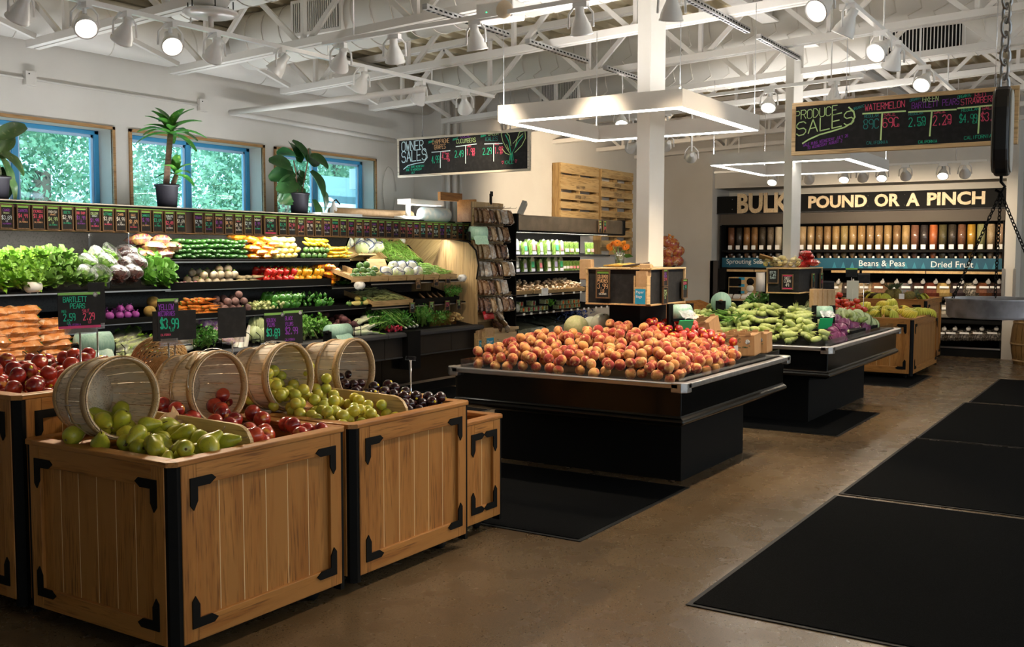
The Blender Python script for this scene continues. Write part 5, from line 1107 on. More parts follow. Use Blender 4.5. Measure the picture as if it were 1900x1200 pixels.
xp = JX[3]-.015
yL_, yR_ = wy(1464, xp), wy(1880, xp); z1_ = at(1464, 192, X=xp).z; z0_ = at(1464, 289, X=xp).z
pb = sale_board(xp, yL_, yR_, z0_, z1_, 'hanging blackboard reading produce sales, with watermelon, pear and strawberry prices', (yL_-.4, wy(1835, xp)), .03)
board_writer(pb, xp, [('PRODUCE', 1475, 223, 16, cL, .07, .72), ('SALES', 1478, 253, 24, cL, .17, .92), ('WATERMELON', 1605, 206, 12, cP, .03, .60), ('GREEN', 1712, 190, 11, cL, .03, .52), ('BARTLETT PEARS', 1692, 202, 11, cV, .03, .54), ('RED', 1809, 182, 10, cP, .03, .66), ('STRAWBERRIES', 1783, 195, 11, cP, .05, .60),
  ('REGULAR', 1604, 218.5, 5, cT, .02, .75), ('SALE', 1640, 216, 6, cP, .02, .9), ('89<'.replace('<', 'C'), 1602, 239, 17, cT, .0, .58), ('69C', 1638, 236, 17, cP, 0, .58), ('LB', 1660, 235, 5, cP, 0, .9), ('REGULAR', 1686, 214, 5, cT, .02, .75), ('SALE', 1733, 211, 5.5, cP, .03, .95), ('2.59', 1686, 235, 16, cG, 0, .48), ('2.29', 1731, 233, 18, cP, 0, .46), ('LB', 1705, 233, 5, cG, 0, .9), ('LB', 1754, 230, 5, cP, 0, .9),
  ('REGULAR', 1784, 207, 5.5, cG, .02, .80), ('SALE', 1822, 204, 6, cP, .03, .95), ('$4.99', 1780, 228, 15, cG, 0, .42), ('EA', 1805, 229, 4.5, cG, 0, .9), ('$3.99', 1820, 225, 15, cP, 0, .48), ('CALIFORNIA', 1608, 268, 5.5, cT, .0, .70), ('CALIFORNIA', 1704, 266, 5, cG, .0, .66), ('CALIFORNIA', 1789, 259, 6, cG, .03, .80), ('ORGANIC', 1583, 205, 5, cT, .25, .60), ('ORGANIC', 1688, 189, 5, cT, .2, .60), ('ORGANIC', 1777, 183, 5.5, cG, .12, .62),
  ('SALE RUNS WEDNESDAY JULY 26', 1490, 272, 5, cV, .16, .62), ('TO WEDNESDAY AUGUST 2', 1498, 277, 5, cV, .16, .62)])
chalk_lines(pb, xp, [[(1489, 266), (1500, 259), (1520, 250), (1545, 243), (1567, 236), (1580, 228), (1586, 217), (1584, 207), (1575, 199)], [(1601, 211), (1680, 206)], [(1637, 209), (1634, 259)], [(1686, 208), (1774, 203)], [(1729, 206), (1725, 252)], [(1777, 201), (1866, 193)], [(1818, 198), (1815, 247)]], cL, .011)
# ================================================================ kinds of produce
class Kind:
    """one prototype with its parts; the first use moves it, later uses copy it and its parts"""
    def __init__(s, o): s.o = o; s.used = False
    def put(s, loc, rot=(0, 0, 0), scale=1, label=None, group=None):
        if s.used: return dup(s.o, V(loc), rot, scale, label, group)
        s.used = True; o = s.o; o.location = V(loc); o.rotation_euler = rot; o.scale = (scale,)*3 if isinstance(scale, (int, float)) else scale
        if label: o['label'] = label
        if group: o['group'] = group
        return o
O0 = V((0, 0, 0))
def kind(name, mb, mat, label, cat, group, parts=()):
    o = mb.obj(name, mat, None, loc=O0); tag(o, label, cat, group)
    for nm, pmb, pm_ in parts: pmb.obj(nm, pm_, o, loc=O0)
    return Kind(o)
def sphere_prof(R, h=1.0, n=10, top=0, bot=0):
    """radius/height pairs of a fruit with dimples at the ends"""
    out = []
    for i in range(n+1):
        t = -PI/2+PI*i/n; r = R*math.cos(t); z = R*h*math.sin(t)
        if top and t > 0: z -= top*R*math.exp(-(r/(R*.38))**2)
        if bot and t < 0: z += bot*R*math.exp(-(r/(R*.38))**2)
        out.append((max(r, 0), z))
    return out
def creased(p, t):
    k = math.exp(-(((t+PI) % (2*PI)-PI)/.28)**2); return V((p.x*(1-.07*k), p.y*(1-.07*k), p.z))
def lobed(n, d): return lambda p, t: V((p.x*(1-d+d*abs(math.cos(n*t/2))), p.y*(1-d+d*abs(math.cos(n*t/2))), p.z))
def ball(R, h=1.0, n=14, rings=9, top=0, bot=0, fn=None): return MB().lathe(sphere_prof(R, h, rings, top, bot), n, None, fn)
def disc_on(R, ang, az, r, h=1.0):
    d = V((math.cos(ang)*math.cos(az), math.cos(ang)*math.sin(az), math.sin(ang)*h)); q = d.to_track_quat('Z', 'Y').to_matrix().to_4x4()
    return MB().lathe([(0, .0012), (r*.9, .0004), (r, -.002)], 10, T(*(d*R)) @ q)
def stem_mb(z, L=.015, r=.0022, bend=.004): return MB().tube([(0, 0, z), (bend*.4, 0, z+L*.5), (bend, 0, z+L)], [r*.9, r*.8, r*1.3], 6)
def rrot(rg, full=True): return (rg.uniform(0, 2*PI), rg.uniform(0, 2*PI), rg.uniform(0, 2*PI)) if full else (rg.uniform(-.3, .3), rg.uniform(-.3, .3), rg.uniform(0, 2*PI))
def heap(x0, x1, y0, y1, d, base, top, seed=1, tries=2500, k=.93, limit=300, inside=None):
    """drop balls of diameter d on a surface; each rests on what it meets; returns centres"""
    rg = random.Random(seed); C = []; cell = {}
    for _ in range(tries):
        if len(C) >= limit: break
        x = rg.uniform(x0, x1); y = rg.uniform(y0, y1)
        if inside and not inside(x, y): continue
        z = base(x, y)+d*.48; ci, cj = int(x/d), int(y/d)
        for i in (-1, 0, 1):
            for j in (-1, 0, 1):
                for c in cell.get((ci+i, cj+j), ()):
                    q = (c[0]-x)**2+(c[1]-y)**2; s = (k*d)**2
                    if q < s: z = max(z, c[2]+math.sqrt(s-q))
        if z+d*.35 > top(x, y): continue
        C.append((x, y, z)); cell.setdefault((ci, cj), []).append((x, y, z))
    return C
# --- round fruit
peach_m = fruit('peach_skin', (.62, .26, .075), (.33, .035, .028), .40, .58, .75, (.70, .38, .13), .3, scale=16, fuzz=.25, n3=(40, (.88, .60, .28), .58, .75))
nect_m = fruit('nectarine_skin', (.40, .025, .02), (.18, .008, .012), .45, .62, .18, (.52, .06, .025), .5, .5, 14, n3=(20, (.80, .40, .08), .62, .78))
nect2_m = fruit('small_nectarine_skin', (.50, .025, .02), (.26, .01, .012), .45, .62, .2, (.58, .05, .02), .5, .4, 22, n3=(26, (.85, .35, .03), .60, .70))
yplum_m = fruit('yellow_plum_skin', (.52, .50, .06), (.40, .44, .05), .45, .65, .25, (.62, .50, .06), .5, .3, 22)
bplum_m = fruit('black_plum_skin', (.022, .008, .012), (.055, .010, .014), .5, .65, .16, (.03, .008, .012), .5, .5, 24)
pear_m = fruit('pear_skin', (.40, .41, .025), (.33, .36, .03), .42, .62, .34, (.50, .46, .04), .5, .15, 22, n3=(120, (.24, .20, .05), .64, .72))
tom_m = fruit('tomato_skin', (.60, .035, .015), (.50, .02, .01), .45, .65, .15, (.66, .08, .02), .5, .4, 20)
melon_m = fruit('cantaloupe_rind', (.50, .46, .24), (.40, .40, .18), .4, .6, .7, None, .3, 0, 60); honey_m = fruit('honeydew_rind', (.70, .69, .52), (.64, .64, .44), .45, .65, .4, None, .4, 0, 10); ymel_m = fruit('yellow_melon_rind', (.70, .48, .16), (.62, .42, .16), .45, .65, .5, None, .4, 0, 20)
beet_m = fruit('beet_skin', (.10, .025, .035), (.055, .02, .022), .42, .62, .6, (.16, .055, .05), .4, 0, 25); beet2_m = fruit('pale_beet_skin', (.22, .12, .11), (.13, .07, .065), .42, .62, .7, (.26, .15, .13), .3, 0, 25)
turn_m = fruit('turnip_skin', (.55, .46, .32), (.40, .30, .17), .45, .62, .6, (.62, .55, .42), .4, 0, 18); ruta_m = fruit('celeriac_skin', (.48, .33, .10), (.36, .22, .06), .4, .6, .8, None, .3, 0, 30); pcab_m = fruit('purple_kohlrabi_skin', (.30, .05, .30), (.20, .025, .20), .42, .62, .4, (.36, .09, .34), .4, 0, 18)
peach_k = kind('peach', ball(.0385, .93, 16, 10, .22, .06, creased), peach_m, 'yellow and red peach heaped on the front black island', 'peach', 'peaches heaped on the front island', [('stem_scar', MB().lathe([(0, .0295), (.0045, .029), (.005, .027)], 8), stemb)])
nect_k = kind('nectarine', ball(.039, .96, 16, 10, .18, .05, creased), nect_m, 'shiny red nectarine heaped on the tall left crate', 'nectarine', 'nectarines on the tall left crate', [('sticker', disc_on(.039, .7, .4, .0085, .96), sticker_y)])
nectw_k = kind('nectarine', ball(.039, .96, 16, 10, .18, .05, creased), nect_m, 'red nectarine spilling from the second bushel basket', 'nectarine', 'nectarines from the second basket', [('stem_scar', MB().lathe([(0, .031), (.005, .0305), (.0055, .028)], 8), stemb)])
sn_k = kind('nectarine', ball(.032, .96, 14, 9, .18, .05, creased), nect2_m, 'small bright red nectarine in the pile behind the peaches', 'nectarine', 'red nectarines on the front island', [('sticker', disc_on(.032, .6, 1.2, .007, .96), sticker_y)])
yplum_k = kind('yellow_plum', ball(.029, 1.02, 14, 9, .14, 0, creased), yplum_m, 'yellow green plum spilling from the third bushel basket', 'plum', 'yellow plums', [('stem_scar', MB().lathe([(0, .026), (.003, .0255), (.004, .023)], 7), stemb)])
bplum_k = kind('black_plum', ball(.029, .98, 14, 9, .14, 0, creased), bplum_m, 'black plum spilling from the fourth bushel basket', 'plum', 'black plums', [('sticker', disc_on(.029, .5, 2.0, .007, .98), sticker_y)])
pearp = [(0, -.047), (.010, -.048), (.022, -.046), (.032, -.036), (.0365, -.020), (.036, -.005), (.030, .012), (.022, .028), (.0165, .042), (.0125, .052), (.006, .056), (0, .055)]
pear_k = kind('pear', MB().lathe(pearp, 16), pear_m, 'green pear spilling from the first bushel basket', 'pear', 'pears', [('stem', stem_mb(.054, .024, .002, .008), stemb), ('calyx', MB().lathe([(.002, -.0505), (.006, -.0485), (.003, -.046)], 8), stemb)])
tom_k = kind('tomato', ball(.036, .86, 14, 9, .15, .05), tom_m, 'ripe red tomato stacked beyond the cabbages', 'tomato', 'stacked tomatoes', [('calyx', MB().lathe([(0, .027), (.012, .028), (.013, .026)], 6), stemg)])
# --- long things
def bent(L, r, curve=0.0, n=9, sides=10, prof=None):
    pts = []; rs = []
    for i in range(n+1):
        t = i/n; a = (t-.5)*curve; x = (math.sin(a)/curve*L if curve else (t-.5)*L); z = ((1-math.cos(a))/curve*L if curve else 0)
        pts.append((x, 0, z)); p = prof(t) if prof else max(.15, math.sin(PI*min(1, max(0, t*.94+.03)))**.45); rs.append(r*p)
    return MB().tube(pts, rs, sides)
cuc_m = fruit('cucumber_skin', (.020, .075, .014), (.045, .13, .025), .45, .65, .28, (.03, .10, .018), .5, .2, 30); zuc_m = fruit('zucchini_skin', (.055, .16, .025), (.10, .26, .05), .5, .7, .35, (.035, .11, .02), .5, .1, 40)
ysq_m = fruit('yellow_squash_skin', (.66, .50, .09), (.72, .60, .22), .45, .65, .35, (.70, .58, .20), .5, .1, 12); yzu_m = fruit('yellow_zucchini_skin', (.72, .42, .02), (.78, .52, .05), .45, .65, .3, None, .5, .1, 12)
car_m = fruit('carrot_skin', (.68, .20, .02), (.60, .16, .015), .45, .65, .5, (.74, .26, .04), .4, 0, 30); pars_m = fruit('parsnip_skin', (.66, .54, .32), (.54, .40, .20), .5, .7, .7, (.72, .62, .42), .3, 0, 25); daik_m = fruit('daikon_skin', (.80, .79, .70), (.72, .72, .58), .5, .7, .4, None, .4, 0, 10)
cuc_k = kind('cucumber', bent(.20, .026, .25), cuc_m, 'dark green cucumber stacked on the top case shelf', 'cucumber', 'cucumbers on the top shelf', [('stem_end', MB().cyl((.094, 0, .003), (.104, 0, .005), .005, 6), stemg)])
ysq_k = kind('yellow_squash', bent(.17, .028, .5, prof=lambda t: (.35+.65*math.sin(PI*min(1, t*.62+.0))**.7 if t > .02 else .3) if t < .97 else .4), ysq_m, 'pale yellow crookneck squash stacked on the top case shelf', 'squash', 'yellow squash on the top shelf', [('stem', MB().cyl((-.088, 0, .01), (-.07, 0, .008), .007, 6), stemg)])
yzu_k = kind('yellow_zucchini', bent(.20, .021, .2), yzu_m, 'golden zucchini on the top case shelf', 'zucchini', 'golden zucchini on the top shelf', [('stem', MB().cyl((.092, 0, .004), (.108, 0, .006), .007, 6), stemg)])
car_k = kind('carrot', bent(.21, .016, .1, prof=lambda t: (1-.82*t**1.2)*(.75 if t < .02 else 1)), car_m, 'loose orange carrot on the middle case shelf', 'carrot', 'loose carrots', [('crown', MB().cyl((-.106, 0, 0), (-.10, 0, 0), .008, 7), stemg)])
pars_k = kind('parsnip', bent(.20, .022, .1, prof=lambda t: (1-.85*t**.9)*(.7 if t < .02 else 1)), pars_m, 'pale parsnip on the upper case shelf', 'parsnip', 'parsnips', [])
daik_k = kind('daikon', bent(.26, .028, .1, prof=lambda t: (1-.6*t**2)*(.7 if t < .02 else 1)), daik_m, 'white daikon root on the case deck', 'daikon', 'white daikon roots', [])
# corn in the husk
husk_m = fruit('corn_husk', (.36, .45, .11), (.50, .56, .24), .42, .62, .6, (.42, .49, .15), .35, 0, 30)
cm = MB().tube([(-.11, 0, 0), (-.09, 0, 0), (-.04, 0, 0), (.03, 0, 0), (.09, 0, .002), (.115, 0, .004)], [.012, .022, .028, .027, .016, .006], 9)
sm = MB(); rg = random.Random(3)
for k in range(4): a = 2*PI*k/4; sm.add([V((.03, .02*math.cos(a), .02*math.sin(a))), V((.08, .026*math.cos(a), .026*math.sin(a))), V((.135, .03*math.cos(a+.3), .03*math.sin(a+.3))), V((.09, .018*math.cos(a+.5), .018*math.sin(a+.5)))], [(0, 1, 2, 3)], True)
silk = MB()
for k in range(5): silk.tube([(.11, 0, .003), (.13, rg.uniform(-.008, .008), rg.uniform(-.004, .008)), (.15, rg.uniform(-.02, .02), rg.uniform(-.015, .01))], .0012, 4)
corn_k = kind('corn_ear', cm, husk_m, 'ear of sweet corn in its green husk, piled on the far island', 'corn', 'ears of corn', [('husk_leaf', sm, husk_m), ('silk', silk, stemb)])
# bananas: a hand of five
ban_m = fruit('banana_peel', (.66, .52, .03), (.50, .50, .06), .5, .7, .45, (.46, .50, .06), .4, 0, 9, n3=(60, (.20, .12, .03), .70, .78))
def banana_hand(n=6, R=.11):
    m = MB(); tips = MB()
    for k in range(n):
        a = (k-(n-1)/2)*.27; pts = []; rs = []
        for i in range(9):
            t = i/8; th = .15+t*1.25; x = math.sin(th)*R-.016; z = -(math.cos(th)*R)+R*.0; pts.append(rotm(0, 0, a) @ V((x*1.1, .006*k*(1-t), z+R))); rs.append(.015*max(.28, math.sin(PI*(t*.9+.06))**.5))
        m.tube(pts, rs, 6); tips.tube([pts[-1], pts[-1]+(pts[-1]-pts[-2])*.35], [.005, .003], 5)
    return m, MB().tube([(0, 0, .004), (-.025, 0, .0), (-.04, .0, .01)], [.014, .011, .012], 7), tips
bm_, bs_, bt_ = banana_hand(8)
for m_ in (bm_, bs_, bt_): m_.v = [V((p.x, p.y, .09-p.z)) for p in m_.v]
ban_k = kind('banana_hand', bm_, ban_m, 'hand of yellow green bananas on the low oak crate', 'bananas', 'banana hands', [('stalk', bs_, M('banana_stalk', (.30, .32, .05), .6)), ('tip', bt_, stemb)])
# pineapple
pin_m = fruit('pineapple_rind', (.20, .16, .04), (.11, .10, .03), .45, .6, .6, (.26, .19, .04), .4, 0, 90)
pl = MB(); rg = random.Random(8)
for k in range(30):
    t = k/30; a = k*2.4; L = .13*(1-.45*t); b = .75-.65*t; d = V((math.cos(a)*math.sin(b), math.sin(a)*math.sin(b), math.cos(b))); s = V((-math.sin(a), math.cos(a), 0)); p0 = V((0, 0, .085))+V((d.x, d.y, 0))*.015
    q = p0+d*L*.55; e = p0+d*L+V((d.x, d.y, 0))*.03-V((0, 0, .012)); pl.add([p0-s*.009, p0+s*.009, q+s*.008, e, q-s*.008], [(0, 1, 2, 3, 4)])
pin_k = kind('pineapple', MB().lathe([(0, -.085), (.04, -.082), (.06, -.05), (.066, 0), (.06, .05), (.042, .08), (0, .088)], 14), pin_m, 'pineapple standing on the tall far crate', 'pineapple', 'pineapples', [('crown', pl, M('pineapple_crown', (.09, .13, .06), .5, vary=(.12, .17, .08)))])
# peppers
def pepper(R, h): return MB().lathe([(0, -.9*R*h), (R*.5, -1.0*R*h), (R*.85, -.6*R*h), (R, .2*R*h), (R*.93, .75*R*h), (R*.6, .95*R*h), (R*.25, .78*R*h), (0, .74*R*h)], 16, None, lobed(4, .12))
gp_m = fruit('green_pepper_skin', (.035, .17, .02), (.07, .26, .035), .45, .65, .15, (.06, .22, .03), .5, .4, 20); rp_m = fruit('red_pepper_skin', (.50, .015, .012), (.62, .04, .02), .45, .65, .15, None, .5, .4, 20); yp_m = fruit('yellow_pepper_skin', (.76, .33, .01), (.80, .45, .02), .45, .65, .15, None, .5, .4, 20)
gpep_k = kind('green_pepper', pepper(.038, 1.25), gp_m, 'glossy green bell pepper on the middle case shelf', 'pepper', 'green peppers', [('stem', stem_mb(.033, .03, .004, .012), stemg)])
rpep_k = kind('red_pepper', pepper(.038, 1.15), rp_m, 'glossy red bell pepper on the upper case shelf', 'pepper', 'red peppers', [('stem', stem_mb(.03, .025, .004, .01), stemg)])
ypep_k = kind('yellow_pepper', pepper(.038, 1.15), yp_m, 'glossy yellow bell pepper on the upper case shelf', 'pepper', 'yellow peppers', [('stem', stem_mb(.03, .025, .004, .01), stemg)])
lpep_k = kind('long_pepper', bent(.12, .02, .5, prof=lambda t: (1-.75*t**1.5)*(.6 if t < .02 else 1)), gp_m, 'long green chilli pepper on the middle case shelf', 'pepper', 'long green peppers', [('stem', MB().tube([(-.058, 0, .006), (-.08, 0, .016)], .004, 6), stemg)])
# leafy heads
def leaf_mat(name, a, b, rib, rough=.45):
    m, nt, bs = new_mat(name); n1 = noise(nt, 25, 3); n2 = noise(nt, 90, 2)
    c = mixc(nt, rnd(nt), a, b); c = mixc(nt, ramp(nt, n1, .4, .65), c, b); c = mixc(nt, ramp(nt, n2, .60, .75), c, rib); nt.links.new(c, bs.inputs['Base Color']); bs.inputs['Roughness'].default_value = rough
    bs.inputs['Subsurface Weight'].default_value = .0; return m
let_m = leaf_mat('leaf_lettuce', (.10, .27, .018), (.19, .38, .03), (.32, .48, .08)); rom_m = leaf_mat('romaine_leaf', (.07, .24, .025), (.13, .33, .04), (.30, .48, .12)); red_m = leaf_mat('red_leaf', (.075, .022, .022), (.13, .035, .03), (.16, .14, .05)); chard_m = leaf_mat('dark_leaf', (.09, .20, .03), (.14, .28, .04), (.08, .06, .02)); pars_l = leaf_mat('parsley_leaf', (.04, .20, .02), (.09, .30, .035), (.14, .36, .06)); pale_m = leaf_mat('pale_cabbage_leaf', (.42, .52, .22), (.52, .60, .32), (.62, .66, .42)); rcab_m = leaf_mat('red_cabbage_leaf', (.10, .016, .07), (.16, .03, .11), (.30, .14, .24), .35); cel_m = leaf_mat('celery_stalk', (.42, .52, .20), (.52, .58, .28), (.62, .66, .42))
def leaf(m, base, d, up, L, w, curl, ruffle, rg, nu=5, nv=4):
    """one ruffled leaf growing from base along d, its face towards up"""
    d = V(d).normalized(); s = d.cross(V(up)).normalized(); u = s.cross(d); vs = []
    for i in range(nu+1):
        t = i/nu; wd = w*(math.sin(PI*min(1, .12+t*.80))**.75)
        c = V(base)+d*(L*t*(1-.15*curl*t))+u*(-curl*L*.5*t*t)
        for j in range(nv+1):
            v = j/nv*2-1; r = rg.uniform(-1, 1)*ruffle*abs(v)*(.3+t)
            vs.append(c+s*(wd*v)+u*(wd*.35*v*v+r)+d*rg.uniform(-.3, .3)*ruffle*abs(v))
    m.add(vs, [(i*(nv+1)+j, i*(nv+1)+j+1, (i+1)*(nv+1)+j+1, (i+1)*(nv+1)+j) for i in range(nu) for j in range(nv)], True)
def head_lettuce(seed, L=.17, n=22, spread=.9, w=.055, ruffle=.02, tall=1.0):
    rg = random.Random(seed); m = MB()
    for k in range(n):
        a = k*2.4+rg.uniform(-.2, .2); t = k/n; e = spread*(1-.85*t)
        d = V((math.cos(a)*math.sin(e), math.sin(a)*math.sin(e), math.cos(e)*tall)); up = V((0, 0, 1)) if e > .3 else V((-math.cos(a), -math.sin(a), .3))
        leaf(m, (0, 0, 0), d, -V((math.cos(a), math.sin(a), -.6)), L*rg.uniform(.8, 1.05), w*rg.uniform(.8, 1.1), .3, ruffle, rg)
    return m
def core(c=(.6, .62, .4)): return MB().cyl((0, 0, -.015), (0, 0, .03), .018, 8)
let_k = kind('green_leaf_lettuce', head_lettuce(1), let_m, 'bushy green leaf lettuce on the lettuce shelf', 'lettuce', 'green leaf lettuces', [('core', core(), cel_m)])
let2_k = kind('dark_leaf_lettuce', head_lettuce(5, .19, 20, .8, .045, .012), chard_m, 'dark tipped leafy greens on the lettuce shelf', 'greens', 'dark leafy greens', [('core', core(), cel_m)])
rom_k = kind('spinach_bunch', head_lettuce(9, .17, 22, .85, .06, .010), rom_m, 'dark green bunch of smooth leaves at the end of the lettuce shelf', 'greens', 'smooth green bunches', [('core', core(), cel_m)])
def sleeve(L, r0, r1, seed):
    rg = random.Random(seed); return MB().lathe([(r0, 0), (r0*1.1, L*.2), (r1*.85, L*.6), (r1, L*.95), (r1*1.1, L*1.1)], 16, None, lambda p, t: p+V((rg.uniform(-.006, .006), rg.uniform(-.006, .006), rg.uniform(-.01, .01))))
blet_k = kind('bagged_lettuce', head_lettuce(2, .18, 20, .55, .05, .018), let_m, 'green leaf lettuce in a clear plastic sleeve', 'lettuce', 'sleeved green lettuces', [('plastic_sleeve', sleeve(.16, .03, .085, 4), film)])
bred_k = kind('bagged_red_lettuce', head_lettuce(3, .18, 20, .5, .05, .018), red_m, 'red leaf lettuce in a clear plastic sleeve', 'lettuce', 'sleeved red lettuces', [('plastic_sleeve', sleeve(.16, .03, .085, 5), film)])
def cabbage(R, seed, n=9, curl=.0):
    rg = random.Random(seed); m = ball(R, .92, 18, 12)
    P = [rg.uniform(-.02, .02)*R for _ in m.v]; m.v = [p*(1+q/R) for p, q in zip(m.v, P)]
    for k in range(n):
        a0 = 2*PI*k/n+rg.uniform(-.3, .3); vs = []; e = R*(1.03+.02*(k % 3))
        for i in range(6):
            for j in range(5):
                th = -.9+i*.42; ph = a0+(j-2)*.27*(1-.07*abs(i-3)); r = e+(.010 if (j in (0, 4) or i == 5) else 0)+rg.uniform(-.002, .002)
                vs.append(V((r*math.cos(th)*math.cos(ph), r*math.cos(th)*math.sin(ph), r*.92*math.sin(th))))
        m.add(vs, [(i*5+j, i*5+j+1, (i+1)*5+j+1, (i+1)*5+j) for i in range(5) for j in range(4)], True)
    return m
gcab_k = kind('green_cabbage', cabbage(.085, 1), pale_m, 'round pale green cabbage on the far island', 'cabbage', 'green cabbages', [('stem_end', MB().cyl((0, 0, -.088), (0, 0, -.07), .022, 10), cel_m)])
rcab_k = kind('red_cabbage', cabbage(.072, 2), rcab_m, 'round purple red cabbage on the far island', 'cabbage', 'red cabbages', [('stem_end', MB().cyl((0, 0, -.076), (0, 0, -.06), .018, 10), cel_m)])
def herb(seed, L=.16, n=150, spread=.5, leafs=.016, stems=14):
    rg = random.Random(seed); m = MB(); st = MB()
    for k in range(stems):
        a = rg.uniform(0, 2*PI); e = spread*rg.random()**.6; d = V((math.cos(a)*math.sin(e), math.sin(a)*math.sin(e), math.cos(e))); st.tube([V((rg.uniform(-.008, .008), rg.uniform(-.008, .008), 0)), d*L*.6, d*L*rg.uniform(.8, 1)], .0018, 4)
        for q in range(n//stems):
            p = d*L*rg.uniform(.5, 1.08)+V((rg.gauss(0, .014), rg.gauss(0, .014), rg.gauss(0, .012))); x = V((rg.uniform(-1, 1), rg.uniform(-1, 1), rg.uniform(-.5, 1))).normalized(); y = x.orthogonal().normalized(); y.rotate(MX.Rotation(rg.uniform(0, 6.28), 3, x)); s = leafs*rg.uniform(.7, 1.3)
            m.add([p-y*s*.2, p+x.cross(y)*s*.55+y*s*.5, p+y*s*1.25, p-x.cross(y)*s*.55+y*s*.5], [(0, 1, 2, 3)])
    return m, st
hm, hs = herb(1); parsley_k = kind('parsley_bunch', hm, pars_l, 'curly green herb bunch on the case deck', 'herbs', 'curly herb bunches', [('stalks', hs, stemg)])
hm, hs = herb(2, .19, 150, .45, .024); kale_k = kind('greens_bunch', hm, rom_m, 'leafy green bunch on the case deck', 'greens', 'leafy green bunches', [('stalks', hs, cel_m)])
hm, hs = herb(6, .20, 240, .35, .010, 24); dill_k = kind('dill_bunch', hm, pars_l, 'feathery dill bunch on the case deck', 'herbs', 'dill bunches', [('stalks', hs, stemg)])
sc = MB(); sw = MB(); rg = random.Random(4)
for k in range(14):
    a = (k-6.5)*.035; y = (k-6.5)*.006; p = [V((0, y, .006*(k % 3))), V((.08, y+a*.08, .01+.006*(k % 3)))]; q = p[-1]; sw.tube([V((-.035, y, .005)), V((-.02, y, .006*(k % 3))), p[0]], [.003, .008, .005], 5)
    sc.tube([p[0], p[1], V((.20, y+a*.25, .03+.01*(k % 4))), V((.34+.03*(k % 3), y+a*.5, .05+.02*(k % 4)))], [.0045, .005, .007, .003], 5)
scal_k = kind('scallion_bunch', sc, M('scallion_green', (.16, .38, .05), .4, vary=(.24, .45, .09)), 'bunch of green scallions with white bulbs on the case deck', 'scallions', 'scallion bunches', [('white_bulbs', sw, daik_m)])
ce = MB(); rg = random.Random(14)
for k in range(9): y = (k-4)*.012; ce.tube([V((-.14, y*.6, rg.uniform(0, .03))), V((0, y, rg.uniform(.0, .04))), V((.15, y*1.3, rg.uniform(.0, .05)))], [.014, .012, .007], 6)
cl_ = MB()
for k in range(60): p = V((.16+rg.uniform(-.03, .06), rg.uniform(-.06, .06), rg.uniform(0, .06))); cl_.add([p, p+V((.02, .012, .004)), p+V((.035, 0, .01)), p+V((.02, -.012, 0))], [(0, 1, 2, 3)])
cel_k = kind('celery_heart', ce, cel_m, 'pale celery in a clear bag on the case deck', 'celery', 'bagged celery', [('leaf_tops', cl_, let_m), ('plastic_bag', MB().tube([(-.15, 0, .02), (-.10, 0, .025), (.10, 0, .03), (.18, 0, .03)], [.03, .055, .06, .05], 12, cap=True, flat=.7), film)])
# bags
bagm = {}
def print_bag(name, c1, c2, c3, axis=(1, .15, 1), sc=26):
    m, nt, b = new_mat(name); a = noise(nt, sc, 3, stretch=axis); s = noise(nt, 12, 2, dist=1.0)
    c = mixc(nt, ramp(nt, a, .42, .58), c1, c2); c = mixc(nt, ramp(nt, s, .60, .66), c, c3); nt.links.new(c, b.inputs['Base Color']); b.inputs['Roughness'].default_value = .22; b.inputs['Coat Weight'].default_value = .5; bumped(nt, b, noise(nt, 30, 2), .45, .01); return m
cbag_m = print_bag('carrot_bag_plastic', (.62, .22, .05), (.72, .36, .16), (.80, .68, .55), (.12, 1, 1)); pot_m = print_bag('fingerling_bag', (.42, .24, .08), (.24, .06, .08), (.55, .46, .32), (1, 1, 1), 30); mini_m = print_bag('mini_pepper_bag', (.70, .12, .02), (.80, .40, .02), (.80, .65, .30), (1, 1, 1), 26); gbag_m = print_bag('cucumber_bag', (.03, .11, .02), (.08, .22, .05), (.45, .52, .42), (1, .2, 1), 30); garl_m = print_bag('garlic_net_bag', (.62, .52, .46), (.34, .16, .40), (.80, .78, .74), (1, 1, 1), 24); ccb_m = print_bag('carrot_chip_bag', (.58, .17, .012), (.68, .25, .025), (.58, .38, .2), (1, 1, 1), 40)
def lay(w, h, d, seed): m = pillow(w, h, d, 9, seed); m.v = [V((p.x, p.z-h/2, p.y+d/2)) for p in m.v]; return m
def tie(w, h): return MB().box(-w*.48, h*.46, .02, w*.48, h*.5, .024)
cbag_k = kind('carrot_bag', lay(.17, .26, .065, 3), cbag_m, 'clear printed bag of carrots stacked at the left of the case', 'carrot bag', 'stacked carrot bags', [('sealed_seam', MB().box(-.085, .125, .030, .085, .145, .034), film), ('green_tops', MB().box(-.05, -.125, .035, .05, -.095, .055), M('bag_green', (.05, .28, .04), .4))])
pot_k = kind('potato_bag', lay(.20, .16, .075, 4), pot_m, 'bag of mixed fingerling potatoes on the top case shelf', 'potato bag', 'fingerling potato bags', [('sealed_seam', MB().box(-.09, .075, .034, .09, .09, .038), film)])
ccb_k = kind('carrot_snack_bag', lay(.16, .13, .05, 6), ccb_m, 'bag of small cut carrots stacked on the top case shelf', 'carrot bag', 'small carrot bags', [('sealed_seam', MB().box(-.07, .06, .022, .07, .074, .026), film)])
mini_k = kind('mini_pepper_bag', lay(.15, .12, .05, 7), mini_m, 'bag of red and yellow mini peppers stacked on a case shelf', 'pepper bag', 'mini pepper bags', [('sealed_seam', MB().box(-.07, .055, .022, .07, .068, .026), film)])
gbag_k = kind('cucumber_bag', lay(.16, .12, .04, 8), gbag_m, 'flat pack of small cucumbers stacked on a case shelf', 'cucumber pack', 'cucumber packs', [('sealed_seam', MB().box(-.07, .055, .018, .07, .068, .022), film)])
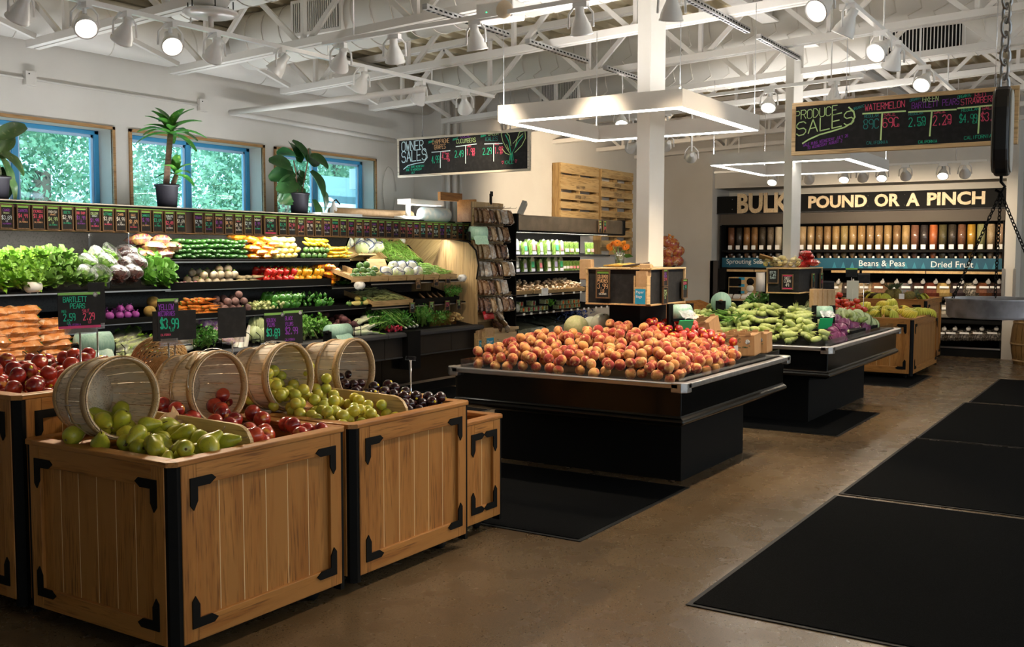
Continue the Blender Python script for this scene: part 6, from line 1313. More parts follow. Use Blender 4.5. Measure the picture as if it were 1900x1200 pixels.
garl_k = kind('net_bag', lay(.13, .16, .06, 9), garl_m, 'net bag of garlic and purple onions on the case deck', 'net bag', 'garlic net bags', [('header_card', MB().box(-.05, .065, .026, .05, .085, .032), M('violet_print', (.16, .12, .55), .4))])
# ================================================================ fruit in the crates
def fill(K, pts, seed, full=True, sc=(.92, 1.06), label=None, group=None):
    rg = random.Random(seed)
    for p in pts: K.put(p, rrot(rg, full), rg.uniform(*sc), label, group)
bs = lambda y: .735+max(0, y-3.12)*.13
fill(pear_k, heap(2.50, 2.86, 3.13, 3.84, .068, lambda x, y: bs(y)-.03, lambda x, y: bs(y)+.082, 3, 3000, .88, 44), 4, sc=(.92, 1.1))
fill(nectw_k, heap(2.95, 3.34, 3.13, 3.80, .073, lambda x, y: bs(y)-.02, lambda x, y: bs(y)+.085, 5, 2500, .92, 30), 6)
fill(yplum_k, heap(3.50, 3.885, 3.13, 3.88, .058, lambda x, y: bs(y)-.02, lambda x, y: bs(y)+.08+.11*max(0, min(1, (y-3.45)/.3)), 7, 4000, .92, 95), 8)
fill(bplum_k, heap(3.96, 4.30, 3.13, 3.86, .058, lambda x, y: bs(y)-.02, lambda x, y: bs(y)+.085, 9, 3500, .92, 75), 10)
ed = lambda x, y, x0, x1, y0, y1, w: max(0, min(1, (x-x0)/w, (x1-x)/w, (y-y0)/w, (y1-y)/w))
fill(nect_k, heap(2.54, 3.26, 4.13, 4.92, .077, lambda x, y: .875+.06*ed(x, y, 2.5, 3.3, 4.1, 5, .25), lambda x, y: .99+.10*ed(x, y, 2.5, 3.3, 4.1, 5, .25), 11, 3500, .92, 80), 12)
fill(peach_k, heap(3.42, 3.74, 4.12, 4.45, .076, lambda x, y: .875, lambda x, y: .99, 13, 400, .92, 14), 14, label='peach in the tall narrow crate behind the bushel baskets', group='peaches in the tall narrow crate')
for i, (x, y) in enumerate(((2.75, 4.86), (3.0, 4.83), (3.2, 4.74))):
    o = thing('clear_tray', 'clear plastic fruit tray standing behind the heaped nectarines, %s from the left' % ORD[i], 'tray', (x, y, .93), 'clear fruit trays')
    mt = T(x, y, .94) @ rotm(.5, 0, -.4); MB().obox(mt @ T(0, 0, .04), .24, .012, .10).obj('lid', acryl, o); MB().obox(mt @ T(0, .02, .035), .20, .02, .06).obj('fruit_inside', M('dark_berries', (.14, .05, .06), .4, n=(90, (.30, .16, .16), .45, .6)), o)
# sign stands over the crates
def sign_stand(px0, px1, py0, py1, Y, lines, label, header, foot, post=(0, .3), zfoot=.79, blank=False, group='black signs on clear stands'):
    a = at(px0, py1, Y=Y); b = at(px1, py0, Y=Y); h = b.z-a.z; w = b.x-a.x; cx = (a.x+b.x)/2; yaw = -.18
    o = thing('sign_stand', label, 'sign', (cx, Y, zfoot), group); u = V((math.cos(yaw), math.sin(yaw), 0)); F = frame(V((cx, Y, a.z))-u*w/2, u, (0, 0, 1)); z0 = .025
    bd = MB().join(MB().box(0, 0, 0, w, h, .003), F).obj('sign_panel', chalkb, o)
    if header: MB().join(MB().box(0, h*.93, .003, w, h, .004), F).obj('header_strip', greenh, bd); MB().join(MB().lathe([(0, .0041), (.011, .0041)], 14, T(w*.88, h*.93, 0)), F).obj('header_seal', paper, bd)
    if foot: MB().join(MB().box(0, 0, .003, w, h*.07, .004), F).obj('foot_strip', pinkc, bd)
    by = {}
    for t, x, y, hh, col, wf in lines: chalk(by.setdefault(col.name, (MB(), col))[0], t, F @ V((x*w, y*h, .0045)), u, (0, 0, 1), hh*h, wf, None, .03)
    for mb, col in by.values(): mb.obj('chalk_writing', col, bd)
    MB().join(MB().box(w*.15, -.025, -.004, w*.9, .0, .010), F).obj('clear_clip', clear('clip_plastic', (.85, .82, .86), .3, .1), o)
    MB().cyl(F @ V((w*.5, -.02, .0)), (F @ V((w*.5, 0, 0))).xy.to_3d()+V((0, 0, zfoot)), .004, 8).obj('post', chrome, o); return o
sign_stand(112, 181, 541, 611, 3.93, [('BARTLETT', .12, .74, .14, cG, .60), ('PEARS', .28, .56, .13, cG, .66), ('REG', .08, .45, .07, cG, .6), ('2.59', .12, .22, .19, cG, .44), ('LB', .2, .13, .07, cG, .6), ('SALE', .56, .44, .08, cP, .66), ('2.29', .58, .22, .19, cP, .44), ('LB', .7, .13, .07, cP, .6), ('CALIFORNIA', .22, .08, .05, cV, .72)], 'black sign reading Bartlett pears 2.59 sale 2.29 on a clear stand', True, True)
sign_stand(166, 192, 523, 600, 4.05, [], 'blank backed tall black sign just right of the Bartlett pears sign', False, False)
sign_stand(295, 328, 553, 629, 3.95, [('YELLOW', .04, .72, .14, cV, .50), ('NECTARINES', .03, .57, .11, cV, .41), ('$3.99', .12, .25, .24, cG, .42), ('LB', .6, .18, .08, cG, .6), ('CALIFORNIA', .12, .07, .05, cP, .55)], 'black sign reading yellow nectarines 3.99 on a clear stand', True, False)
sign_stand(288, 358, 574, 634, 4.07, [], 'blank wide black sign right behind the yellow nectarines sign', False, False)
sign_stand(408, 452, 569, 628, 3.97, [], 'blank black sign between the second and third bushel baskets', False, False)
sign_stand(493, 525, 579, 641, 3.93, [('GOLDEN', .1, .72, .11, cV, .5), ('PLUMS', .15, .58, .11, cV, .5), ('$3.69', .1, .28, .22, cG, .45), ('LB', .5, .2, .09, cG, .6), ('CALIFORNIA', .08, .05, .07, cW, .52)], 'black sign reading golden plums 3.69 on a clear stand', True, False)
sign_stand(528, 558, 575, 639, 3.95, [('BLACK', .1, .72, .11, cV, .5), ('PLUMS', .12, .55, .11, cV, .5), ('$2.99', .1, .30, .2, cV, .45), ('CALIFORNIA', .08, .1, .07, cV, .5)], 'black sign with dim violet writing beside the golden plums sign', True, False)
o = thing('empty_sign_clip', 'empty clear sign clip on a thin post at the right end of the crates', 'sign stand', (4.43, 3.5, .56)); q = at(762, 668, Y=3.5)
MB().cyl((q.x, q.y, .555), (q.x, q.y, q.z), .0045, 8).obj('post', chrome, o); MB().obox(T(q.x, q.y, q.z+.01) @ rotm(.2, .12, -.3), .065, .012, .022).obj('clear_clip', clear('clip_plastic', (.85, .82, .86), .3, .1), o)
# ================================================================ the peach island
pb_ = lambda x, y: .715+.25*max(0, min(1, (x-5.9)/.75, (y-2.52)/.62, (4.2-y)/.55))
fill(peach_k, heap(5.93, 7.25, 2.56, 4.15, .077, pb_, lambda x, y: pb_(x, y)+.135, 21, 16000, .93, 300,
    inside=lambda x, y: (x < 6.62 and not (x > 6.46 and y > 3.42)) or (y < 2.98-(x-6.62)*.55 and x < 7.08)), 22)
nb = lambda x, y: .80+.16*max(0, min(1, (y-2.6)/.5))
fill(sn_k, heap(6.66, 7.20, 2.62, 3.20, .064, nb, lambda x, y: nb(x, y)+.13, 23, 5000, .92, 125, inside=lambda x, y: y > 2.93-(x-6.62)*.50 and not (6.66 < x < 7.24 and y > 3.13)), 24)
mel = kind('cantaloupe', ball(.088, 1.0, 20, 12), melon_m, 'greenish netted melon at the left of the peach heap', 'melon', 'melons on the front island', [('stem_scar', MB().lathe([(0, .0885), (.01, .087), (.012, .085)], 10), stemb)]); hon = kind('honeydew', ball(.085, 1.0, 20, 12), honey_m, '', 'melon', 'melons on the front island', [('stem_scar', MB().lathe([(0, .0855), (.007, .0845)], 10), stemb)]); yml = kind('yellow_melon', ball(.075, 1.0, 18, 12), ymel_m, '', 'melon', 'melons on the front island', [('stem_scar', MB().lathe([(0, .0755), (.007, .0745)], 10), stemb)])
for px, py, X, K, sc_, lab in ((1069, 615, 6.72, mel, 1.08, 'greenish netted melon at the left of the peach heap'), (1096, 613, 6.95, hon, .95, 'white honeydew melon behind the peach heap, left one'), (1117, 609, 6.82, hon, 1.02, 'white honeydew melon with a sticker beside the black pedestal'), (1150, 622, 6.6, yml, .6, 'small melon hidden against the pedestal front')):
    q = at(px, py, X=X); K.put(q+V((0, 0, .03)), (.4, .3, px), sc_, lab)
for px, py, X, lab in ((1231, 612, 7.45, 'yellow netted melon just right of the pedestal'), (1258, 616, 7.5, 'yellow netted melon behind the green sign stand'), (1292, 601, 7.75, 'yellow melon above the cardboard boxes')):
    q = at(px, py, X=X); yml.put(q, (.4, .3, px), 1.1, lab)
tag(MB().box(6.62, 2.62, .721, 7.83, 3.15, .79).obj('black_riser', blackm), 'black step under the nectarines on the front island', 'riser')
tag(MB().box(6.62, 3.45, .721, 7.83, 4.15, .90).obj('black_riser', blackm), 'black step under the melons on the front island', 'riser')
def carton(mtx, L, W_, H, label, tilt_label=True):
    """open cardboard fruit carton: notched walls, white labels and small printed marks"""
    o = thing('fruit_carton', label, 'carton', mtx.translation, 'cardboard fruit cartons'); t = .008
    m = MB()
    for q in ((-L/2, -W_/2, 0, L/2, -W_/2+t, H), (-L/2, W_/2-t, 0, L/2, W_/2, H), (-L/2, -W_/2+t, 0, -L/2+t, W_/2-t, H), (L/2-t, -W_/2+t, 0, L/2, W_/2-t, H), (-L/2, -W_/2, 0, L/2, W_/2, t)): m.join(MB().box(*q), mtx)
    m.obj('carton_wall', cardboard, o)
    m = MB()
    for k in range(4):
        x = -L/2+L*(k+.5)/4
        for s in (-1, 1): m.join(MB().box(x-.02, s*W_/2-.004, H, x+.02, s*W_/2+.004, H+.014), mtx)
    for s in (-1, 1): m.join(MB().box(s*(L/2-.03)-.03, -W_/2+.02, H-.004, s*(L/2-.03)+.03, W_/2-.02, H+.001), mtx)
    m.obj('flap', cardboard, o)
    e = -W_/2-.001; m = MB(); m.join(MB().box(-L*.10, e-.001, H*.25, L*.16, e, H*.52), mtx).join(MB().box(-L*.45, e-.001, H*.72, -L*.20, e, H*1.02), mtx).join(MB().box(-L/2-.002, -W_*.2, H*.3, -L/2-.001, W_*.15, H*.6), mtx); m.obj('carton_label', paper, o)
    m = MB().join(MB().lathe([(0, 0), (.018, 0)], 16, T(L*.36, e-.0005, H*.70) @ rotm(PI/2, 0, 0)), mtx); m.obj('round_mark', paper, o)
    m = MB(); F = mtx @ frame((-L*.18, e-.0005, H*.68), (1, 0, 0), (0, 0, 1)); chalk(m, 'ORGANIC', F.translation, F.to_3x3().col[0], F.to_3x3().col[1], H*.17, .8, .004)
    for k in range(9): rg_ = random.Random(k); x = rg_.uniform(-.42, .42)*L; z = rg_.uniform(.08, .5)*H; m.join(MB().box(x, e-.0008, z, x+rg_.uniform(.01, .05), e-.0002, z+.006), mtx)
    m.obj('carton_print', M('carton_print', (.07, .10, .05), .8), o); return o
yawc = -1.46
carton(T(7.40, 2.72, .795) @ rotm(0, 0, yawc) @ rotm(.05, -.03, 0), .36, .22, .155, 'open cardboard carton nearest the aisle on the peach island')
carton(T(7.44, 3.06, .88) @ rotm(0, 0, yawc) @ rotm(.14, -.16, 0), .36, .30, .15, 'tilted cardboard carton of avocados behind the nearest carton')
carton(T(7.64, 2.70, .795) @ rotm(0, 0, yawc) @ rotm(.03, -.02, 0), .34, .20, .15, 'cardboard carton at the far aisle corner of the peach island')
avo = kind('avocado', MB().lathe([(0, -.042), (.02, -.040), (.031, -.025), (.033, -.008), (.027, .015), (.017, .034), (.008, .043), (0, .045)], 12), M('avocado_skin', (.03, .045, .02), .5, n=(60, (.06, .08, .035), .45, .65)), 'dark avocado in the tilted carton', 'avocado', 'avocados', [('stem_button', MB().lathe([(0, .0465), (.003, .0455)], 6), stemb)])
fill(avo, [(7.35+.062*(i % 4), 2.97+.075*(i//4), .965-.01*(i % 3)) for i in range(12)], 31)
# papers on the sign box: dried bunches
tag(MB().tube([(6.78, 3.52, 1.468), (6.7, 3.35, 1.475), (6.68, 3.12, 1.462)], [.006, .014, .005], 6).tube([(6.86, 3.5, 1.466), (6.76, 3.3, 1.48), (6.72, 3.1, 1.465)], [.006, .012, .004], 6).tube([(6.95, 3.2, 1.465), (6.8, 3.15, 1.475), (6.66, 3.08, 1.465)], [.006, .010, .004], 6).obj('dried_bunch', M('dried_corn_husk', (.42, .28, .09), .8, n=(30, (.60, .40, .08), .4, .6))), 'bundle of dried yellow husks lying on the front sign box', 'dried bunch')
tag(MB().tube([(6.63, 3.08, 1.49), (6.68, 3.3, 1.466), (6.9, 3.55, 1.466)], .009, 6).tube([(6.7, 3.12, 1.478), (6.8, 3.3, 1.462), (7.0, 3.4, 1.466)], .008, 6).obj('dark_bunch', M('dark_pods', (.04, .025, .02), .5)), 'bundle of dark pods lying on the front sign box', 'dried bunch')
q = at(1197, 502, X=6.62); tag(MB().obox(T(6.63, 3.105, 1.435) @ rotm(0, 0, .1), .05, .085, .10).obj('brown_bag', kraft, bevel=.008), 'brown paper bag top standing out of the pocket on the front sign box', 'paper bag')
tag(MB().obox(T(6.66, 3.60, 1.44), .05, .10, .15).obj('brown_bag', kraft, bevel=.006), 'folded brown paper bags at the far side of the front sign box', 'paper bag')
# ================================================================ the corn and cabbage island
cb = lambda x, y: .735+.22*max(0, min(1, (x-8.88)/.75, (y-2.42)/.6))
rg = random.Random(41); pts = []; lay_ = []
for k in range(240):
    x = rg.uniform(9.0, 10.12); y = rg.uniform(2.78, 3.98)
    if y < 2.8+max(0, x-9.5)*.35: continue
    pts.append((x, y))
C_ = heap(8.93, 10.1, 2.50, 3.98, .060, lambda x, y: cb(x, y)-.01, lambda x, y: cb(x, y)+.12, 42, 12000, 1.0, 160, inside=lambda x, y: y > 2.50+max(0, x-9.2)*.55)
for i, p in enumerate(C_):
    up = p[2] > .98; yaw = PI+rg.uniform(-.55, .25)+(.5 if p[1] > 3.5 else 0); pitch_ = .22 if not up else .45
    corn_k.put((p[0]+.03, p[1], p[2]), (rg.uniform(-1, 1)*.2, (1 if 1 else -1)*(pitch_+rg.uniform(-.15, .15)) if False else rg.uniform(-.1, .35), yaw-PI+rg.uniform(-.1, .1)), rg.uniform(.9, 1.08))
for i, (px, py, X) in enumerate(((1447, 578, 10.25), (1456, 577, 10.28), (1466, 576, 10.25), (1478, 580, 10.2))):
    q = at(px, py, X=X); corn_k.put(q, (0, -1.0, .3*i-.4), 1.0, 'ear of sweet corn standing upright at the top of the pile', 'upright ears of corn')
for i, (px, py, Y, sc_) in enumerate(((1600, 598, 2.70, 1.25), (1585, 606, 2.78, .95), (1617, 603, 2.62, .85))): gcab_k.put(at(px, py, Y=Y), (.3, .2, i), sc_, 'round pale green cabbage beside the red cabbages, %s' % ('largest', 'front one', 'at the island corner')[i], 'green cabbages by the rail')
for i, (px, py, Y) in enumerate(((1551, 596, 2.85), (1579, 596, 2.80), (1543, 612, 2.66), (1562, 613, 2.62), (1584, 611, 2.66), (1600, 611, 2.60), (1532, 600, 2.85), (1567, 603, 2.72), (1554, 630, 2.52), (1545, 620, 2.58))): rcab_k.put(at(px, py, Y=Y), (.5*i, .4, i), .95+.04*(i % 3))
for i, (px, py, X) in enumerate(((1493, 572, 10.7), (1508, 576, 10.6), (1515, 566, 10.8), (1485, 583, 10.4), (1500, 588, 10.35), (1512, 594, 10.25), (1523, 585, 10.7), (1560, 586, 11.0), (1573, 590, 10.9), (1590, 589, 11.0))): gcab_k.put(at(px, py, X=X), (.5*i, .4, i), .95+.05*(i % 3), 'pale green cabbage in the middle of the far island', 'green cabbages in the middle')
for i, (px, py, X) in enumerate(((1413, 566, 10.6), (1425, 560, 10.8), (1437, 566, 10.7), (1405, 572, 10.4), (1450, 566, 10.6))): kale_k.put(at(px, py+5, X=X), (.4, .3*(i-2), i), .9, 'leafy root vegetable tops behind the corn', 'leafy tops behind the corn')
for i, (px, py, X) in enumerate(((1352, 590, 9.5), (1362, 584, 9.7), (1373, 582, 9.8), (1383, 588, 9.6), (1365, 594, 9.3), (1392, 580, 10.0))): scal_k.put(at(px, py, X=X), (.2, .1, 2.6+.2*i), .8, 'bunch of white leeks at the near left of the corn', 'white leek bunches')
turnip_k = kind('turnip', ball(.03, .9, 12, 8), turn_m, 'white turnip behind the corn', 'turnip', 'turnips behind the corn', [('root_tip', MB().cyl((0, 0, -.027), (0, 0, -.045), .003, 5), turn_m)])
for i in range(8): q = at(1440+3*(i % 4), 562+5*(i//4)+i % 2, X=10.7); turnip_k.put((q.x, q.y+.02*i, q.z), (.3*i, .2, 0), .9)
tag(MB().box(10.35, 2.95, .721, 11.5, 4.1, .86).obj('black_riser', blackm), 'high black step in the middle of the far island', 'riser'); tag(MB().box(10.2, 2.55, .721, 11.4, 2.95, .80).obj('black_riser', blackm), 'low black step under the red cabbages on the far island', 'riser')
for i, px in enumerate((1509, 1518, 1527, 1536, 1543)):
    q = at(px, 553, Y=2.95); tag(MB().obox(T(q.x, q.y, q.z) @ rotm(0, 0, -.2), .085, .05, .19).obj('brown_bag', kraft, bevel=.008), 'brown paper bag in a row below the far sign box, %s from the left' % ORD[i], 'paper bag', 'row of brown bags')
for i, p in enumerate(heap(11.0, 11.45, 3.0, 3.55, .066, lambda x, y: .90, lambda x, y: 1.15-1.2*abs(x-11.22)*.6-.5*abs(y-3.25), 51, 2500, .92, 42)):
    tom_k.put(at(1562, 566, X=11.3)*0+V(p)+V((0, wy(1562, 11.22)-3.25, .03)), rrot(random.Random(i), False), 1)
lime_k = kind('lime', ball(.027, 1.1, 12, 8), M('lime_skin', (.20, .30, .05), .35, vary=(.34, .42, .14)), 'green lime heaped before the tomatoes', 'lime', 'limes', [('stem_scar', MB().lathe([(0, .0302), (.003, .0295)], 6), stemb)])
for p in heap(10.75, 11.1, 2.6, 3.15, .056, lambda x, y: .85, lambda x, y: .98, 52, 800, .92, 34): lime_k.put(V(p), rrot(random.Random(int(p[0]*999))), 1)
# top of the far sign box
zb2 = B2[5]; o = thing('wire_basket', 'flat wire basket of lemons and garlic on the far sign box', 'basket', (bx+.2, 3.3, zb2)); wb = MB()
for r_, z in ((.15, .0), (.19, .035), (.21, .07)): wb.tube([(bx+.22+r_*.8*math.cos(2*PI*k/20), 3.3+r_*math.sin(2*PI*k/20), zb2+.006+z) for k in range(20)], .003, 5, closed=True)
for k in range(20): a = 2*PI*k/20; wb.tube([(bx+.22+.12*math.cos(a), 3.3+.15*math.sin(a), zb2+.006), (bx+.22+.168*math.cos(a), 3.3+.21*math.sin(a), zb2+.076)], .002, 4)
wb.obj('wire_frame', M('bronze_wire', (.16, .11, .06), .5), o)
lem_k = kind('lemon', ball(.025, 1.15, 12, 8), M('lemon_skin', (.62, .50, .14), .4, vary=(.70, .62, .40)), 'pale lemon in the wire basket on the far sign box', 'lemon', 'lemons in the wire basket', [('nipple', MB().cyl((0, 0, .026), (0, 0, .032), .004, 6), stemg)])
for p in heap(bx+.10, bx+.34, 3.15, 3.45, .05, lambda x, y: zb2+.012, lambda x, y: zb2+.12, 53, 900, .92, 30): lem_k.put(V(p), rrot(random.Random(int(p[1]*999))), 1)
tag(MB().obox(T(bx+.12, 3.44, zb2+.10) @ rotm(.3, .25, .4), .16, .14, .012).obj('brown_card', cardboard), 'brown card leaning over the wire basket on the far sign box', 'card')
rbag = print_bag('red_net_bag', (.48, .02, .02), (.60, .05, .04), (.75, .60, .5), (1, .2, 1), 40)
for i, (dx, dy, dz) in enumerate(((.50, .02, .0), (.60, -.06, .02), (.54, .05, .05), (.64, -.02, .065), (.56, .0, .10))):
    o = lay(.26, .13, .06, 60+i).obj('red_net_bag', rbag, None, loc=O0); o.location = (bx+dx, 3.18+dy, zb2+dz); o.rotation_euler = (0, .05*i, .2*i-.3); tag(o, 'red net bag of produce stacked on the far sign box, %s from the bottom' % ORD[i], 'net bag', 'red net bags')
# ================================================================ bananas and pineapples on the far crates
tag(MB().box(13.28, 2.63, .70, 14.77, 3.68, .745).obj('crate_tray', oak_x), 'oak tray floor under the bananas', 'tray'); tag(MB().box(15.03, 2.8, .86, 16.02, 3.82, .895).obj('crate_tray', oak_x), 'oak tray floor under the pineapples', 'tray')
BN = [(1592, 570, 13.45), (1606, 566, 13.6), (1600, 578, 13.35), (1618, 578, 13.4), (1612, 572, 13.75), (1628, 574, 13.6), (1640, 562, 13.8), (1652, 560, 13.9), (1645, 572, 13.6), (1636, 579, 13.4), (1658, 577, 13.45), (1662, 573, 13.8), (1672, 578, 13.5), (1684, 577, 13.6), (1676, 572, 14.0), (1695, 577, 13.8), (1704, 575, 14.1), (1713, 578, 14.1), (1722, 579, 14.3), (1650, 580, 13.35), (1625, 581, 13.35), (1690, 581, 13.45)]
for i, (px, py, X) in enumerate(BN): q = at(px, py, X=X); ban_k.put((q.x, q.y, max(.75, q.z-.06)), (.25*((i % 3)-1), .3*((i % 4)-1.5)*.6, 2.2+.55*(i % 5)), 1.0+.1*(i % 2))
for i, (px, py, X, rot) in enumerate(((1650, 550, 15.25, (.1, -.2, 0)), (1664, 549, 15.3, (.1, .1, 1)), (1686, 551, 15.3, (1.35, .2, .8)))): pin_k.put(at(px, py, X=X)+V((0, 0, .015)), rot, 1.05, 'pineapple on the tall far crate, %s' % ('left one standing', 'middle one standing', 'right one lying on its side with a tag')[i])
q = at(1673, 550, X=15.1); tag(MB().obox(T(*q) @ rotm(0, .2, .3), .006, .07, .08).obj('price_tag', paper), 'small white price tag leaning on the lying pineapple', 'price tag')
for i, (px, py, X) in enumerate(((1610, 546, 15.3), (1620, 549, 15.2), (1632, 552, 15.1), (1640, 554, 15.1), (1704, 553, 15.4), (1713, 551, 15.5))): q = at(px, py, X=X); ban_k.put((q.x, q.y, max(.9, q.z-.05)), (.3, .2, 1.3*i), 1.0, 'plantain hand on the tall far crate, %s from the left' % ORD[i], 'plantain hands')
o = thing('produce_basket', 'dark wicker basket on the tall far crate holding plantains', 'basket', (15.35, 3.55, .93)); MB().lathe([(.0, .0), (.14, 0), (.20, .09), (.195, .095), (.135, .01), (0, .01)], 20, T(15.35, 3.5, .90)).obj('basket_wall', M('dark_wicker', (.10, .06, .03), .7, n=(60, (.05, .03, .02), .4, .6)), o)
for i, (px, py0, py1, bl_) in enumerate(((1537, 521, 541, 1), (1580, 497, 514, 0), (1603, 507, 525, 1))):
    q = at(px, (py0+py1)/2, X=12.6); h = (at(px, py0, X=12.6).z-at(px, py1, X=12.6).z)
    o = thing('sign_stand', 'dark sign on a thin post beyond the far island, %s from the left' % ORD[i], 'sign', (12.6, q.y, 0), 'signs beyond the far island'); MB().box(12.6, q.y-.07, q.z-h/2, 12.606, q.y+.07, q.z+h/2).obj('sign_panel', chalkb, o); MB().cyl((12.605, q.y, 0), (12.605, q.y, q.z), .005, 6).obj('post', chrome, o); MB().box(12.596, q.y-.07, q.z+h/2-.02, 12.6, q.y+.07, q.z+h/2).obj('header_strip', greenh if not bl_ else grey, o)
q = at(1582, 536, X=12.5); tag(MB().box(12.5, q.y-.07, q.z-.12, 12.505, q.y+.07, q.z+.1).cyl((12.503, q.y, 0), (12.503, q.y, q.z), .004, 6).obj('paper_sign', M('cream_card', (.62, .60, .48), .7)), 'cream paper sign hanging beside the tomatoes', 'sign')
# ================================================================ vegetables in the long case
def zs(S, y, rise): return S['zf']+rise*(y-S['yf'])/(7.97-S['yf'])
def rowfill(K, pa, pb, Y, z0, rows, w, h, rot, seed, dy=0, jit=.006, sc=(.92, 1.06), shrink=.0, label=None, group=None, backs=1, step=.0):
    """stack rows of one kind between two photo columns on the plane y=Y"""
    rg = random.Random(seed); x0, x1 = wx(pa, Y), wx(pb, Y); n = max(1, int((x1-x0)/w)); w = (x1-x0)/n
    for b in range(backs):
        for r in range(rows):
            m = n-(r if shrink else 0)*1
            for i in range(max(1, m)):
                x = x0+(i+.5+(.5 if r % 2 and not shrink else 0)+(r*.5 if shrink else 0))*w
                if x > x1: continue
                K.put((x+rg.uniform(-jit, jit), Y+dy+step*r+b*.16+rg.uniform(-jit, jit), z0+h*(r+.5)+.02*b), tuple(a+rg.uniform(-.12, .12) for a in rot), rg.uniform(*sc), label, group)
# top shelf
z = 1.505
rowfill(pot_k, 256, 329, 7.44, z-.035, 3, .17, .068, (0, 0, .1), 1, .08, step=.02); rowfill(cuc_k, 330, 462, 7.44, z, 4, .055, .046, (0, 0, PI/2), 2, .10, step=.008)
rowfill(ccb_k, 462, 513, 7.44, z-.025, 5, .16, .042, (0, 0, .1), 3, .06, step=.008); rowfill(ccb_k, 428, 466, 7.50, z+.17, 1, .16, .04, (.1, 0, .2), 4, .06)
rowfill(ysq_k, 508, 556, 7.44, z, 3, .075, .054, (0, 0, -1.2), 5, .08, step=.012); rowfill(ysq_k, 500, 548, 7.46, z+.165, 1, .10, .05, (0, 0, -.6), 6, .06)
gsq_k = kind('green_squash', ball(.034, .95, 14, 9, .15, .1, lobed(8, .06)), fruit('green_squash_skin', (.035, .10, .02), (.10, .20, .04), .45, .62, .35, (.06, .15, .03), .4, .1, 30), 'round dark green squash on the case shelf', 'squash', 'round green squash', [('stem', stem_mb(.028, .014, .004), stemb)])
rowfill(gsq_k, 563, 612, 7.44, z, 2, .068, .06, (1.2, 0, 0), 7, .04); rowfill(yzu_k, 612, 651, 7.44, z, 3, .05, .042, (0, 0, -1.3), 8, .09, step=.01); rowfill(yzu_k, 575, 612, 7.46, z+.13, 2, .06, .04, (0, .1, .35), 9, .06); rowfill(yzu_k, 606, 622, 7.44, z+.10, 1, .05, .04, (0, .3, .6), 10, .06)
# upper shelf
z = 1.262
shal_k = kind('shallot', ball(.022, 1.25, 12, 8), fruit('shallot_skin', (.32, .10, .13), (.55, .36, .30), .45, .62, .4, (.40, .15, .17), .4, 0, 30), 'pink shallot at the left of the upper case shelf', 'shallot', 'shallots', [('dry_tip', MB().cyl((0, 0, .026), (0, 0, .04), .003, 5), kraft)])
turn2 = kind('rutabaga', ball(.04, .92, 14, 9, .1, 0), turn_m, 'tan turnip heaped on the upper case shelf', 'turnip', 'tan turnips', [('crown', MB().cyl((0, 0, .03), (0, 0, .045), .010, 8), stemg)])
rowfill(shal_k, 330, 372, 7.36, z, 1, .05, .044, (1.2, 0, 0), 11, .04, .02); rowfill(turn2, 372, 442, 7.36, z, 2, .08, .065, (0, 0, 0), 12, .05, .015, backs=2); rowfill(pars_k, 436, 492, 7.36, z+.01, 2, .07, .04, (0, 0, .15), 13, .08, .02); rowfill(turn2, 400, 430, 7.46, z+.12, 1, .08, .06, (0, 0, 0), 14)
rowfill(rpep_k, 490, 549, 7.36, z, 2, .078, .07, (.5, .2, 0), 15, .05, .015, backs=2); rowfill(ypep_k, 549, 602, 7.36, z, 2, .08, .066, (.5, .2, 0), 16, .05, .015, backs=2)
rowfill(mini_k, 604, 626, 7.36, 1.205, 5, .15, .042, (0, 0, .1), 17, .06); rowfill(mini_k, 588, 612, 7.42, 1.37, 1, .15, .042, (.1, 0, .1), 18, .06); rowfill(gbag_k, 627, 660, 7.36, 1.205, 4, .15, .036, (0, 0, .1), 19, .06)
# middle shelf
z = 1.012
rowfill(shal_k, 52, 116, 7.22, z, 1, .05, .044, (1.2, 0, 0), 20, .06, .025, label='pale shallot at the far left of the middle case shelf', group='shallots on the middle shelf')
koh_k = kind('purple_kohlrabi', ball(.036, .9, 14, 9), pcab_m, 'purple kohlrabi on the middle case shelf', 'kohlrabi', 'purple kohlrabi', [('stalk_stub', MB().cyl((.01, 0, .028), (.016, 0, .045), .005, 6).cyl((-.012, .008, .028), (-.018, .01, .042), .004, 6), pcab_m)])
cel2 = kind('celeriac', ball(.055, .9, 14, 9, 0, 0, lobed(5, .08)), ruta_m, 'golden knobbly root on the middle case shelf', 'root', 'golden roots', [('root_knob', MB().lathe([(0, -.06), (.02, -.05), (.028, -.035)], 8), ruta_m)])
rowfill(koh_k, 203, 262, 7.22, z, 1, .066, .062, (.2, 0, 0), 21, .05, .012, backs=2); rowfill(koh_k, 215, 250, 7.28, z+.055, 1, .066, .06, (.2, 0, 0), 22, .03); rowfill(cel2, 262, 298, 7.24, z, 1, .10, .10, (0, 0, 0), 23, .03); rowfill(cel2, 276, 296, 7.30, z+.075, 1, .10, .10, (0, 0, 0), 24, .02)
rowfill(car_k, 330, 410, 7.24, z-.005, 3, .06, .028, (0, 0, .25), 25, .06, .015, backs=2); rowfill(car_k, 345, 392, 7.30, z+.085, 2, .055, .028, (0, .1, .35), 26, .02)
pbeet = kind('pale_beet', ball(.038, .95, 14, 9, .08, 0), beet2_m, 'dusty pale beet on the middle case shelf', 'beet', 'pale beets', [('root_tip', MB().cyl((0, 0, -.034), (.004, 0, -.06), .004, 5), beet2_m)])
rowfill(pbeet, 413, 468, 7.24, z, 2, .077, .066, (.6, .2, 0), 27, .03, .012, backs=2, shrink=1); rowfill(pbeet, 434, 456, 7.28, z+.13, 1, .077, .06, (.6, .2, 0), 28, .02)
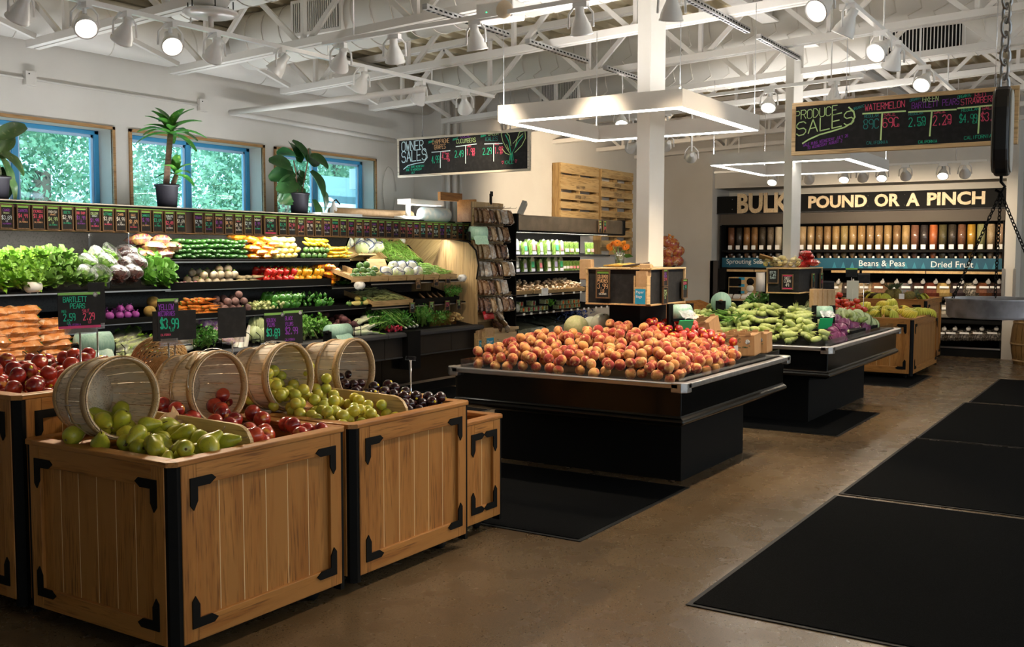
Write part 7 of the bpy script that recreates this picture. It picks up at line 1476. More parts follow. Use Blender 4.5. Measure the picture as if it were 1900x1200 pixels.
tml_k = kind('tomatillo', ball(.017, .95, 10, 7), fruit('tomatillo_husk', (.50, .52, .25), (.40, .46, .16), .45, .6, .5, None, .4, 0, 40), 'small pale green tomatillo on the middle case shelf', 'tomatillo', 'tomatillos', [('husk_tip', MB().cyl((0, 0, .014), (0, 0, .024), .004, 5), stemg)])
for p in heap(wx(470, 7.25), wx(522, 7.25), 7.20, 7.42, .034, lambda x, y: z, lambda x, y: z+.09, 29, 1500, .95, 70): tml_k.put(p, rrot(random.Random(int(p[0]*9999))), 1)
rowfill(gpep_k, 505, 560, 7.24, z, 2, .078, .066, (.6, .2, 0), 30, .04, .018, backs=2); rowfill(gpep_k, 590, 622, 7.24, z, 1, .078, .066, (.6, .2, 0), 31, .04, .018); rowfill(lpep_k, 545, 618, 7.24, z, 3, .075, .04, (0, .3, .8), 32, .06, .02, backs=2)
# lettuce shelf, in front of the dark perforated back
def greens(K, spots, seed, tilt=.75, Y=7.30, zf=1.285, label=None, group=None):
    rg = random.Random(seed)
    for i, (px, row, sc_) in enumerate(spots):
        y = Y+.11*row; K.put((wx(px, y), y, zf+.075*row+.02), (tilt+rg.uniform(-.2, .2), rg.uniform(-.25, .25), rg.uniform(-.3, .3)), sc_, label, group)
greens(let_k, [(8, 0, .95), (34, 0, .95), (58, 0, .9), (0, 1, 1), (24, 1, 1), (48, 1, 1), (72, 1, .95), (-14, 0, 1), (-10, 2, 1), (18, 2, 1), (46, 2, 1), (72, 2, 1)], 1)
greens(let2_k, [(84, 0, .85), (104, 0, .85), (122, 0, .85), (88, 1, .9), (108, 1, .9), (128, 1, .85), (90, 2, .95), (112, 2, .95), (60, 2, .9)], 2, .6)
greens(blet_k, [(148, 0, .9), (175, 0, .95), (150, 1, .95), (180, 1, 1.0), (160, 2, 1), (186, 2, 1)], 3, .95); greens(bred_k, [(212, 0, .9), (238, 0, .9), (214, 1, 1), (240, 1, 1), (228, 2, 1)], 4, .95)
greens(rom_k, [(266, 0, .9), (290, 0, .95), (308, 0, .8), (262, 1, 1), (286, 1, 1), (306, 1, .9), (250, 2, 1), (274, 2, 1)], 5, .8)
# deck
zd = lambda y: .70+.14*(y-7.02)/.93
rg = random.Random(77)
for c, (pxa, n) in enumerate(((6, 8), (34, 8), (92, 6), (-26, 8))):
    for r in range(n):
        y = 7.12+.012*r; cbag_k.put((wx(pxa, y)+rg.uniform(-.015, .015), y+rg.uniform(-.01, .01), .715+.054*r), (rg.uniform(-.06, .06), rg.uniform(-.10, .10), 1.45+rg.uniform(-.25, .25)), rg.uniform(.95, 1.08))
for i, (px, y, dz) in enumerate(((130, 7.15, .0), (146, 7.2, .0), (206, 7.10, .0), (222, 7.14, .03), (240, 7.12, .0), (228, 7.2, .07), (248, 7.2, .06), (215, 7.25, .10), (240, 7.28, .11), (135, 7.25, .06))): cel_k.put((wx(px, y), y, zd(y)+dz), (rg.uniform(-.1, .1), -.12, .55+rg.uniform(-.25, .25)), .95)
for i, px in enumerate((300, 312, 325, 338, 350, 330, 345)): y = 7.08+.05*(i > 4); daik_k.put((wx(px, y), y, zd(y)+.03+.04*(i > 4)), (0, 0, .2+rg.uniform(-.3, .3)), .9)
for i, px in enumerate((284, 292, 299)): car_k.put((wx(px, 7.1), 7.1, zd(7.1)+.03), (0, 0, .6+.2*i), 1, 'orange carrot beside the daikon roots on the case deck', 'deck carrots')
for i, (px, y) in enumerate(((358, 7.08), (370, 7.1), (384, 7.08), (394, 7.12), (365, 7.2), (380, 7.2))): parsley_k.put((wx(px, y), y, zd(y)+.01), (.5+.1*(i % 3), .3*((i % 3)-1), i), 1.1)
rowfill(garl_k, 372, 412, 7.26, .78, 3, .12, .05, (.3, 0, .2), 33, .03, step=.02); rowfill(garl_k, 402, 436, 7.08, .72, 1, .12, .05, (.1, 0, .2), 34, .03)
for i, (px, y, zz_) in enumerate(((436, 7.12, .0), (446, 7.08, .0), (442, 7.2, .06), (455, 7.1, .02))): daik_k.put((wx(px, y), y, zd(y)+.04+zz_), (0, -.9, .5), 1.1, 'white napa stalk on the case deck before the cabbages', 'white napa stalks')
for i, (px, y, dz, s) in enumerate(((470, 7.14, .06, .9), (486, 7.12, .05, .8), (476, 7.25, .12, .95), (492, 7.2, .08, .8), (500, 7.1, .05, .75), (512, 7.14, .05, .75))): gcab_k.put((wx(px, y), y, zd(y)+dz+.02), (.3*i, .3, i), s, 'pale green cabbage on the case deck', 'green cabbages on the deck')
for i, (px, y) in enumerate(((536, 7.1), (548, 7.12), (562, 7.08), (575, 7.1), (588, 7.08), (598, 7.12), (568, 7.2), (582, 7.2), (555, 7.22))): kale_k.put((wx(px, y), y, zd(y)), (.55+.1*(i % 3), .3*((i % 3)-1), i), 1.05)
beet_k = kind('dark_beet', ball(.036, .95, 14, 9, .08, 0), beet_m, 'dark red beet heaped on the case deck', 'beet', 'dark beets', [('root_tip', MB().cyl((0, 0, -.032), (.004, 0, -.06), .004, 5), beet_m)])
for p in heap(wx(592, 7.2), wx(662, 7.2), 7.04, 7.42, .072, lambda x, y: zd(y)+.03*(y-7), lambda x, y: zd(y)+.22-.35*abs(x-wx(622, 7.2)), 61, 2500, .93, 48): beet_k.put(p, rrot(random.Random(int(p[1]*9999))), 1)
fen_k = kind('fennel_bulb', MB().lathe([(0, -.05), (.03, -.045), (.042, -.015), (.038, .02), (.022, .05), (.014, .10), (.010, .16), (0, .16)], 12, None, lobed(3, .15)), fruit('fennel_skin', (.74, .76, .58), (.55, .65, .36), .5, .7, .4, None, .4, 0, 12), 'white fennel bulb on the case deck', 'fennel', 'fennel bulbs', [('green_stalk', MB().tube([(0, 0, .15), (.01, 0, .24)], [.008, .004], 6), stemg)])
for i, (px, y, dz) in enumerate(((658, 7.10, .04), (668, 7.12, .04), (680, 7.14, .05), (664, 7.22, .10), (676, 7.25, .12), (662, 7.06, .03), (674, 7.05, .03))): fen_k.put((wx(px, y), y, zd(y)+dz), (1.2, .3*i, .6), 1)
for i, (px, y) in enumerate(((690, 7.14), (702, 7.1), (714, 7.12), (724, 7.1), (696, 7.24), (710, 7.25), (726, 7.22), (738, 7.15), (692, 7.32))): parsley_k.put((wx(px, y), y, zd(y)+.01), (.5+.1*(i % 3), .3*((i % 3)-1), i), 1.15, 'leafy herb bunch beside the radishes on the case deck', 'herb bunches by the radishes')
rad_k = kind('radish', ball(.016, 1.05, 10, 8), M('radish_skin', (.50, .02, .06), .3, vary=(.40, .015, .04)), 'small red radish on the case deck', 'radish', 'radishes', [('white_tip', MB().cyl((0, 0, -.015), (0, 0, -.034), .0025, 5), daik_m)])
for p in heap(wx(714, 7.1), wx(738, 7.1), 7.03, 7.12, .031, lambda x, y: zd(y), lambda x, y: zd(y)+.07, 62, 500, .95, 26): rad_k.put(p, rrot(random.Random(int(p[0]*9999))), 1)
for p in heap(wx(700, 7.4), wx(722, 7.4), 7.30, 7.42, .031, lambda x, y: zd(y)+.10, lambda x, y: zd(y)+.19, 63, 400, .95, 20): rad_k.put(p, rrot(random.Random(int(p[0]*9999))), 1)
for i, (px, y, a) in enumerate(((748, 7.08, 2.5), (756, 7.10, 2.4), (764, 7.09, 2.3), (770, 7.12, 2.2), (752, 7.16, 2.45), (762, 7.18, 2.25))): scal_k.put((wx(px, y), y, zd(y)+.03+.02*(i > 3)), (.1*i, -.45, a), 1.0)
for i, (px, y) in enumerate(((774, 7.14), (782, 7.12), (790, 7.16), (780, 7.24))): dill_k.put((wx(px, y), y, zd(y)+.01), (.3, .4*((i % 3)-1), i), 1.2)
for i, (px, y) in enumerate(((796, 7.1), (806, 7.12), (816, 7.1), (826, 7.12), (836, 7.1), (802, 7.2), (820, 7.2))): parsley_k.put((wx(px, y), y, zd(y)), (.55, .3*((i % 3)-1), i), 1.0, 'curly parsley bunch at the right end of the case deck', 'parsley at the right end')
gin_k = kind('ginger_root', MB().tube([(-.05, 0, 0), (-.02, .01, .004), (.02, -.006, 0), (.05, .006, .006)], [.010, .018, .016, .009], 7).tube([(0, 0, 0), (.01, .03, .01), (.012, .045, .014)], [.014, .013, .008], 6), M('ginger_skin', (.55, .38, .16), .7, n=(50, (.44, .29, .11), .4, .6)), 'knobbly ginger root behind the clear guard at the case end', 'ginger', 'ginger roots', [('cut_end', MB().cyl((.049, .006, .006), (.053, .006, .006), .008, 7), M('ginger_flesh', (.70, .58, .28), .6))])
for p in heap(wx(828, 7.15), wx(853, 7.15), 7.08, 7.28, .045, lambda x, y: zd(y)+.03, lambda x, y: zd(y)+.16, 64, 500, .9, 24): gin_k.put(p, (random.Random(int(p[0]*9999)).uniform(0, 3), 0, p[1]*99), 1)
tag(MB().box(wx(797, 7.06), 7.055, .72, wx(846, 7.06), 7.06, .86).obj('clear_guard', acryl), 'clear guard before the parsley at the right end of the case', 'guard')
# --- mirror section: shallow wooden trays of squash, beans and wrapped cauliflower
def tray(pa, pb, Y, z, label, depth=.36, h=.05, m=ply):
    x0, x1 = wx(pa, Y), wx(pb, Y); o = thing('shallow_tray', label, 'tray', ((x0+x1)/2, Y, z), 'shallow produce trays'); r = .06
    k = MX(((0, 0, 1, x0), (1, 0, 0, 0), (0, 1, 0, 0), (0, 0, 0, 1)))
    MB().prism([(Y, z), (Y+depth, z+.10), (Y+depth, z+.11), (Y, z+.012)], x1-x0, k).obj('tray_floor', m, o)
    MB().prism([(Y-.01, z-.01), (Y+.004, z-.01), (Y-.008, z+h), (Y-.022, z+h)], x1-x0, k).obj('front_board', m, o)
    MB().prism([(Y, z), (Y+depth, z+.10), (Y+depth, z+.16), (Y-.01, z+h)], .01, k).join(MB().prism([(Y, z), (Y+depth, z+.10), (Y+depth, z+.16), (Y-.01, z+h)], .01, T(x1-x0-.012, 0, 0) @ k)).obj('side_board', m, o); return x0, x1
fx = wood('basket_wood', (.50, .34, .17), (.38, .24, .10), 0, 12)
TR = [(652, 684), (686, 718), (720, 752), (754, 783), (785, 812), (814, 846)]
for i, (a, b) in enumerate(TR): tray(a, b, 7.10, 1.27, 'shallow wooden tray before the mirror, %s from the left' % ORD[i], m=fx)
def bean_pile(pa, pb, y0, y1, z0, rise, hgt, n, mat, label, seed, L=.11, r=.0042):
    rg = random.Random(seed); m = MB(); x0, x1 = wx(pa, y0), wx(pb, y0)
    for i in range(n):
        y = rg.uniform(y0, y1); x = x0+(x1-x0)*rg.random(); t = rg.random(); z = z0+rise*(y-y0)/(y1-y0)+.004+t*hgt*math.sin(PI*min(1, max(.05, (x-x0)/(x1-x0))))**.5; a = rg.uniform(0, PI); e = rg.uniform(-.15, .15); d = V((math.cos(a), math.sin(a), e))*L/2
        m.tube([V((x, y, z))-d, V((x, y, z+rg.uniform(0, .01))), V((x, y, z))+d], [r*.5, r, r*.5], 5)
    tag(m.obj('bean_pile', mat), label, 'beans', 'bean piles', 'stuff')
bean_m = M('green_bean', (.14, .30, .03), .4, n=(30, (.22, .40, .06), .4, .6)); wax_m = M('pale_bean', (.42, .44, .16), .4, n=(25, (.28, .32, .12), .4, .6))
bean_pile(694, 724, 7.13, 7.42, 1.285, .08, .05, 160, wax_m, 'heap of pale green beans beside the round squash', 1); bean_pile(786, 812, 7.13, 7.50, 1.285, .10, .10, 260, bean_m, 'heap of bright green beans, left of the two by the end panel', 2); bean_pile(812, 845, 7.13, 7.50, 1.285, .10, .07, 260, bean_m, 'heap of bright green beans beside the plywood end panel', 3)
for i, (px, dz, y) in enumerate(((655, .03, 7.16), (664, .03, 7.14), (673, .03, 7.15), (682, .03, 7.14), (660, .08, 7.24), (672, .09, 7.24), (684, .08, 7.22), (668, .14, 7.32), (680, .15, 7.34), (691, .05, 7.16), (695, .10, 7.26))): gsq_k.put((wx(px, y), y, 1.285+dz), (.9*i, .4, i), 1.25, 'round green squash in the tray left of the mirror', 'tray squash')
cau_k = kind('wrapped_cauliflower', ball(.075, .82, 18, 12), M('cauliflower_wrap', (.60, .60, .54), .3, n=(20, (.50, .52, .42), .45, .6), coat=.5), 'white wrapped cauliflower before the mirror', 'cauliflower', 'wrapped cauliflowers', [('blue_print', MB().tube([(.076*math.cos(a), .045*math.sin(a)*1.6, .02+.018*math.cos(3*a)) for a in [2*PI*k/24 for k in range(24)]], .006, 5, closed=True, flat=.5), M('navy_print', (.03, .05, .18), .4)), ('outer_leaf', MB().lathe([(.02, -.062), (.06, -.05), (.081, -.01)], 9, None, lobed(5, .12)), pale_m)])
for i, (px, y, dz) in enumerate(((716, 7.17, .07), (738, 7.16, .06), (756, 7.17, .06), (774, 7.18, .06), (745, 7.28, .11), (762, 7.28, .11), (730, 7.3, .11))): cau_k.put((wx(px, y), y, 1.285+dz), (.5, .3*i, i), 1.0 if i < 4 else 1.1)
tag(MB().obox(T(wx(705, 7.4), 7.44, 1.44) @ rotm(-.4, 0, 0), .30, .02, .12).obj('wood_crate_end', fx), 'wooden crate end leaning before the mirror', 'crate')
# lower bean trays
x0, x1 = tray(690, 764, 7.12, .998, 'long wooden tray of pale beans on the middle shelf of the mirror case', .4, .05, fx); bean_pile(694, 758, 7.14, 7.5, 1.012, .09, .08, 420, wax_m, 'wide heap of pale beans in the long wooden tray', 4)
tray(768, 850, 7.12, .998, 'long black tray at the right of the middle shelf', .4, .05, black)
for i, px in enumerate((782, 796, 806, 816)): tag(MB().tube([(wx(px, 7.2), 7.16, 1.05), (wx(px, 7.2)+.1, 7.3, 1.07), (wx(px, 7.2)+.16, 7.36, 1.10)], [.006, .02, .005], 6).obj('dried_pod', M('dried_pod', (.30, .18, .09), .7)), 'dry brown pod in the long black tray, %s from the left' % ORD[i], 'pod', 'dry pods')
for i, px in enumerate((826, 836, 845)): parsley_k.put((wx(px, 7.2), 7.2, 1.02), (.5, 0, i), .9, 'small herb bunch at the right end of the long black tray', 'herbs in the black tray')
for i, (px, dz) in enumerate(((644, .03), (654, .03), (664, .03), (674, .03), (683, .03), (668, .07), (680, .07))): (ysq_k if i % 2 else gsq_k).put((wx(px, 7.2), 7.18+.05*(i > 4), 1.0+dz), (.3, 0, -.5+.3*i), .95, 'squash on the middle shelf left of the pale beans', 'squash by the pale beans')
# ================================================================ packed food in the second case
gl_m = print_bag('salad_leaves', (.14, .30, .04), (.30, .44, .10), (.55, .58, .40), (1, 1, 1), 60)
def clam(w, h, d, lab_c, seed):
    m = MB(); pts = [(-w/2, 0), (w/2, 0), (w/2, h*.72)]+[(w/2*math.cos(a), h*.72+h*.28*math.sin(a)) for a in (.35, .8, 1.2, PI/2, PI-1.2, PI-.8, PI-.35)]+[(-w/2, h*.72)]
    m.prism(pts, d, MX(((1, 0, 0, 0), (0, 0, 1, 0), (0, 1, 0, 0), (0, 0, 0, 1)))); s = MB(); q = [(x*1.05, z*1.02) for x, z in pts]; s.prism(q, d*1.15, MX(((1, 0, 0, 0), (0, 0, 1, -.006), (0, 1, 0, 0), (0, 0, 0, 1))))
    l = MB().box(-w*.34, -.009, h*.30, w*.34, -.0065, h*.68); t = MB().box(-w*.46, -.0095, .002, w*.46, -.0065, h*.20)
    return m, s, l, t
salad = []
for nm, c in (('green', (.04, .35, .16)), ('violet', (.35, .32, .50)), ('white', (.80, .80, .78)), ('pink', (.75, .20, .25))):
    m, s, l, t = clam(.105, .20, .05, c, 1); salad.append(kind('salad_pack', m, gl_m, 'clear pack of salad leaves', 'salad pack', 'salad packs', [('clear_shell', s, film), ('brand_label', l, M('salad_label_'+nm, c, .4)), ('price_label', t, M('lilac_label', (.62, .62, .74), .5))]))
k = 0
for z, row, pxs in ((1.55, 'upper', (918, 931, 945, 960, 976, 991, 1005, 1018, 1034, 1043)), (1.32, 'lower', (916, 931, 946, 960, 975, 989, 1004, 1019, 1032, 1042))):
    for i, px in enumerate(pxs):
        for d in range(2): salad[(i*7+k+d) % 4].put((wx(px, 7.14), 7.14+.07*d, z+.008*d), (-.08, 0, .05), (1, 1, 1) if i not in (4, 6) else .85, 'clear pack of salad leaves on the %s salad row, %s from the left%s' % (row, ORD[i], (', in front', ', behind')[d]), 'salad packs')
    k += 1
hpk = kind('herb_pack', MB().box(-.045, 0, 0, .045, .03, .15), gl_m, '', 'herb pack', 'herb packs', [('clear_shell', MB().box(-.05, -.004, -.002, .05, .034, .16), film), ('label', MB().box(-.045, -.0065, .03, .045, -.0045, .07), M('herb_label', (.60, .10, .10), .4, vary=(.75, .72, .66)))])
for z, row, pxs in ((1.555, 'upper', (1052, 1061, 1071, 1092, 1099)), (1.325, 'lower', (1048, 1054, 1060, 1066, 1072, 1078, 1084, 1090))):
    for i, px in enumerate(pxs): hpk.put((wx(px, 7.14), 7.14, z), (-.05, 0, .03*i), (.9 if row == 'lower' else 1.15), 'slim clear herb pack with a label on the %s row, %s from the left' % (row, ORD[i]), 'herb packs')
mus_k = kind('mushroom', MB().lathe([(.009, -.016), (.009, 0), (.018, -.002), (.021, .006), (.016, .015), (0, .019)], 10), M('mushroom_cap', (.62, .50, .36), .6, vary=(.42, .28, .16)), 'tan mushroom heaped in the long mushroom trays', 'mushroom', 'mushrooms', [('stem_end', MB().lathe([(0, -.0165), (.0088, -.0162)], 8), daik_m)])
for a, b, lab in ((938, 985, 'left'), (992, 1060, 'middle'), (1064, 1082, 'right')):
    x0, x1 = tray(a-2, b+2, 7.0, 1.04, 'wooden mushroom tray in the stainless topped case, %s one' % lab, .4, .04, fx)
    for p in heap(x0+.02, x1-.02, 7.02, 7.34, .042, lambda x, y: 1.055+.28*(y-7.0), lambda x, y: 1.055+.28*(y-7.0)+.075, 70+a, 1800, .9, 70): mus_k.put(p, rrot(random.Random(int(p[0]*9999)), False), 1.1)
spr = kind('sprout_pack', MB().box(-.05, 0, 0, .05, .08, .055), print_bag('sprout_fill', (.30, .42, .14), (.55, .58, .40), (.7, .7, .6), (1, 1, 1), 80), '', 'sprout pack', 'sprout packs', [('clear_lid', MB().box(-.053, -.004, .0, .053, .084, .062), film)])
disc = MB().lathe([(0, 0), (.027, 0)], 16, rotm(PI/2, 0, 0))
def spack(px, z, c, nm, lab): o = spr.put((wx(px, 7.0), 7.01, z), (0, 0, .05), 1.05, lab, 'sprout packs'); d = disc.obj('colour_label', M('neon_'+nm, c, .4), o, loc=O0); d.location = (0, -.006, .03); return o
for i, (px, dz, c, nm) in enumerate(((972, 0, (.85, .16, .02), 'orange'), (982, 0, (.80, .04, .40), 'pink'), (991, 0, (.80, .04, .40), 'pink'), (1000, 0, (.80, .04, .40), 'pink'), (1008, 0, (.80, .72, .02), 'yellow'), (1015, 0, (.20, .70, .10), 'green'), (969, .075, (.75, .05, .05), 'red'), (992, .075, (.60, .04, .30), 'magenta'), (1016, .085, (.15, .65, .15), 'lime'))): spack(px, .80+dz, c, nm, 'clear sprout pack with a %s round label on the second lowest shelf, %s' % (nm, ordn(i)))
for i, px in enumerate((948, 957)): o = MB().lathe([(0, 0), (.05, 0), (.055, .02), (.05, .04), (0, .04)], 16).obj('white_pack', M('white_noodle_pack', (.70, .68, .62), .3, n=(60, (.5, .48, .42), .4, .6)), None, loc=O0); o.location = (wx(px, 7.03), 7.03, .855); o.rotation_euler = (PI/2, 0, .2); tag(o, 'round white pack standing on edge beside the sprouts, %s one' % ('left', 'right')[i], 'pack', 'white round packs')
hm, hs = herb(21, .12, 200, .35, .012, 30); g = hm.obj('grass_tuft', M('wheat_grass', (.14, .42, .04), .5), None, loc=O0); g.location = (wx(1026, 7.04), 7.06, .80); tag(g, 'tuft of bright wheat grass beside the sprout packs', 'grass')
for i, (px, dz) in enumerate(((1040, 0), (1049, 0), (1058, 0), (1067, 0), (1075, 0), (1046, .06), (1056, .06), (1066, .06), (1074, .06))): spr.put((wx(px, 7.0), 7.01, .80+dz), (0, 0, .02), (1.0, 1, .9), 'clear sprout pack without a round label, right of the wheat grass', 'plain sprout packs')
filmw = M('dark_wrapped_film', (.10, .115, .085), .12, n=(8, (.26, .27, .23), .45, .65), bump=(9, .9), coat=.6)
rg = random.Random(90)
for i in range(3):
    x0 = 10.96+i*.72; G = 10; m = MB(); vs = [(x0+.68*a/(G-1), 6.92+.62*b/(G-1), .50+.085+.10*(b/(G-1))+rg.uniform(-.014, .014)) for b in range(G) for a in range(G)]; n0 = len(vs)
    m.add(vs, [(b*G+a, b*G+a+1, (b+1)*G+a+1, (b+1)*G+a) for b in range(G-1) for a in range(G-1)], True)
    m.add([(x0+.68*a/(G-1), 6.905+rg.uniform(-.01, .01), .505) for a in range(G)]+vs[:G], [(a, a+1, G+a+1, G+a) for a in range(G-1)], True); tag(m.obj('covered_bin', filmw), 'low bin covered with dark film in the salad case, %s from the left' % ORD[i], 'covered bin', 'film covered bins')
m = MB(); rg = random.Random(91)
for i in range(60):
    p = V((rg.uniform(12.55, 13.1), rg.uniform(6.95, 7.25), rg.uniform(.62, .76))); m.tube([p, p+V((rg.uniform(-.08, .08), rg.uniform(-.05, .05), rg.uniform(-.02, .04))), p+V((rg.uniform(-.12, .12), rg.uniform(-.05, .05), rg.uniform(-.03, .03)))], .006, 4)
tag(m.obj('blue_nets', M('blue_netting', (.03, .07, .35), .4, n=(30, (.55, .58, .65), .55, .65))), 'tangle of blue and white produce nets at the end of the film covered bins', 'nets', None, 'stuff')
on_k = kind('onion_net_bag', ball(.11, .8, 16, 10), print_bag('onion_net', (.50, .20, .05), (.36, .06, .06), (.62, .50, .36), (1, 1, 1), 22), '', 'net bag', 'onion net bags', [('tied_neck', MB().lathe([(.02, .08), (.012, .10), (.03, .13)], 10), M('orange_net', (.70, .25, .04), .5))])
for i, (px, py, X) in enumerate(((1240, 485, 15.75), (1256, 484, 15.8), (1240, 468, 15.8), (1258, 466, 15.85), (1248, 452, 15.85), (1236, 448, 15.8))): q = at(px, py, X=X); on_k.put(q, (.2, .1*i, i), 1.05, 'net bag of onions on the black bin stand, %s' % ('lower left', 'lower right', 'middle left', 'middle right', 'topmost', 'upper left by the column')[i])
# ================================================================ pot plants on the case top
def pot(o, x, y, r, h): MB().lathe([(0, 1.95), (r*.8, 1.95), (r*.96, 1.95+h), (r*1.04, 1.95+h), (r*1.04, 1.95+h-.02), (r*.9, 1.95+h-.015), (0, 1.95+h-.03)], 24, T(x, y, 0)).obj('pot', M('black_plastic_pot', (.010, .009, .011), .45, 0, .25), o)
def gleaf(name, a, b, stripe):
    m, nt, bs_ = new_mat(name); c = mixc(nt, ramp(nt, noise(nt, 6, 2), .4, .65), a, b); c = mixc(nt, ramp(nt, noise(nt, 30, 1), .62, .75), c, stripe); nt.links.new(c, bs_.inputs['Base Color']); bs_.inputs['Roughness'].default_value = .3; return m
drac = gleaf('dracaena_leaf', (.03, .13, .02), (.07, .24, .03), (.20, .38, .05)); fig = gleaf('fig_leaf', (.018, .075, .02), (.035, .12, .03), (.06, .16, .04)); dief = gleaf('dieffenbachia_leaf', (.03, .09, .02), (.10, .16, .05), (.20, .24, .10))
trunk = M('cane_trunk', (.22, .13, .08), .7, n=(40, (.15, .08, .05), .4, .6, (.2, .2, 1)))
Y = 7.62; x0 = wx(313, Y); o = thing('dracaena_plant', 'tall corn plant in a black pot before the middle window', 'plant', (x0, Y, 1.95), 'pot plants'); pot(o, x0, Y, .105, .23)
c1 = at(316, 250, Y=Y); c2 = at(327, 325, Y=Y)
MB().tube([(x0-.01, Y, 2.15), (c1.x, Y, c1.z)], [.030, .026], 10).obj('cane', trunk, o); MB().tube([(x0+.055, Y, 2.15), (c2.x, Y, c2.z)], [.026, .022], 10).obj('cane', trunk, o)
rg = random.Random(6)
for c, n, L in ((c1, 20, .33), (c2, 8, .22)):
    for k in range(n):
        a = k*2.4; e = .25+1.25*(1-k/n); d = V((math.cos(a)*math.sin(e), math.sin(a)*math.sin(e)*.8, math.cos(e))); m = MB()
        leaf(m, c+V((0, 0, .05*k/n)), d, V((-d.x, -d.y, 1.2)), L*rg.uniform(.75, 1.05), .044, .9, .002, rg, 7, 4); m.obj('leaf', drac, o)
x0 = wx(557, Y); o = thing('fiddle_leaf_fig', 'fiddle leaf fig with broad leaves in a black pot before the third window', 'plant', (x0, Y, 1.95), 'pot plants'); pot(o, x0, Y, .105, .24)
MB().box(x0+.035, Y-.115, 2.05, x0+.06, Y-.1, 2.08).obj('pot_label', paper, o)
s1, s2 = at(549, 320, Y=Y), at(571, 300, Y=Y)
st = MB().tube([(x0-.02, Y, 2.16), (s1.x, Y, s1.z), (s1.x-.03, Y, s1.z+.12)], .007, 6).tube([(x0+.03, Y, 2.16), (s2.x, Y, s2.z), (s2.x+.01, Y, s2.z+.14)], .007, 6); st.obj('stem', trunk, o)
FL = [(540, 312, 500, 285), (545, 318, 494, 328), (552, 300, 548, 272), (556, 330, 560, 312), (548, 335, 520, 350), (552, 340, 518, 380), (572, 300, 590, 275), (566, 292, 560, 268), (575, 318, 603, 350), (570, 300, 558, 270), (576, 305, 585, 285), (558, 350, 562, 368), (580, 370, 592, 395), (596, 355, 606, 378), (558, 315, 545, 345), (550, 290, 530, 280), (575, 290, 600, 300), (560, 345, 540, 366)]
for i, (a, b, c, d) in enumerate(FL):
    p = at(a, b, Y=Y+.02*((i % 3)-1)); q = at(c, d, Y=Y-.10+.09*(i % 4)); m = MB(); dv = q-p; L = dv.length*1.2+.06
    leaf(m, p, dv, V((.3, -1, .5)), max(.18, min(L, .32)), .086+.01*(i % 3), .5, .004, rg, 7, 6); m.obj('leaf', fig, o)
x0 = wx(-6, Y); o = thing('dieffenbachia_plant', 'large drooping variegated plant at the left edge before the first window', 'plant', (x0, Y, 1.95), 'pot plants'); pot(o, x0, Y, .12, .20)
MB().tube([(x0, Y, 2.1), (x0+.02, Y, 2.5)], [.02, .014], 8).obj('stem', stemg, o)
for i, (a, b, c, d) in enumerate(((-8, 255, 34, 234), (-5, 280, 22, 255), (-5, 290, 12, 275), (0, 285, 38, 300), (5, 300, 34, 350), (0, 310, 14, 372), (-8, 300, -10, 372), (5, 320, 40, 358), (-4, 330, 20, 376), (-10, 280, -40, 300), (-10, 270, -30, 240), (2, 295, 28, 330))):
    p = at(a, b, Y=Y+.03*((i % 3)-1)); q = at(c, d, Y=Y-.12+.08*(i % 3)); m = MB(); dv = q-p; leaf(m, p, dv, V((.4, -1, .6)), dv.length*1.15+.06, .062, .9, .004, rg, 8, 5); m.obj('leaf', dief, o)
# ================================================================ outside the windows
struct('ground_outside', MB().box(-6, 8.7, -.6, 60, 60, -.4), M('grass_outside', (.10, .18, .05), .9, n=(2, (.16, .24, .08), .4, .6)))
def crown(seed, R, n, size):
    rg = random.Random(seed); m = MB(); lumps = [(V((rg.gauss(0, .55), rg.gauss(0, .5), rg.gauss(0, .5)))*R, R*rg.uniform(.18, .38)) for _ in range(30)]
    for k in range(n):
        c, r = lumps[k % 30]; d = V((rg.gauss(0, 1), rg.gauss(0, 1), rg.gauss(0, 1))).normalized(); p = c+d*r*(.6+.45*rg.random()); x = (d+V((rg.uniform(-.7, .7), rg.uniform(-.7, .7), rg.uniform(-.3, .9)))).normalized(); a = x.orthogonal().normalized(); b = x.cross(a); t = rg.uniform(0, 6.28); u = (a*math.cos(t)+b*math.sin(t))*size*rg.uniform(.6, 1.3); w = x.cross(u)*.55
        m.add([p-u, p+w, p+u, p-w], [(0, 1, 2, 3)])
    return m
tl, _nt, _b = new_mat('tree_leaf'); _nt.nodes.remove(_b)
_c = mixc(_nt, ramp(_nt, noise(_nt, .7, 4), .40, .62), (.18, .34, .22), (.44, .60, .42)); _d = _nt.nodes.new('ShaderNodeBsdfDiffuse'); _t = _nt.nodes.new('ShaderNodeBsdfTranslucent'); _m = _nt.nodes.new('ShaderNodeMixShader'); _m.inputs[0].default_value = .5
for q_ in (_d, _t): _nt.links.new(_c, q_.inputs[0])
_nt.links.new(_d.outputs[0], _m.inputs[1]); _nt.links.new(_t.outputs[0], _m.inputs[2]); _nt.links.new(_m.outputs[0], _nt.nodes['Material Output'].inputs[0])
tr = M('bark', (.08, .06, .045), .9)
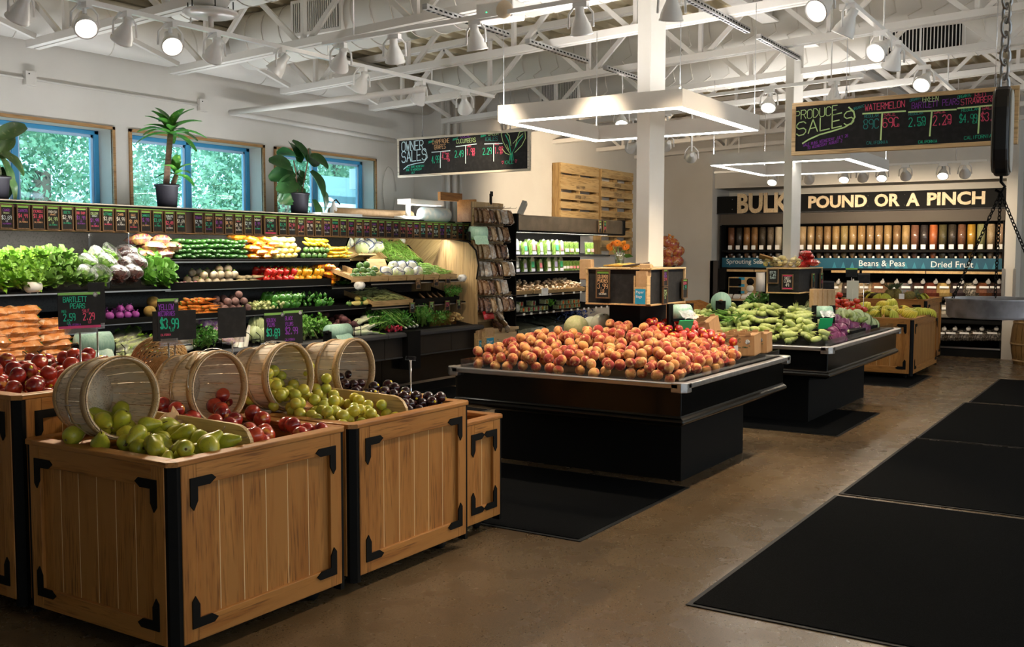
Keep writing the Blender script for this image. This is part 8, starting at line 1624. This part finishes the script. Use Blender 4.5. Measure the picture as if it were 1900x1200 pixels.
for i, (x, y, z, R) in enumerate(((8.6, 17.5, 2.6, 3.0), (12.0, 19, 3.2, 3.3), (15.6, 20.5, 2.2, 3.2), (19.2, 19.5, 4.0, 3.2), (6.2, 19, 1.6, 2.8), (23.5, 21.5, 5.2, 3.4), (27.5, 25, 3.4, 3.6), (13.5, 23, 6.2, 3.2), (10.0, 23, 5.6, 3.2))):
    o = thing('broadleaf_tree', 'leafy green tree seen through the windows, %s' % ('first behind the left pane', 'tall one behind the left window', 'one behind the middle window', 'bright one behind the middle window right pane', 'low one at the far left', 'high one behind the third window', 'one behind the white fence', 'back row right', 'back row left')[i], 'tree', (x, y, -.4), 'trees outside')
    c = crown(i+3, R, 15000, .07); c.v = [p+V((x, y, z)) for p in c.v]; c.obj('crown', tl, o); MB().tube([(x, y, -.4), (x+.2, y, z)], [.28, .16], 8).obj('trunk', tr, o)
ft = at(640, 378, Y=12.2).z; o = thing('white_fence', 'white board fence with post caps outside the third window', 'fence', (14, 12.2, -.4)); m = MB(); x = 12.9
while x < 17.5: m.box(x, 12.2, -.4, x+.13, 12.23, ft-.06); x += .14
wpaint = M('white_fence_paint', (.80, .82, .86), .6); m.obj('fence_board', wpaint, o); MB().box(12.9, 12.18, ft-.08, 17.5, 12.25, ft).obj('top_rail', wpaint, o)
for x in (14.35, 16.4): MB().box(x, 12.12, -.4, x+.16, 12.28, ft+.10).box(x-.03, 12.09, ft+.10, x+.19, 12.31, ft+.14).obj('fence_post', wpaint, o)
o = thing('white_porch', 'white porch frame beyond the fence outside the third window', 'porch', (18.5, 15, -.4))
zt_ = at(640, 318, Y=15).z
MB().box(17.2, 14.9, zt_-.35, 23, 15.3, zt_+.1).obj('beam', wpaint, o); MB().box(17.35, 14.95, -.4, 17.6, 15.2, zt_-.3).box(19.2, 14.95, -.4, 19.4, 15.2, zt_-.3).obj('post', wpaint, o)
for k in range(3): MB().box(17.5, 15.0, zt_-.9-.45*k, 23, 15.06, zt_-.86-.45*k).obj('rail', wpaint, o)
MB().box(17.2, 16.2, -.4, 23, 16.4, zt_).obj('porch_wall', M('grey_siding', (.22, .32, .36), .7), o)
